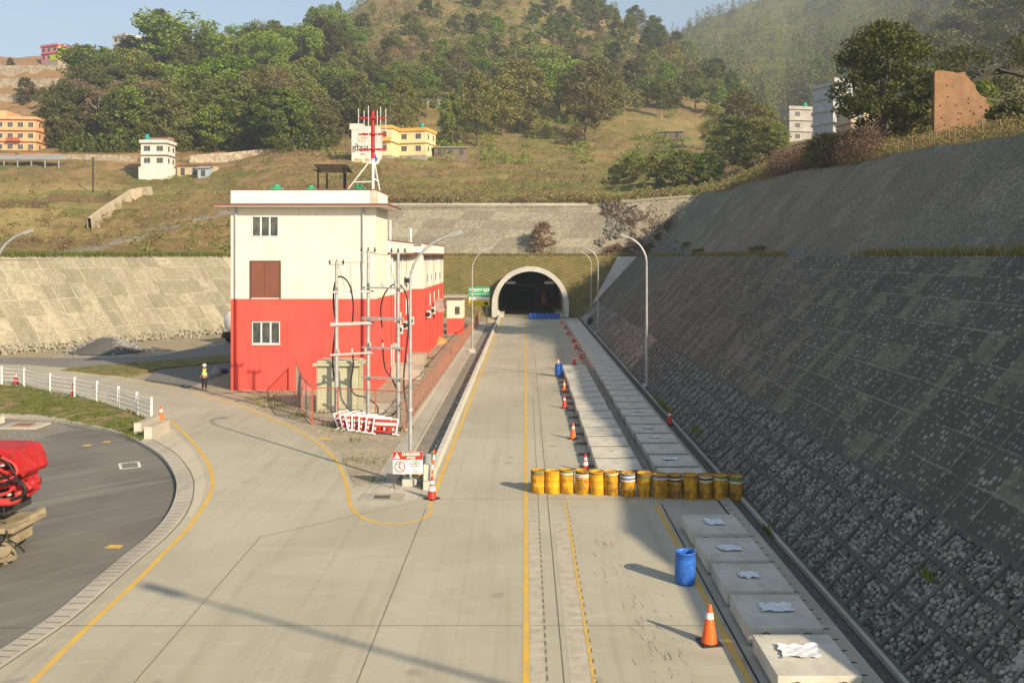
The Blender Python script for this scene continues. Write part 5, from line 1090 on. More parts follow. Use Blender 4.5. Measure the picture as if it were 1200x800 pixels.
# long grey roofed shelter at left
sl = thing('long_shelter', 'long low shelter with a grey sheet roof below the orange house', 'shelter', P(30, 196, 222)); MB().add([(-10, 0, 1.9), (8.2, 0, 1.9), (8.2, 5, 3.5), (-10, 5, 3.5), (-10, 0, 2.0), (8.2, 0, 2.0), (8.2, 5, 3.6), (-10, 5, 3.6)], [(3, 2, 1, 0), (4, 5, 6, 7), (0, 1, 5, 4), (1, 2, 6, 5), (2, 3, 7, 6), (3, 0, 4, 7)]).build('roof', pm('sheet_roof', (.26, .27, .28), (.32, .33, .33), .4), sl)
for x in np.arange(-9, 8.3, 3.4): MB().box(x-.12, x+.12, .3, .55, -3, 1.95).build('post', M_STEEL, sl)
# stone retaining walls at the foot of the wood
def stone_wall(label, pts, h, m=None):
    mb = MB(); pts = [Vector(p) for p in pts]
    for a, b in zip(pts[:-1], pts[1:]):
        d = (b-a); d.z = 0; n = Vector((-d.y, d.x, 0)).normalized()*.4
        vs = [a-Vector((0, 0, 3)), b-Vector((0, 0, 3)), b+Vector((0, 0, h)), a+Vector((0, 0, h))]; vs += [x+n for x in vs]; mb.add(vs, [(0, 1, 2, 3), (7, 6, 5, 4), (3, 2, 6, 7), (0, 3, 7, 4), (1, 5, 6, 2)])
    return tag(mb.build('stone_wall', m or MWALL), label, 'wall')
mw = NT('dry_stone'); q = geo(mw); vo = mw.t.nodes.new('ShaderNodeTexVoronoi'); mw.set(vo.inputs['Vector'], q); vo.inputs['Scale'].default_value = 1.6
MWALL = mw.fin(mw.mix(mw.n('SeparateColor', 0, i0=vo.outputs['Color']), (.24, .20, .15), (.42, .36, .27)), .95); mw.bump(vo.outputs['Distance'], .8, .1)
stone_wall('rough stone retaining wall between the long shelter and the white house', [P(u, v, 233) for u, v in ((45, 192), (80, 193), (120, 193), (160, 195))], 2.6)
stone_wall('rough stone retaining wall running right from the cream shed to the trees', [P(u, v, Y) for u, v, Y in ((222, 192, 238), (270, 188, 245), (310, 184, 252), (354, 181, 258))], 2.2)
stone_wall('red brick topped wall in front of the orange house', [P(u, v, 236) for u, v in ((-40, 186), (0, 187), (40, 186), (72, 187))], 1.6, pm('brick_wall', (.40, .19, .11), None, 1))
for i, (v, Y, h) in enumerate(((84, 352, 3.8), (102, 330, 4.4), (120, 312, 4))): stone_wall(['uppermost stone terrace wall below the pink house', 'middle stone terrace wall on the far left hill', 'lowest stone terrace wall on the far left hill'][i], [P(u, v+4, Y) for u in (-60, 0, 45, 84)], h)
# concrete chute (curved retaining strip) on the left terraces
cs = [place(u, v) for u, v in ((106, 268), (118, 258), (130, 249), (142, 241), (154, 234), (166, 229), (178, 227))]
mb = MB(); n = len(cs)
for off, z0, z1 in ((0, -.8, 1.5),):
    vs = []
    for k, p in enumerate(cs):
        d = (cs[min(k+1, n-1)]-cs[max(k-1, 0)]); d.z = 0; d.normalize(); q = Vector((d.y, -d.x, 0))
        vs += [p+Vector((0, 0, z1))-q*.0, p+q*.55+Vector((0, 0, -3)), p-q*.5+Vector((0, 0, z1)), p-q*.5+Vector((0, 0, -1))]
    mb.add(vs, [(4*k+i, 4*(k+1)+i, 4*(k+1)+j, 4*k+j) for k in range(n-1) for i, j in ((0, 1), (2, 0), (3, 2))])
tag(mb.build('concrete_chute', pm('chute_concrete', (.52, .44, .32), None, .5, .9)), 'pale concrete retaining strip climbing the grassy left terraces', 'wall')
# mud wall ruin
ru = thing('mud_wall_ruin', 'tall broken orange mud wall with a ragged sloping top above the grey slope', 'ruin', spot(36.5, 75)-Vector((0, 0, .3))); ru.scale = (1, 1, .82)
prof = [(-2.3, 0), (-2.25, 6.9), (-2.0, 7.1), (-.9, 6.95), (-.4, 6.8), (.3, 6.9), (.35, 6.6), (.8, 6.0), (1.15, 5.6), (1.2, 5.1), (1.6, 4.5), (2.0, 4.3), (2.1, 3.7), (2.6, 3.4), (3.2, 3.0), (3.7, 2.9), (3.75, 3.9), (4.2, 3.8), (4.4, 2.6), (4.5, 0)]
n = len(prof); mw2 = NT('mud'); q = geo(mw2); c_ = mw2.mix(mw2.ramp(mw2.noise(q, .9, 7, .7), .35, .65), (.30, .17, .09), (.22, .125, .07)); hz_ = mw2.noise(mw2.scalev(q, (1, 1, 6)), 1.2, 6, .7); c_ = mw2.mix(mw2.ramp(hz_, .55, .75), c_, (.2, .115, .07)); mw2.bump(hz_, .8, .1)
M_MUD = mw2.fin(c_, .95)
MB().add([(x, 0, z) for x, z in prof]+[(x, .55, z) for x, z in prof], [tuple(range(n))[::-1], tuple(range(n, 2*n))]+[(i, (i+1) % n, n+(i+1) % n, n+i) for i in range(n)]).build('wall', M_MUD, ru)
for k in range(17): x = random.uniform(-1.9, 1.6); z = random.uniform(1.2, 5.6-max(0, x)*1.3); MB().box(x-.07, x+.07, -.012, -.002, z-.08, z+.08).build('beam_hole', M_DARK, ru)
rf_ = MB(); [rf_.bar((.8+k*.35, .9, 5.9+k*.32), (2.2+k*.5, 1.6, 7.3+k*.18), .22) for k in range(5)]; rf_.bar((1.2, .8, 6.2), (6.5, 2.5, 7.9), .3); rf_.bar((3.5, 1, 7.4), (7, 3.0, 7.2), .5, .2); rf_.build('charred_roof_beams', M_DARK, ru)
# fence posts on the crest
for i, (u, v) in enumerate(((1053, 186), (1062, 182), (1079, 176), (1093, 175), (1100, 172), (1103, 174), (1112, 170), (1124, 168), (1131, 171), (1145, 166), (1165, 160), (1187, 156))):
    Y = 27.2*F/(u-616)+1.0; p = spot(27.0, Y); t = tag(MB().tube([(0, 0, -.3), (.03, 0, .6), (0, .02, 1.0)], .05, 6).build('fence_post', pm('weathered_wood', (.22, .14, .08))), 'thin weathered wooden post on the crest below the mud wall', 'post', 'wooden posts on the crest below the mud wall'); t.location = p
# small guard hut beyond the building
gh = thing('guard_hut', 'small cream and red hut with a flat roof between the long building and the signs', 'hut', (-9.1, 108, 0)); MB().box(-.4, 1.5, 0, 3.5, 0, 1.9).build('lower_wall', M_REDP, gh); MB().box(-.4, 1.5, 0, 3.5, 1.9, 4.4).build('upper_wall', M_CREAM, gh); MB().box(-.9, 1.95, -.5, 4, 4.4, 4.58).build('roof', M_CONC2, gh); MB().box(.6, 1.15, -.05, -.002, 2.4, 3.3).build('window', M_GLASS, gh)
# ------------------------------------------------------------------ road furniture and loose objects
def drum_body(mb, r=.285, h=.88, open_top=False):
    pr = [(0, 0), (r*.97, 0), (r, .02)]
    for z in (.27, .56): pr += [(r, z*h/.88-.03), (r+.014, z*h/.88), (r, z*h/.88+.03)]
    pr += [(r, h-.03), (r+.01, h-.015), (r+.008, h), (r-.012, h), (r-.014, h-(.5 if open_top else .025)), (0, h-(.5 if open_top else .025))]
    mb.lathe(pr, 24); return mb
def mdrum(name, a, b, g): 
    m = NT(name); v = m.co(); c = m.mix(m.ramp(m.noise(v, 2.2, 4), .35, .65), a, b)
    r = m.ramp(m.noise(m.scalev(v, (1, 1, .45)), 4.5, 8, .75, .6), .43, .60); c = m.mix(m.ma('MULTIPLY', r, g), c, (.14, .075, .02))
    r2 = m.ramp(m.noise(v, 16, 6, .7), .6, .68); c = m.mix(m.ma('MULTIPLY', r2, g*.7), c, (.07, .05, .03)); return m.fin(c, .55)
M_DR = [mdrum('yellow_drum_paint_bright', (.74, .37, .012), (.66, .33, .012), .35), mdrum('yellow_drum_paint', (.64, .32, .012), (.50, .26, .015), .8), mdrum('yellow_drum_paint_dirty', (.52, .28, .02), (.36, .2, .03), .9)]
bandm = {'green': pm('green_band', (.05, .22, .10), None, 6, grime=.5), 'white': pm('white_band', (.62, .60, .52), None, 6, grime=.5), 'blue': pm('blue_band', (.06, .12, .40), None, 6, grime=.5), 'brown': pm('brown_band', (.25, .13, .04), None, 6, grime=.6), 'dark': pm('dark_band', (.05, .045, .04), None, 6, grime=.5)}
DR = [(630, 580, 1, ('green', 'brown'), 'leftmost yellow drum of the row, green band under its rim and scuffed sides'), (647.5, 580.5, 0, (), 'second drum from the left, clean bright yellow without bands'), (664, 581, 1, ('green', 'white'), 'third drum from the left, dusty with a green and white band'), (682, 581.5, 1, ('dark', 'white', 'white'), 'fourth drum from the left, white and dark stripes on its upper third'), (700, 582, 0, ('brown',), 'fifth drum from the left, bright yellow with one faint band'), (717.5, 583, 1, ('white',), 'sixth drum from the left with a thin pale band'), (736, 584, 1, ('blue', 'white', 'blue', 'white'), 'seventh drum from the left with blue and white stripes'), (755.5, 585, 1, ('brown', 'green'), 'eighth drum from the left, plain top and a scuffed patch halfway up'), (773.5, 585.5, 1, ('blue', 'white'), 'ninth drum from the left, thin blue ring under the rim'), (791, 586, 2, ('dark', 'white', 'dark'), 'tenth drum from the left, dirty with a black band'), (809, 586.5, 1, ('brown',), 'eleventh drum from the left, yellow over a tan stained base'), (826.5, 587, 2, ('white', 'dark', 'white'), 'twelfth drum from the left, dark stained with two white rings'), (843.5, 587.5, 1, ('green', 'white'), 'thirteenth drum from the left, green rim band'), (862, 588, 2, ('green', 'green', 'white'), 'rightmost drum of the row, darkest, green upper third')]
for i, (u, v, mi, bands, lb_) in enumerate(DR):
    p = G(u, v-4); t = thing('yellow_drum', lb_, 'drum', p, random.uniform(0, 6.28), 'yellow drums in a row across the lane'); t.rotation_euler = (random.uniform(-.035, .035), random.uniform(-.035, .035), t.rotation_euler[2]); t.location.y += random.uniform(-.07, .07); t.scale = (1, 1, random.uniform(.97, 1.03))
    drum_body(MB(), .288, .90).build('body', M_DR[mi], t)
    MB().lathe([(.0, 0), (.045, 0), (.045, .025), (0, .025)], 10, (.17, 0, .876)).build('bung_cap', M_DR[0], t)
    for k, bn in enumerate(bands): z = .845-k*.075; MB().lathe([(.291, z-.03), (.2925, z), (.291, z+.025)], 24).build('paint_band', bandm[bn], t)
def blue_drum(label, loc, group=None, s=1.0, detail=True):
    t = thing('blue_barrel', label, 'barrel', loc, random.random()*6, group); r = .3*s; h = .93*s
    MB().lathe([(0, 0), (r*.86, 0), (r*.93, .04), (r*.98, .25*h), (r, .5*h), (r*.98, .78*h), (r*.93, h-.06), (r*.97, h-.05), (r*.97, h), (r*.88, h), (r*.86, h-.1), (r*.86, .05), (0, .05)], 28).build('body', M_BLUE, t)
    if detail: MB().lathe([(r*.985, .70*h), (r*1.02, .72*h), (r*.985, .74*h)], 28).build('hoop', M_BLUE, t)
    return t
blue_drum('open blue plastic barrel standing near the concrete slabs', G(803, 683))
blue_drum('blue barrel by the far end of the slab row, with a cone beside it', G(655, 441), s=1.05)
for i in range(8): blue_drum('blue barrel in the row blocking the lane at the tunnel mouth', G(621.5+i*4.7, 373.8), 'blue barrels in a row at the tunnel mouth', .92, False)
# cones
def cone(label, loc, kind, s=1.0, group=None):
    t = thing('traffic_cone', label, 'cone', loc, random.random(), group); m = M_ORANGE if kind == 'o' else M_RED
    t.rotation_euler = (random.uniform(-.03, .03), random.uniform(-.03, .03), t.rotation_euler[2])
    MB().box(-.21*s, .21*s, -.21*s, .21*s, 0, .035*s, .012).build('base', M_BLACK, t)
    MB().lathe([(.165*s, .035*s), (.155*s, .06*s), (.035*s, .76*s), (.025*s, .775*s), (0, .775*s)], 20).build('body', m, t)
    def ring(z0, z1): f = lambda z: (.155-.12*(z-.06)/.70+.004)*s; return MB().lathe([(f(z0), z0*s), (f(z1), z1*s)], 20)
    ring(.50, .62).build('reflective_band', M_WHITE, t)
    if kind == 'w': ring(.28, .44).build('reflective_band', M_WHITE, t)
    return t
CN = [(831, 753, 'o', 1.22, 'nearest orange cone with a taped white band on the yellow edge line'), (671.5, 514, 'o', 1.05, 'orange cone beside the slabs, second beyond the yellow drums'), (661.5, 478, 'r', 1.0, 'red cone beside the slabs, just beyond the orange one'), (661, 459, 'o', 1.0, 'orange cone left of the slabs, just this side of the far blue barrel'), (686, 552, 'w', 1.0, 'red and white cone peeking over the yellow drums'), (784.5, 497, 'r', 1.0, 'red cone in the gravel at the foot of the cobbled slope'), (654.5, 432, 'o', 1.1, 'cone standing just behind the far blue barrel'), (673, 427, 'r', 1.0, 'red cone nearest the far blue barrel on its right'), (681, 420, 'r', .9, 'pinkish red cone leaning by the channel right of the yellow line'), (675, 408.5, 'r', 1.0, 'red cone, lower of the close pair further up the yellow line'), (672.5, 401, 'r', 1.0, 'red cone, upper of the close pair further up the yellow line'), (665.5, 392, 'r', .95, 'red and white topped cone third from the tunnel along the slabs'), (662.5, 385, 'r', .95, 'red cone second from the tunnel along the slabs'), (658.5, 379, 'r', .95, 'red cone closest to the right side of the tunnel mouth'), (506, 584, 'w', 1.15, 'tall red cone with a white band at the end of the barrier kerb'), (189, 494, 'o', 1.15, 'orange cone by the concrete blocks at the end of the white railing'), (85.5, 464, 'w', 1.15, 'red cone behind the white railing, second from the left edge'), (18.5, 450, 'r', 1.15, 'red cone behind the white railing nearest the left edge')]
for u, v, k, s, lb_ in CN: cone(lb_, G(u, v), k, s)
# precast slabs
slab_me = MB().box(-.9, .9, -1.05, 1.05, .07, .46, .012); 
def slab(label, x, y, group=None, first=[None], w=1.8, d=2.1, paper=False, z=0, dz=0):
    if first[0] is None:
        t = thing('concrete_slab', label, 'slab', (0, 0, 0)); slab_me.build('body', M_SLAB, t)
        b = MB(); [b.box(sx_*.62-.1, sx_*.62+.1, -1.0, 1.0, 0, .089) for sx_ in (-1, 1)]; b.build('bearer', M_DARK, t)
        for sx_ in (-.5, .5):
            lp = MB(); lp.tube([(sx_-.1, -1.055, .25), (sx_-.09, -1.12, .33), (sx_, -1.14, .37), (sx_+.09, -1.12, .33), (sx_+.1, -1.055, .25)], .014, 6); lp.build('lifting_loop', pm('rusty_steel', (.10, .06, .04)), t)
        MB().box(-.12, .06, -.03, .03, .461, .468).build('lifting_recess', M_DARK, t); first[0] = t
    else: t = copy_tree(first[0])
    tag(t, label, 'slab', group); t.location = (x+random.uniform(-.02, .02), y, z); t.rotation_euler = (0, 0, random.uniform(-.008, .008)); t.scale = (w/1.8, d/2.1, 1+dz)
    if not paper: 
        pass
    return t
M_PAPER = pm('white_plastic_sheet', (.72, .74, .78), (.62, .64, .68), 6, .4, grime=.1)
def sheet(t, w, d, seed):
    r = random.Random(seed); n = 18; mx, my = r.uniform(-.1, .1), r.uniform(-.1, .1)
    N1 = 12; V = []; Fq = []
    for i in range(N1):
        for j in range(N1):
            x = (i/(N1-1)-.5)*w; y = (j/(N1-1)-.5)*d; e = 1+.07*math.sin(i*1.3+seed)+.05*math.sin(j*1.7+seed*2)+.06*math.sin((i+j)*.9+seed)
            V.append((x*e+mx+r.uniform(-.01, .01)+y*.12*math.sin(seed), y*e+my+r.uniform(-.01, .01), .470+.018*(1+math.sin(i*1.1+j*.6+seed)*math.sin(j*1.9-i*.4))+abs(r.gauss(0, .01))+.03*(i in (0, N1-1) or j in (0, N1-1))*r.random()))
    for i in range(N1-1):
        for j in range(N1-1): Fq.append((i*N1+j, (i+1)*N1+j, (i+1)*N1+j+1, i*N1+j+1))
    link('plastic_sheet', npmesh('plastic_sheet', V, Fq), M_PAPER, t)
SH = []
near = [(20.15, 'nearest concrete slab, partly sunlit, with a torn white plastic sheet', .85, .62), (22.65, 'second nearest concrete slab with a crumpled white sheet beside the orange cone', .8, .55), (25.05, 'third nearest concrete slab with a flat white sheet beside the blue barrel', .6, .45), (27.45, 'fourth nearest concrete slab with a crumpled white sheet', .72, .48), (30.0, 'concrete slab closest in front of the yellow drums with a square white sheet', .62, .6)]
for i, (y, lb_, w_, d_) in enumerate(near): s_ = slab(lb_, 6.28, y, dz=0); SH.append((s_, w_, d_, i+1))
for i, y in enumerate(np.arange(36.9, 124, 2.42)):
    s_ = slab('pale concrete slab in the long right-hand row between the drums and the tunnel', 6.43, y, 'slabs of the long right-hand row', w=1.84, d=2.1)
    if i in (1, 3, 4, 6, 10): SH.append((s_, .6, .35, i))
for i, y in enumerate(np.arange(38.6, 72.5, 2.42)): slab('pale concrete slab in the short left-hand row beyond the drums', 3.95, y, 'slabs of the short left-hand row', w=1.86, d=2.1, dz=.02)
TM = MB().box(-.88, .88, -1.33, -1.075, .0, .425).build('gap_strip', pm('dark_strip', (.075, .06, .042), (.05, .042, .03), 3, .9)); TMM = TM.data; bpy.data.objects.remove(TM)  # dark strip added in each row gap so it reads as a dark line
for o_ in [o_ for o_ in bpy.data.objects if o_.get('group') in ('slabs of the long right-hand row', 'slabs of the short left-hand row')]: t_o = bpy.data.objects.new('gap_strip', TMM); col.objects.link(t_o); t_o.parent = o_
for a_ in SH: sheet(*a_)
pads = MB()
for i, y in enumerate(np.arange(37.5, 72.5, 2.42)): pads.box(2.45, 3.05, y-.05, y+.06, .0, .1)
tag(pads.build('timber_bearers', pm('old_timber', (.17, .14, .10), None, 3, .9)), 'dark bearers sticking out under the left-hand slab row', kind='stuff', cat='timber')
# street lamps
def lamp(label, x, y, hgt, arm, side, base=True, thick=.085, tilt=.5, steeper=False, group='street lamps along the tunnel road'):
    t = thing('street_lamp', label, 'street lamp', (x, y, 0), 0, group)
    MB().tube([(0, 0, .25), (0, 0, 3), (0, 0, hgt-2)], [thick, thick*.9, thick*.72], 14).build('pole', M_STEEL, t)
    MB().lathe([(thick+.02, 0), (thick+.02, .12), (thick, .14)], 14, (0, 0, 3.0)).build('collar', M_STEEL, t)
    pts = [(side*arm*(1-math.cos(a)) , 0, hgt-2+2*math.sin(a)*1.0) for a in np.linspace(0, R(72), 12)]
    MB().tube(pts, [thick*.72]*11+[thick*.5], 10).build('arm', M_STEEL, t)
    e = Vector(pts[-1]); d = (e-Vector(pts[-2])).normalized(); 
    hd = MB(); q = Matrix.Translation(e) @ d.to_track_quat('Z', 'Y').to_matrix().to_4x4(); hd.box(-.045, .045, -.10, .10, -.05, .5, .02, M=q); hd.build('lamp_head', pm('lamp_head_grey', (.30, .31, .31), None, 3), t)
    if base: MB().box(-.3, .3, -.3, .3, -.1, .28, .02).build('base', M_SLAB, t)
    return t
lamp('galvanised street lamp behind the danger sign, its arm curving right over the road', -4.75, 36.9, 10.35, 2.4, 1, True, .08)
lamp('slim street lamp on the left footway by the green sign', -5.25, 88, 10.0, 1.8, 1)
lamp('street lamp at the foot of the shaded slope, nearest on the right', 8.6, 63.7, 10.85, 2.0, -1, thick=.1)
lamp('street lamp second on the right, near the tunnel', 8.85, 109.5, 10.4, 2.0, -1, thick=.1)
lamp('street lamp farthest on the right, beside the tunnel mouth', 9.95, 136, 9.9, 1.6, -1)
lamp('street lamp at the left picture edge, its head arching in above the slope', -30.0, 50.8, 10.8, 2.3, 1, thick=.1)
shadow_mast = thing('street_lamp', 'long armed lamp mast', 'street lamp', (20.5, -1.6, 0)); shadow_mast['label'] = 'unseen long armed mast added to cast the thin shadow across the near road'  # mast and arm out of view, added to cast the long road shadow
MB().tube([(0, 0, 0), (0, 0, 14.0)], [.2, .12], 12).build('pole', M_STEEL, shadow_mast); MB().tube([(0, 0, 14.0), (-11.2, 6.45, 14.0)], [.1, .05], 8).build('arm', M_STEEL, shadow_mast); MB().bar((-10.2, 5.9, 13.93), (-11.6, 6.7, 13.93), .34, .1).build('lamp_head', M_STEEL, shadow_mast)
# danger sign
sg = thing('danger_sign', 'red and white DANGER board on black legs beside the lamp post', 'sign', G(478, 573))
u2 = 27.0
MB().box(-.6, .6, -.02, .02, .62, 1.52).build('board', M_WHITE, sg); MB().box(-.6, .6, -.026, -.0205, 1.2, 1.52).build('red_header', M_RED, sg)
for x in (-.56, .56): MB().box(x-.022, x+.022, .022, .06, 0, 1.4).build('leg', M_DARK if x > 0 else pm('rusty_steel', (.10, .06, .04)), sg)
vtext('lettering', 'DANGER', .18, M_WHITE, sg, .13, -.028, 1.42, bold=.006); vtext('lettering', 'खतरा', .17, M_WHITE, sg, .13, -.028, 1.27, bold=.004)
MB().add([(-.57, -.028, 1.24), (-.31, -.028, 1.24), (-.44, -.028, 1.47)], [(0, 1, 2)]).build('warning_triangle', M_WHITE, sg)
MB().box(-.448, -.432, -.031, -.029, 1.3, 1.39).box(-.448, -.432, -.031, -.029, 1.265, 1.285).build('exclamation_mark', M_RED, sg)
rg = MB(); n = 28
vs = [(-.32+r_*math.cos(2*math.pi*k/n), -.024, .91+r_*math.sin(2*math.pi*k/n)) for r_ in (.225, .185) for k in range(n)]; rg.add(vs, [(k, (k+1) % n, n+(k+1) % n, n+k) for k in range(n)]); rg.bar((-.46, -.026, 1.05), (-.18, -.026, .77), .03, .004); rg.build('prohibition_ring', M_RED, sg)
mn = MB(); mn.lathe([(0, 0), (.038, 0)], 12, M=Matrix.Translation((-.32, -.0225, 1.03)) @ Matrix.Rotation(R(90), 4, 'X')); mn.bar((-.32, -.0225, .99), (-.33, -.0225, .87), .06, .003); mn.bar((-.33, -.0225, .88), (-.39, -.0225, .77), .03, .003); mn.bar((-.325, -.0225, .88), (-.26, -.0225, .77), .03, .003); mn.bar((-.32, -.0225, .97), (-.4, -.0225, .92), .024, .003); mn.bar((-.32, -.0225, .97), (-.24, -.0225, .92), .024, .003); mn.build('pictogram', M_INK, sg)
for z, tx, s in ((1.12, 'ACCESS', .085), (1.03, 'PROHIBITED', .085), (.94, 'प्रवेश निषेध', .07), (.82, 'STAY', .06), (.72, 'CLEAR', .08)): vtext('lettering', tx, s, M_INK, sg, .27, -.024, z)
yd = thing('yellow_drum', 'yellow drum lying tilted under the danger sign', 'drum', G(481, 566)+Vector((0, .7, .3))); yd.rotation_euler = (R(68), R(12), R(8)); drum_body(MB(), .33, .7).build('body', M_DR[0], yd)
gp = thing('marker_pillar', 'short grey concrete pillar between the danger sign and the tall red cone', 'pillar', G(500.5, 571)); MB().box(-.14, .14, -.14, .14, 0, .95, .02).build('shaft', M_SLAB, gp); MB().box(-.2, .14, .2, .4, .8, 1.3, .02).build('control_box', M_STEEL, gp)
bp = thing('striped_post', 'slim orange and white striped marker post leaning on the tall red cone', 'post', G(505, 573)); 
for k in range(8): MB().box(-.035, .035, -.035, .035, .2*k, .2*k+.198).build('stripe', M_ORANGE if k % 2 else M_WHITE, bp)
bp.rotation_euler = (0, R(5), 0)
# plastic barriers
def barrier(label, loc, rz, group):
    t = thing('plastic_barrier', label, 'barrier', loc, rz, group)
    fr = MB(); fr.bar((-.6, 0, .95), (.6, 0, .95), .08); fr.bar((-.58, 0, .1), (-.58, 0, .95), .06); fr.bar((.58, 0, .1), (.58, 0, .95), .06); fr.box(-.7, -.45, -.2, .2, 0, .08, .01); fr.box(.45, .7, -.2, .2, 0, .08, .01); fr.build('frame', M_WHITE, t)
    for z in (.8, .5, .22): MB().box(-.54, .54, -.025, .025, z-.06, z+.06).build('red_rail', M_RED, t)
    MB().box(-.5, .5, -.02, .02, .57, .73).build('white_panel', M_WHITE, t)
    for k in range(5): MB().box(-.5+k*.22, -.44+k*.22, -.03, .03, .28, .44).build('upright', M_RED if k % 2 else M_WHITE, t)
    t.rotation_euler = (R(-22), 0, rz); t.scale = (1.15, 1, .9); return t
for i in range(7):
    p = G(405+i*7.5, 500+i*1.6); barrier('red and white barrier stacked by the switchyard fence, '+['leftmost', 'second from the left', 'third from the left', 'middle one', 'third from the right', 'second from the right', 'rightmost and nearest'][i], p-Vector((0, 0, .0)), R(68-i*9 if i < 3 else 35-i*8), 'red and white barriers stacked by the switchyard fence')
for i, (u, v) in enumerate(((580, 371), (584, 370))): barrier(['red and white barrier left of the tunnel mouth, outer one', 'red and white barrier left of the tunnel mouth, inner one'][i], G(u, v), R(20+i*40), 'barriers at the left of the tunnel mouth')
# switchyard
M_RP = pm('red_oxide', (.42, .10, .05), (.35, .10, .06), 3, .7)
def yard_pole(x, y, h, lab):
    t = thing('switchyard_pole', lab, 'pole', (x, y, 0), 0, 'steel poles of the switchyard'); MB().tube([(0, 0, 0), (0, 0, 3), (0, 0, h)], [.13, .12, .085], 12).build('tube', M_STEEL, t); return t
pA = (-10.6, 50.2); pB = (-9.0, 51.2); pC = (-7.2, 50.6); 
yard_pole(*pA, 9.1, 'steel switchyard pole standing in front of the green transformer cabinet'); yard_pole(*pB, 9.7, 'middle steel switchyard pole right of the transformer cabinet'); yard_pole(*pC, 9.6, 'right-hand steel switchyard pole nearest the railing'); 
def crossarm(lab, a, b, z, ins=3, dz=.1):
    t = thing('crossarm', lab, 'crossarm', (0, 0, 0)); A = Vector((*a, z)); B = Vector((*b, z)); d = (B-A).normalized(); A2 = A-d*.35+Vector((0, -.16, 0)); B2 = B+d*.35+Vector((0, -.16, 0)); t.location = A2
    MB().bar((0, 0, 0), B2-A2, dz, dz).build('beam', M_STEEL, t)
    for k in range(ins):
        c = (B2-A2)*((k+.6)/(ins+.2)); MB().lathe([(.04, 0), (.09, .04), (.04, .08), (.09, .12), (.04, .16), (.08, .2), (.0, .24)], 10, (c.x, c.y, .06)).build('insulator', pm('porcelain', (.45, .44, .40)), t)
    return t
crossarm('upper crossarm between the left and middle switchyard poles', pA, pB, 7.4); crossarm('thick middle crossarm between the left and middle switchyard poles', pA, pB, 5.6, 0, .16); crossarm('insulator crossarm low between the left and middle switchyard poles', pA, pB, 3.9, 3); crossarm('upper crossarm between the middle and right switchyard poles', pB, pC, 7.6); crossarm('thick middle crossarm between the middle and right switchyard poles', pB, pC, 5.85, 0, .16); crossarm('insulator crossarm low between the middle and right switchyard poles', pB, pC, 4.2, 3); crossarm('lowest crossarm between the middle and right switchyard poles', pB, pC, 2.5, 0)
for (a, z, lab) in ((pA, 8.9, 'insulator cluster on the left switchyard pole'), (pB, 9.6, 'insulator cluster on top of the middle switchyard pole'), (pC, 9.55, 'insulator cluster on top of the right switchyard pole')):
    t = thing('insulator_bracket', lab, 'insulator', (a[0], a[1], z), 0); MB().box(-.42, .42, -.05, .05, -.02, .05).build('beam', M_STEEL, t)
    for x in (-.38, 0, .38): MB().lathe([(.03, .05), (.08, .1), (.035, .14), (.08, .18), (.03, .22), (.05, .28), (0, .3)], 10, (x, 0, 0)).build('insulator', M_DARK, t)
def cable(label, pts, r=.035, m=None, name='cable'):
    L = smooth3([Vector(p) for p in pts]); return tag(MB().tube(L, r, 7).build(name, m or M_BLACK), label, 'cable')
def smooth3(p, n=8):
    out = []
    for i in range(len(p)-1):
        p0, p1, p2, p3 = p[max(i-1, 0)], p[i], p[i+1], p[min(i+2, len(p)-1)]
        for k in range(n): t = k/n; out.append(.5*((2*p1)+(p2-p0)*t+(2*p0-5*p1+4*p2-p3)*t*t+(3*p1-p0-3*p2+p3)*t**3))
    return out+[p[-1]]
Yc = 50.4
cable('thick black cable looping over the left switchyard pole and down its side', [P(u, v, Yc) for u, v in ((413, 377), (414, 358), (410, 335), (402, 325), (395, 326), (391, 340), (391, 360), (393, 382), (390, 415), (391, 440), (395, 452))], .05)
cable('black cable hanging from the low left crossarm down to the transformer cabinet', [P(u, v, Yc+.8) for u, v in ((413, 412), (414, 428), (411, 450), (416, 462), (430, 466), (442, 476), (442, 487))], .045)
cable('thick black cable looping over the middle crossarm by the right pole', [P(u, v, 50.9) for u, v in ((448, 384), (446, 365), (449, 348), (456, 337), (464, 333), (472, 337), (477, 350), (478, 372), (478, 392), (475, 420), (473, 450), (477, 480), (480, 494))], .045)
cable('black cable swinging from the right crossarm in a low loop to the ground', [P(u, v, 50.9) for u, v in ((448, 398), (451, 430), (460, 445), (467, 462), (467, 476), (460, 486), (449, 489))], .045)
for i, (a, b, lab) in enumerate((((394, 307), (427, 307), 'thin wire between the left and middle insulator clusters'), ((433, 296), (455, 299), 'thin wire from the middle pole to the building wall'), ((396, 308), (404, 337), 'thin dropper wire left of the middle pole'), ((410, 308), (412, 337), 'thin dropper wire halfway between the left and middle poles'), ((422, 308), (424, 337), 'thin dropper wire next to the middle pole'), ((457, 310), (464, 337), 'thin dropper wire left of the right pole'), ((408, 400), (413, 412), 'thin wire joining the low left crossarm to the cable'))): cable(lab, [P(*a, 50.8), P((a[0]+b[0])/2, (a[1]+b[1])/2+.6, 50.8), P(*b, 50.8)], .014, name='wire')
tc = thing('transformer_cabinet', 'pale green steel transformer cabinet with double doors and an overhanging lid', 'cabinet', (-11.35, 54.2, 0))
M_CAB = pm('pale_green_metal', (.44, .43, .30), (.40, .39, .28), .8, .5, grime=.2)
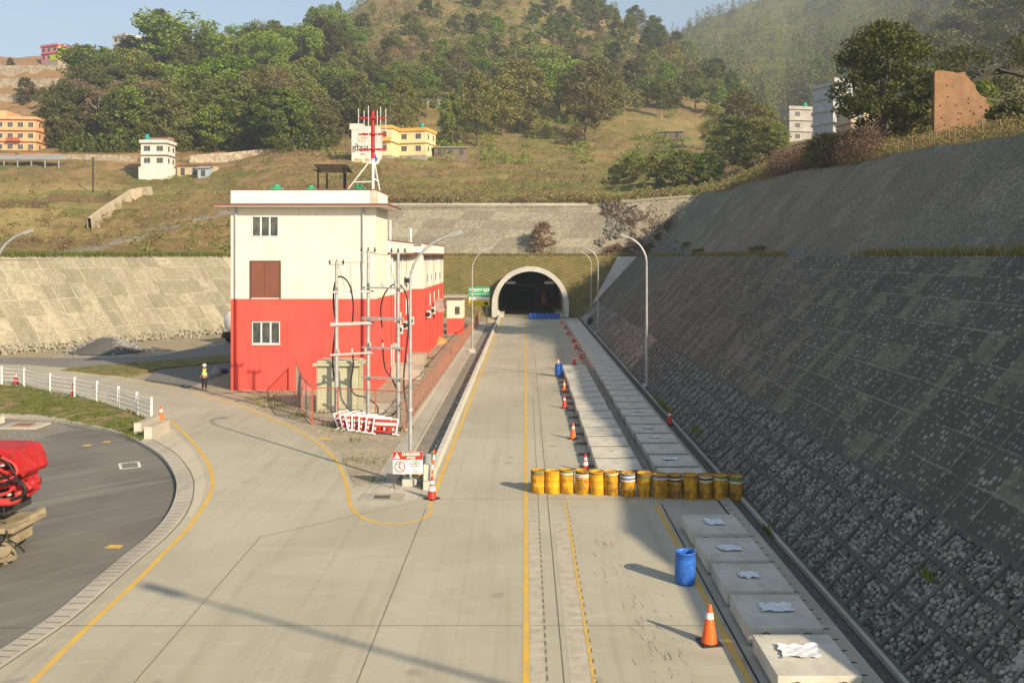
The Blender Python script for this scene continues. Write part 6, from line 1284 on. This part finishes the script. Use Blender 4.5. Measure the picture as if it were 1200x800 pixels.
MB().box(-1.3, 1.2, 0, 1.9, .15, 2.75, .02).build('body', M_CAB, tc); MB().box(-1.5, 1.4, -.2, 2.1, 2.76, 2.92, .03).box(-1.3, 1.2, 0, 1.9, 2.92, 3.05, .05).build('lid', M_CAB, tc); MB().box(-1.25, 3.0, -.25, 2.3, -.1, .14).build('plinth', M_CONC2, tc)
MB().box(-1.24, -.07, -.025, -.003, .3, 2.6).box(-.03, 1.14, -.025, -.003, .3, 2.6).build('door', M_CAB, tc); MB().box(.02, .07, -.05, -.026, 1.3, 1.5).build('handle', M_DARK, tc); MB().box(.35, .8, -.032, -.026, 1.5, 1.5+.3).build('label_plate', M_WHITE, tc) if False else None
# switchyard mesh fence
fe = thing('switchyard_fence', 'low red framed wire mesh fence around the transformer cabinet', 'fence', G(405, 496))
o_ = fe.location
cor = [G(346, 457.5), G(353, 482), G(365, 497), G(395, 497.5), G(441, 490), G(480, 503), G(486, 470)]
cor = [G(347, 459), G(354, 482), G(366, 497), G(396, 498), G(440, 501), G(480, 504)]
hf = 2.1; mesh_ = MB()
for i, c_ in enumerate(cor): q = c_-o_; MB().bar((q.x, q.y, 0), (q.x, q.y, hf), .07).build('post', M_RP, fe)
for a, b in zip(cor[:-1], cor[1:]):
    a, b = a-o_, b-o_; MB().bar((a.x, a.y, hf-.05), (b.x, b.y, hf-.05), .05).build('rail', M_RP, fe); MB().bar((a.x, a.y, .15), (b.x, b.y, .15), .04).build('rail', M_RP, fe)
    L = (b-a).length; nW = int(L/.22)
    for k in range(1, nW): p = a.lerp(b, k/nW); mesh_.bar((p.x, p.y, .15), (p.x, p.y, hf-.06), .012)
    for z in np.arange(.4, 2.0, .25): mesh_.bar((a.x, a.y, z), (b.x, b.y, z), .010)
mesh_.build('wire_mesh', pm('mesh_wire', (.35, .28, .24)), fe)
# brown railing along the footway
M_RAIL = pm('brown_railing', (.34, .17, .12), (.28, .15, .11), 2, .7)
rl = thing('railing', 'long brown metal railing on the left footway between the building and the road', 'railing', (-6.5, 48, 0))
MB().bar((0, 0, 1.42), (0, 80, 1.42), .06).bar((0, 0, .2), (0, 80, .2), .05).build('rails', M_RAIL, rl)
for k in range(41): MB().box(-.05, .05, k*2-.05, k*2+.05, 0, 1.56).build('post', M_RAIL, rl)
pk = MB()
for y in np.arange(.2, 80, .5): pk.box(-.011, .011, y-.013, y+.013, .22, 1.4)
tag(pk.build('pickets', M_RAIL, rl), kind='stuff')
MB().box(-.16, .16, 0, 80, -.1, .14).build('plinth', M_CONC2, rl)
# white railing on the left
wr = thing('white_railing', 'white tubular railing curving along the road above the grass bank', 'railing', rail[0])
def rp(t): 
    r_ = resample(rail, 200); return r_[int(t*199)]-rail[0]
RR = resample(rail, 60)
for z in (.35, .62, .89, 1.16): MB().tube([(p-rail[0])+Vector((0, 0, z)) for p in RR], .032, 6).build('rail', M_WHITE, wr)
for u in (-25, 2, 28.5, 59, 87.5, 114, 139, 160.5, 177.5):
    x, y, _ = min(resample(rail, 400), key=lambda p: abs((p.x/p.y*F+616)-u)); q = Vector((x, y, 0))-rail[0]; MB().box(q.x-.055, q.x+.055, q.y-.055, q.y+.055, 0, 1.35, .02).build('post', M_WHITE, wr)
# culvert blocks
for i, (u0, v0, u1, v1, lb_) in enumerate(((162, 509, 184, 499, 'concrete block at the end of the grass bank, farther of the pair'), (174, 514, 195, 505, 'concrete block at the end of the grass bank, nearer of the pair'))):
    a, b = G(u0, v0), G(u1, v1); t = thing('concrete_block', lb_, 'block', a); MB().bar((0, 0, .3), (b-a)+Vector((0, 0, .3)), .32, .62).build('body', M_CONC2, t); e = (b-a).normalized(); MB().bar(-e*.12+Vector((0, 0, .3)), -e*.005+Vector((0, 0, .3)), .36, .66).build('end_face', M_SLAB, t)
# green and yellow direction sign by the portal
gs = thing('direction_sign', 'green sign over a yellow board with a tunnel symbol beside the portal', 'sign', ((561.5-616)/F*118, 118, 0))
zc = lambda v: H-(v-300)/F*118
MB().box(-1.38, 1.4, -.04, .04, zc(347.5), zc(336)).build('green_board', pm('sign_green', (.02, .36, .16)), gs); MB().box(-1.38, 1.35, -.04, .04, zc(351.5), zc(348)).build('white_board', M_WHITE, gs); MB().box(-1.38, 1.35, -.04, .04, zc(358.5), zc(352)).build('yellow_board', pm('sign_yellow', (.80, .58, .02)), gs)
vtext('lettering', 'नागढुङ्गा सुरुङ', .5, M_WHITE, gs, 0, -.045, zc(339.6), bold=.01); vtext('lettering', 'NAGDHUNGA TUNNEL', .24, M_WHITE, gs, 0, -.045, zc(344.5), bold=.005)
vtext('lettering', 'सुरुङ मार्ग', .2, pm('grey_ink', (.25, .25, .22)), gs, -.1, -.045, zc(349.8)); vtext('lettering', 'सुरुङ मार्ग', .28, pm('orange_ink', (.62, .38, .03)), gs, -.35, -.045, zc(354)); vtext('lettering', '2.5 km', .2, M_INK, gs, .1, -.045, zc(357))
MB().add([(.62, -.045, zc(357.5)), (1.22, -.045, zc(357.5)), (1.22, -.045, zc(355.2)), (1.1, -.045, zc(353.8)), (.92, -.045, zc(353.2)), (.74, -.045, zc(353.8)), (.62, -.045, zc(355.2))], [(0, 1, 2, 3, 4, 5, 6)]).build('tunnel_symbol', M_INK, gs)
for x in (-1.0, 1.0): MB().tube([(x, .1, 0), (x, .1, zc(337))], .07).build('post', M_STEEL, gs)
# dirt pile near sign
dp = MB(); dp.lathe([(1.6, 0), (1.1, .35), (.5, .6), (0, .7)], 14, tuple(G(571, 377.5))); tag(dp.build('dirt_pile', M_EARTH), 'small orange dirt pile at the left of the tunnel mouth', 'dirt pile', kind='stuff')
rf2 = thing('sand_heap', 'small orange sand heap against the red building behind the railing', 'sand heap', G(512, 402)); MB().lathe([(1.3, -.1), (.9, .4), (.4, .7), (0, .8)], 12).build('heap', pm('orange_sand', (.5, .26, .08)), rf2)
# vehicle in the tunnel
tv = thing('tunnel_truck', 'dark work truck with an orange panel parked inside the tunnel', 'truck', (2.9, 160, 0))
MB().box(-1.5, 1.5, 0, 7, .9, 3.2, .08).build('body', pm('dark_blue_metal', (.02, .035, .08)), tv); MB().box(-1.3, 1.3, -.3, 1.4, 3.2, 3.9, .1).build('load', pm('grey_load', (.14, .15, .15)), tv); MB().box(-.1, .7, -.36, -.002, 1.0, 2.9, .03).build('orange_panel', pm('orange_panel', (.85, .22, .02)), tv); MB().box(.1, .4, -.40, -.361, 1.2, 2.1).build('yellow_panel', pm('sign_yellow', (.80, .58, .02)), tv); MB().box(-1.5, 1.5, -.15, -.002, .55, .85, .03).build('bumper', M_RED, tv)
for x in (-1.2, 1.2):
    for y in (.9, 5.6): MB().lathe([(0, -.16), (.3, -.16), (.5, -.14), (.52, 0), (.5, .14), (.3, .16), (0, .16)], 20, M=Matrix.Translation((x, y, .52)) @ Matrix.Rotation(R(90), 4, 'Y')).build('wheel', M_BLACK, tv)
# tanker behind the building
tk = thing('tanker_truck', 'white tanker truck parked on the access road, mostly hidden by the building', 'truck', G(270, 402)+Vector((0, 0, 0)), R(-28))
MB().lathe([(0, -.02), (.9, 0), (1.15, .15), (1.2, .4), (1.2, 5.4), (1.15, 5.7), (.9, 5.85), (0, 5.9)], 24, M=Matrix.Translation((0, 0, 2.3)) @ Matrix.Rotation(R(-90), 4, 'X')).build('tank', M_WHITE, tk)
MB().box(-1.1, 1.1, -.1, 6.2, .75, 1.15, .03).build('chassis', M_DARK, tk); cb2 = MB().box(-1.15, 1.15, 6.3, 8.1, .7, 3.2, .12).build('cab', M_WHITE, tk); MB().box(-1.0, 1.0, 8.09, 8.13, 1.9, 2.9, .02).build('windscreen', M_GLASS, cb2); MB().box(-1.1, 1.1, -.25, -.11, .55, .95, .03).build('bumper', M_BLACK, tk)
for x in (-1.0, 1.0):
    for y in (.8, 2.1, 7.0): MB().lathe([(0, -.15), (.48, -.14), (.5, 0), (.48, .14), (0, .15)], 20, M=Matrix.Translation((x, y, .5)) @ Matrix.Rotation(R(90), 4, 'Y')).build('wheel', M_BLACK, tk)
    MB().box(x*.85-.12, x*.85+.12, -.27, -.251, .68, .84).build('tail_light', M_RED, tk)
# bags near the building corner
def blob(name, label, loc, r, m, seed, cat, sq=.7):
    bm = bmesh.new(); bmesh.ops.create_icosphere(bm, subdivisions=3, radius=1); rd = random.Random(seed); o3 = [rd.uniform(0, 9) for _ in range(3)]
    for v in bm.verts: k = 1+.35*float(fbm(v.co.x*1.7+o3[0]+v.co.z, v.co.y*1.7+o3[1], seed)); v.co = Vector((v.co.x*r*k, v.co.y*r*.8*k, max(-.3*r, v.co.z*r*sq*k)+.28*r))
    me = bpy.data.meshes.new(name); bm.to_mesh(me); bm.free(); [setattr(p, 'use_smooth', True) for p in me.polygons]; o = link(name, me, m); o.location = loc; return tag(o, label, cat)
blob('sack', 'grey crumpled sack standing on the apron beside the building corner', G(253, 440), .42, pm('grey_cloth', (.30, .30, .32)), 3, 'sack', 1.4); blob('sack', 'dark blue crumpled sack lying against the building corner', G(262, 437), .38, pm('navy_cloth', (.04, .05, .12)), 4, 'sack')
for i, (u, v) in enumerate(((688, 377), (697, 378))): blob('boulder', ['pale boulder left of the far right lamp', 'pale boulder right of the far right lamp'][i], G(u, v), .8, pm('pale_boulder', (.3, .29, .27)), 8+i, 'boulder', 1.2)
blob('black_bundle', 'black wrapped bundle standing among the boulders by the far right lamp', G(692.5, 382), .5, M_DARK, 12, 'bundle', 2.2)
# ------------------------------------------------------------------ drilling rig at the left edge
rg_o = G(-16, 652, -.146); rig = thing('drilling_rig', 'red drilling rig covered in hoses with a muddy tan bumper at the left edge', 'drilling rig', rg_o)
s1 = 1/37.8
def L_(u, v, d=0.0):                     # point of the rig, given in its own side view
    return Vector(((u+16)*s1*1.0, d, (652-v)*s1*.97))
M_RR = pm('worn_red_paint', (.42, .018, .022), (.30, .016, .018), 2, .5, grime=.6, grimec=(.22, .13, .09)); M_HOSE = pm('red_hose', (.55, .05, .045), (.42, .04, .035), 3, .55, grime=.5); M_MUDM = pm('mud_caked_metal', (.31, .255, .16), (.20, .165, .105), 2, .9, .6, grime=.7)
b = MB(); pr_ = [(-60, 512), (24, 514), (34, 516), (40, 527), (45, 542), (41, 548), (34, 541), (26, 528), (14, 521), (-60, 520)]; vs = [L_(*p, -.6) for p in pr_]+[L_(*p, .7) for p in pr_]; n = len(pr_)
b.add(vs, [tuple(range(n))[::-1], tuple(range(n, 2*n))]+[(i, (i+1) % n, n+(i+1) % n, n+i) for i in range(n)]); b.build('boom_hood', M_RR, rig)
b = MB(); b.tube([L_(-60, 553), L_(0, 554, -.1), L_(34, 553)], .2, 12); b.box(L_(-60, 0).x, L_(38, 0).x, -.3, .6, L_(0, 569).z, L_(0, 562).z, .05); b.box(L_(-60, 0).x, L_(32, 0).x, .2, .7, L_(0, 560).z, L_(0, 520).z, .04); b.build('boom_beam', M_RR, rig)
b = MB(); b.bar(L_(34, 560, -.25), L_(50, 552, -.25), .26, .3); b.bar(L_(33, 570, -.1), L_(46, 560, -.1), .16, .4); b.bar(L_(44, 549, -.45), L_(53, 562, -.45), .1, .14); b.lathe([(0, 0), (.13, 0), (.13, .5), (0, .5)], 14, M=Matrix.Translation(L_(47, 557, -.55)) @ Matrix.Rotation(R(-90), 4, 'X')); b.build('boom_head', M_RR, rig)
for i, pth in enumerate(([(20, 522), (34, 530), (38, 541), (30, 548)], [(-20, 560), (4, 558), (18, 548), (30, 543)], [(-30, 532), (-4, 527), (6, 533), (10, 546)], [(5, 560), (16, 566), (30, 563), (38, 556)], [(26, 553), (36, 548), (46, 550), (52, 558), (48, 566), (36, 571)])): MB().tube(smooth3([L_(u, v, -.8-.05*i) for u, v in pth]), .045+.012*(i % 3), 8).build('hose', (M_HOSE, M_BLACK, M_RR)[i % 3], rig)
for i, (u, v) in enumerate(((8, 541), (22, 531), (30, 566), (12, 575), (44, 553))): q = L_(u, v, -.86); MB().lathe([(.07, -.03), (.085, 0), (.07, .03)], 10, tuple(q), M=None).build('coupling', M_STEEL, rig)
for i, pth in enumerate(([(-50, 528), (0, 534), (10, 540), (16, 545), (24, 544), (27, 541)], [(-50, 545), (-5, 536), (8, 530), (16, 534), (22, 528)], [(-60, 574), (0, 573), (20, 575), (35, 574), (42, 568), (41, 562)], [(-60, 566), (10, 560), (24, 556), (33, 561), (44, 556), (51, 562)], [(-40, 540), (0, 548), (8, 552), (20, 550), (30, 553)], [(0, 525), (10, 529), (20, 536), (30, 541)])):
    MB().tube(smooth3([L_(u, v, -.65-.12*(i % 3)) for u, v in pth]), (.11, .09, .12, .09, .07, .05)[i], 10).build('hose', M_HOSE if i % 2 == 0 else M_RR, rig)
for i, pth in enumerate(([(12, 521), (26, 527), (36, 540), (39, 552)], [(-20, 552), (10, 553), (34, 552)], [(23, 577), (24, 592)], [(2, 580), (8, 596)])):
    MB().tube(smooth3([L_(u, v, -.85) for u, v in pth]), .035, 8).build('hose', M_BLACK, rig)
MB().box(L_(-60, 0).x, L_(20, 0).x, -.4, .9, L_(0, 596).z, L_(0, 566).z, .04).build('lower_frame', M_DARK, rig)
MB().box(L_(-80, 0).x, L_(38, 0).x, -1.0, .9, L_(0, 612).z, L_(0, 606).z, .03).build('deck', M_MUDM, rig)
b = MB(); b.bar(L_(-80, 618, -1.15), L_(12, 618, -1.15), .16, .16); b.bar(L_(12, 618, -1.15), L_(41, 600, .6), .16, .16); b.build('bumper_rail', M_MUDM, rig)
MB().box(L_(-80, 0).x, L_(22, 0).x, -.7, .9, L_(0, 636).z, L_(0, 614).z, .06).build('chassis', M_MUDM, rig)
b = MB(); b.bar(L_(-4, 634, -.9), L_(30, 640, -.9), .34, .3); b.bar(L_(28, 622, -.85), L_(33, 645, -.85), .2, .25); b.bar(L_(4, 648, -.8), L_(26, 642, -.8), .22, .4); b.lathe([(0, -.14), (.17, -.14), (.19, 0), (.17, .14), (0, .14)], 16, M=Matrix.Translation(L_(28, 632, -1.0)) @ Matrix.Rotation(R(90), 4, 'X'), smooth=False); b.lathe([(0, -.14), (.13, -.14), (.13, .14), (0, .14)], 14, M=Matrix.Translation(L_(14, 630, -1.0)) @ Matrix.Rotation(R(90), 4, 'X'), smooth=False); b.build('winch', M_MUDM, rig)
for i, (u, v, w_, h_) in enumerate(((-2, 622, 9, 7), (9, 620, 7, 10), (20, 618, 6, 6), (2, 640, 10, 6), (16, 648, 8, 5), (-10, 634, 8, 10))): q = L_(u, v, -.95); MB().box(q.x, q.x+w_*s1, q.y-.12, q.y+.1, q.z-h_*s1*.5, q.z+h_*s1*.5, .03).build('cover_plate', M_MUDM if i % 2 else M_DARK, rig)
for i, (u, v) in enumerate(((-8, 612), (6, 612), (18, 611), (30, 607))): q = L_(u, v, -1.0); MB().tube(smooth3([q, q+Vector((.1, -.08, -.25)), q+Vector((.35, -.05, -.42)), q+Vector((.5, .1, -.7))]), .03, 7).build('hose', M_BLACK, rig)
for (u, y) in ((-6, -.85), (-6, 1.1), (-60, -.85), (-60, 1.1)): MB().lathe([(0, -.22), (.3, -.22), (.42, -.2), (.45, 0), (.42, .2), (0, .22)], 22, M=Matrix.Translation((L_(u, 0).x, y, .45)) @ Matrix.Rotation(R(90), 4, 'X')).build('wheel', M_BLACK, rig)
b = MB(); [b.bar(L_(u0, v0, -.9), L_(u1, v1, -.5), .04) for u0, v0, u1, v1 in ((-2, 584, 14, 578), (-4, 600, 18, 580), (12, 597, 19, 604), (16, 622, 20, 634), (22, 626, 30, 634))]; b.build('linkage', M_DARK, rig)
# ------------------------------------------------------------------ worker
def skin(name, joints, edges, m, parent=None, sub=2, root=0):
    me = bpy.data.meshes.new(name); me.from_pydata([j[0] for j in joints], edges, []); o = bpy.data.objects.new(name, me); col.objects.link(o)
    sk = o.modifiers.new('s', 'SKIN'); sb = o.modifiers.new('u', 'SUBSURF'); sb.levels = sub; sb.render_levels = sub
    for i, j in enumerate(joints): me.skin_vertices[0].data[i].radius = (j[1], j[2] if len(j) > 2 else j[1])
    me.skin_vertices[0].data[root].use_root = True
    dg = bpy.context.evaluated_depsgraph_get(); m2 = bpy.data.meshes.new_from_object(o.evaluated_get(dg)); bpy.data.objects.remove(o); m2.name = name
    for p in m2.polygons: p.use_smooth = True
    return link(name, m2, m, parent)
pe = thing('person', 'worker in a yellow vest and white helmet standing on the road near the building corner', 'person', G(239.5, 457), R(15))
M_SKIN = pm('skin', (.36, .20, .13), None, 6, .6, grime=0); M_BLKC = pm('black_clothes', (.025, .025, .03), (.04, .04, .045), 6, .9)
J = [((0, 0, .95), .15, .12), ((0, .01, 1.18), .13, .10), ((0, .01, 1.40), .15, .10), ((0, 0, 1.50), .065), ((0, -.02, 1.62), .085, .10), ((0, -.02, 1.70), .08, .09),
     ((.19, 0, 1.42), .06), ((.25, .02, 1.16), .048), ((.23, -.10, .93), .036), ((-.19, 0, 1.42), .06), ((-.26, .03, 1.16), .048), ((-.24, -.08, .93), .036),
     ((.09, 0, .90), .095), ((.11, -.10, .50), .065), ((.12, -.02, .09), .045), ((.12, -.16, .045), .04), ((-.09, 0, .90), .095), ((-.10, .03, .50), .065), ((-.11, .12, .09), .045), ((-.11, -.01, .045), .04)]
E = [(0, 1), (1, 2), (2, 3), (3, 4), (4, 5), (2, 6), (6, 7), (7, 8), (2, 9), (9, 10), (10, 11), (0, 12), (12, 13), (13, 14), (14, 15), (0, 16), (16, 17), (17, 18), (18, 19)]
body = skin('body', J, E, M_SKIN, pe)
trs = skin('trousers', [((0, 0, .98), .17, .14), ((.09, 0, .88), .115), ((.11, -.10, .50), .085), ((.12, -.03, .12), .07), ((-.09, 0, .88), .115), ((-.10, .03, .50), .085), ((-.11, .11, .12), .07)], [(0, 1), (1, 2), (2, 3), (0, 4), (4, 5), (5, 6)], M_BLKC, pe)
skin('shirt', [((0, 0, 1.0), .165, .135), ((0, .01, 1.2), .15, .12), ((0, .01, 1.40), .165, .115), ((.2, 0, 1.42), .078), ((.26, .02, 1.16), .064), ((.235, -.08, .98), .05), ((-.2, 0, 1.42), .078), ((-.27, .03, 1.16), .064), ((-.245, -.06, .98), .05)], [(0, 1), (1, 2), (2, 3), (3, 4), (4, 5), (2, 6), (6, 7), (7, 8)], M_BLKC, pe)
skin('vest', [((0, 0, .95), .185, .155), ((0, .01, 1.2), .172, .142), ((0, .01, 1.40), .18, .13), ((0, .01, 1.45), .12, .11)], [(0, 1), (1, 2), (2, 3)], pm('hi_vis_yellow', (.62, .80, .03), None, 5, .6, grime=0), pe)
for z in (1.08, 1.22): MB().lathe([(.196, z-.02), (.196, z+.02)], 20, M=Matrix.Diagonal((1, .83, 1, 1))).build('reflective_stripe', pm('silver', (.6, .6, .6)), pe)
MB().lathe([(.155, 1.70), (.15, 1.71), (.135, 1.71), (.13, 1.78), (.09, 1.84), (0, 1.865)], 20, (0, -.02, 0)).build('helmet', M_WHITE, pe)
fc = MB(); fc.lathe([(0, -.02), (.012, 0), (.02, .02), (0, .05)], 8, (0, -.125, 1.615)); fc.build('nose', M_SKIN, pe); ey = MB(); [ey.lathe([(0, -.01), (.012, 0), (0, .01)], 8, (x, -.112, 1.655)) for x in (-.035, .035)]; ey.build('eyes', M_DARK, pe); MB().box(-.03, .03, -.118, -.108, 1.565, 1.573).build('mouth', pm('lips', (.25, .1, .08)), pe)
for sx_ in (-1, 1):
    for k in range(5):
        b0 = Vector((sx_*(.232), -.105-.0, .915)); y = -.135+.022*k
        skin('finger' if k else 'thumb', [((b0.x, -.1+.01*(k-2), .93), .018), ((b0.x+sx_*.004, y+.02, .89), .011), ((b0.x, y+.012, .855 if k else .875), .009)], [(0, 1), (1, 2)], M_SKIN, pe, 1)
for a in (-.11, .12): pass
MB().box(.075, .165, -.22, .03, 0, .1, .03).build('boot', M_BLACK, pe); MB().box(-.155, -.065, -.05, .19, 0, .1, .03).build('boot', M_BLACK, pe)
# ------------------------------------------------------------------ utility poles and wires on the hill
for i, (u, v, hh, lab) in enumerate(((345, 176, 26, 'pale concrete utility pole at the right end of the dense wood'), (475, 170, 26, 'white utility pole on the slope below the olive trees'), (686, 164, 24, 'white utility pole in front of the tall olive tree'), (109, 226, 40, 'thin dark pole on the left terraces'))):
    p = place(u, v); t = tag(MB().tube([(0, 0, -1), (0, 0, hh/F*p.y)], .16, 8).build('utility_pole', M_WHITE if i < 3 else M_DARK), lab, 'pole'); t.location = p
# haze
hz = MB(); hz.box(-1700, 2600, -80, 1750, -1.2, 420); ho_ = hz.build('haze'); tag(ho_, 'thin pale haze over the valley', 'haze', kind='stuff')
hm = bpy.data.materials.new('haze_air'); hm.use_nodes = True; hn = hm.node_tree; hn.nodes.remove(hn.nodes['Principled BSDF']); vp = hn.nodes.new('ShaderNodeVolumePrincipled'); vp.inputs['Color'].default_value = (.80, .88, 1, 1); vp.inputs['Density'].default_value = HAZE; vp.inputs['Anisotropy'].default_value = .3; hn.links.new(vp.outputs[0], hn.nodes['Material Output'].inputs['Volume']); ho_.data.materials.append(hm)
print('trees', NTREE, 'objects', len(bpy.data.objects))
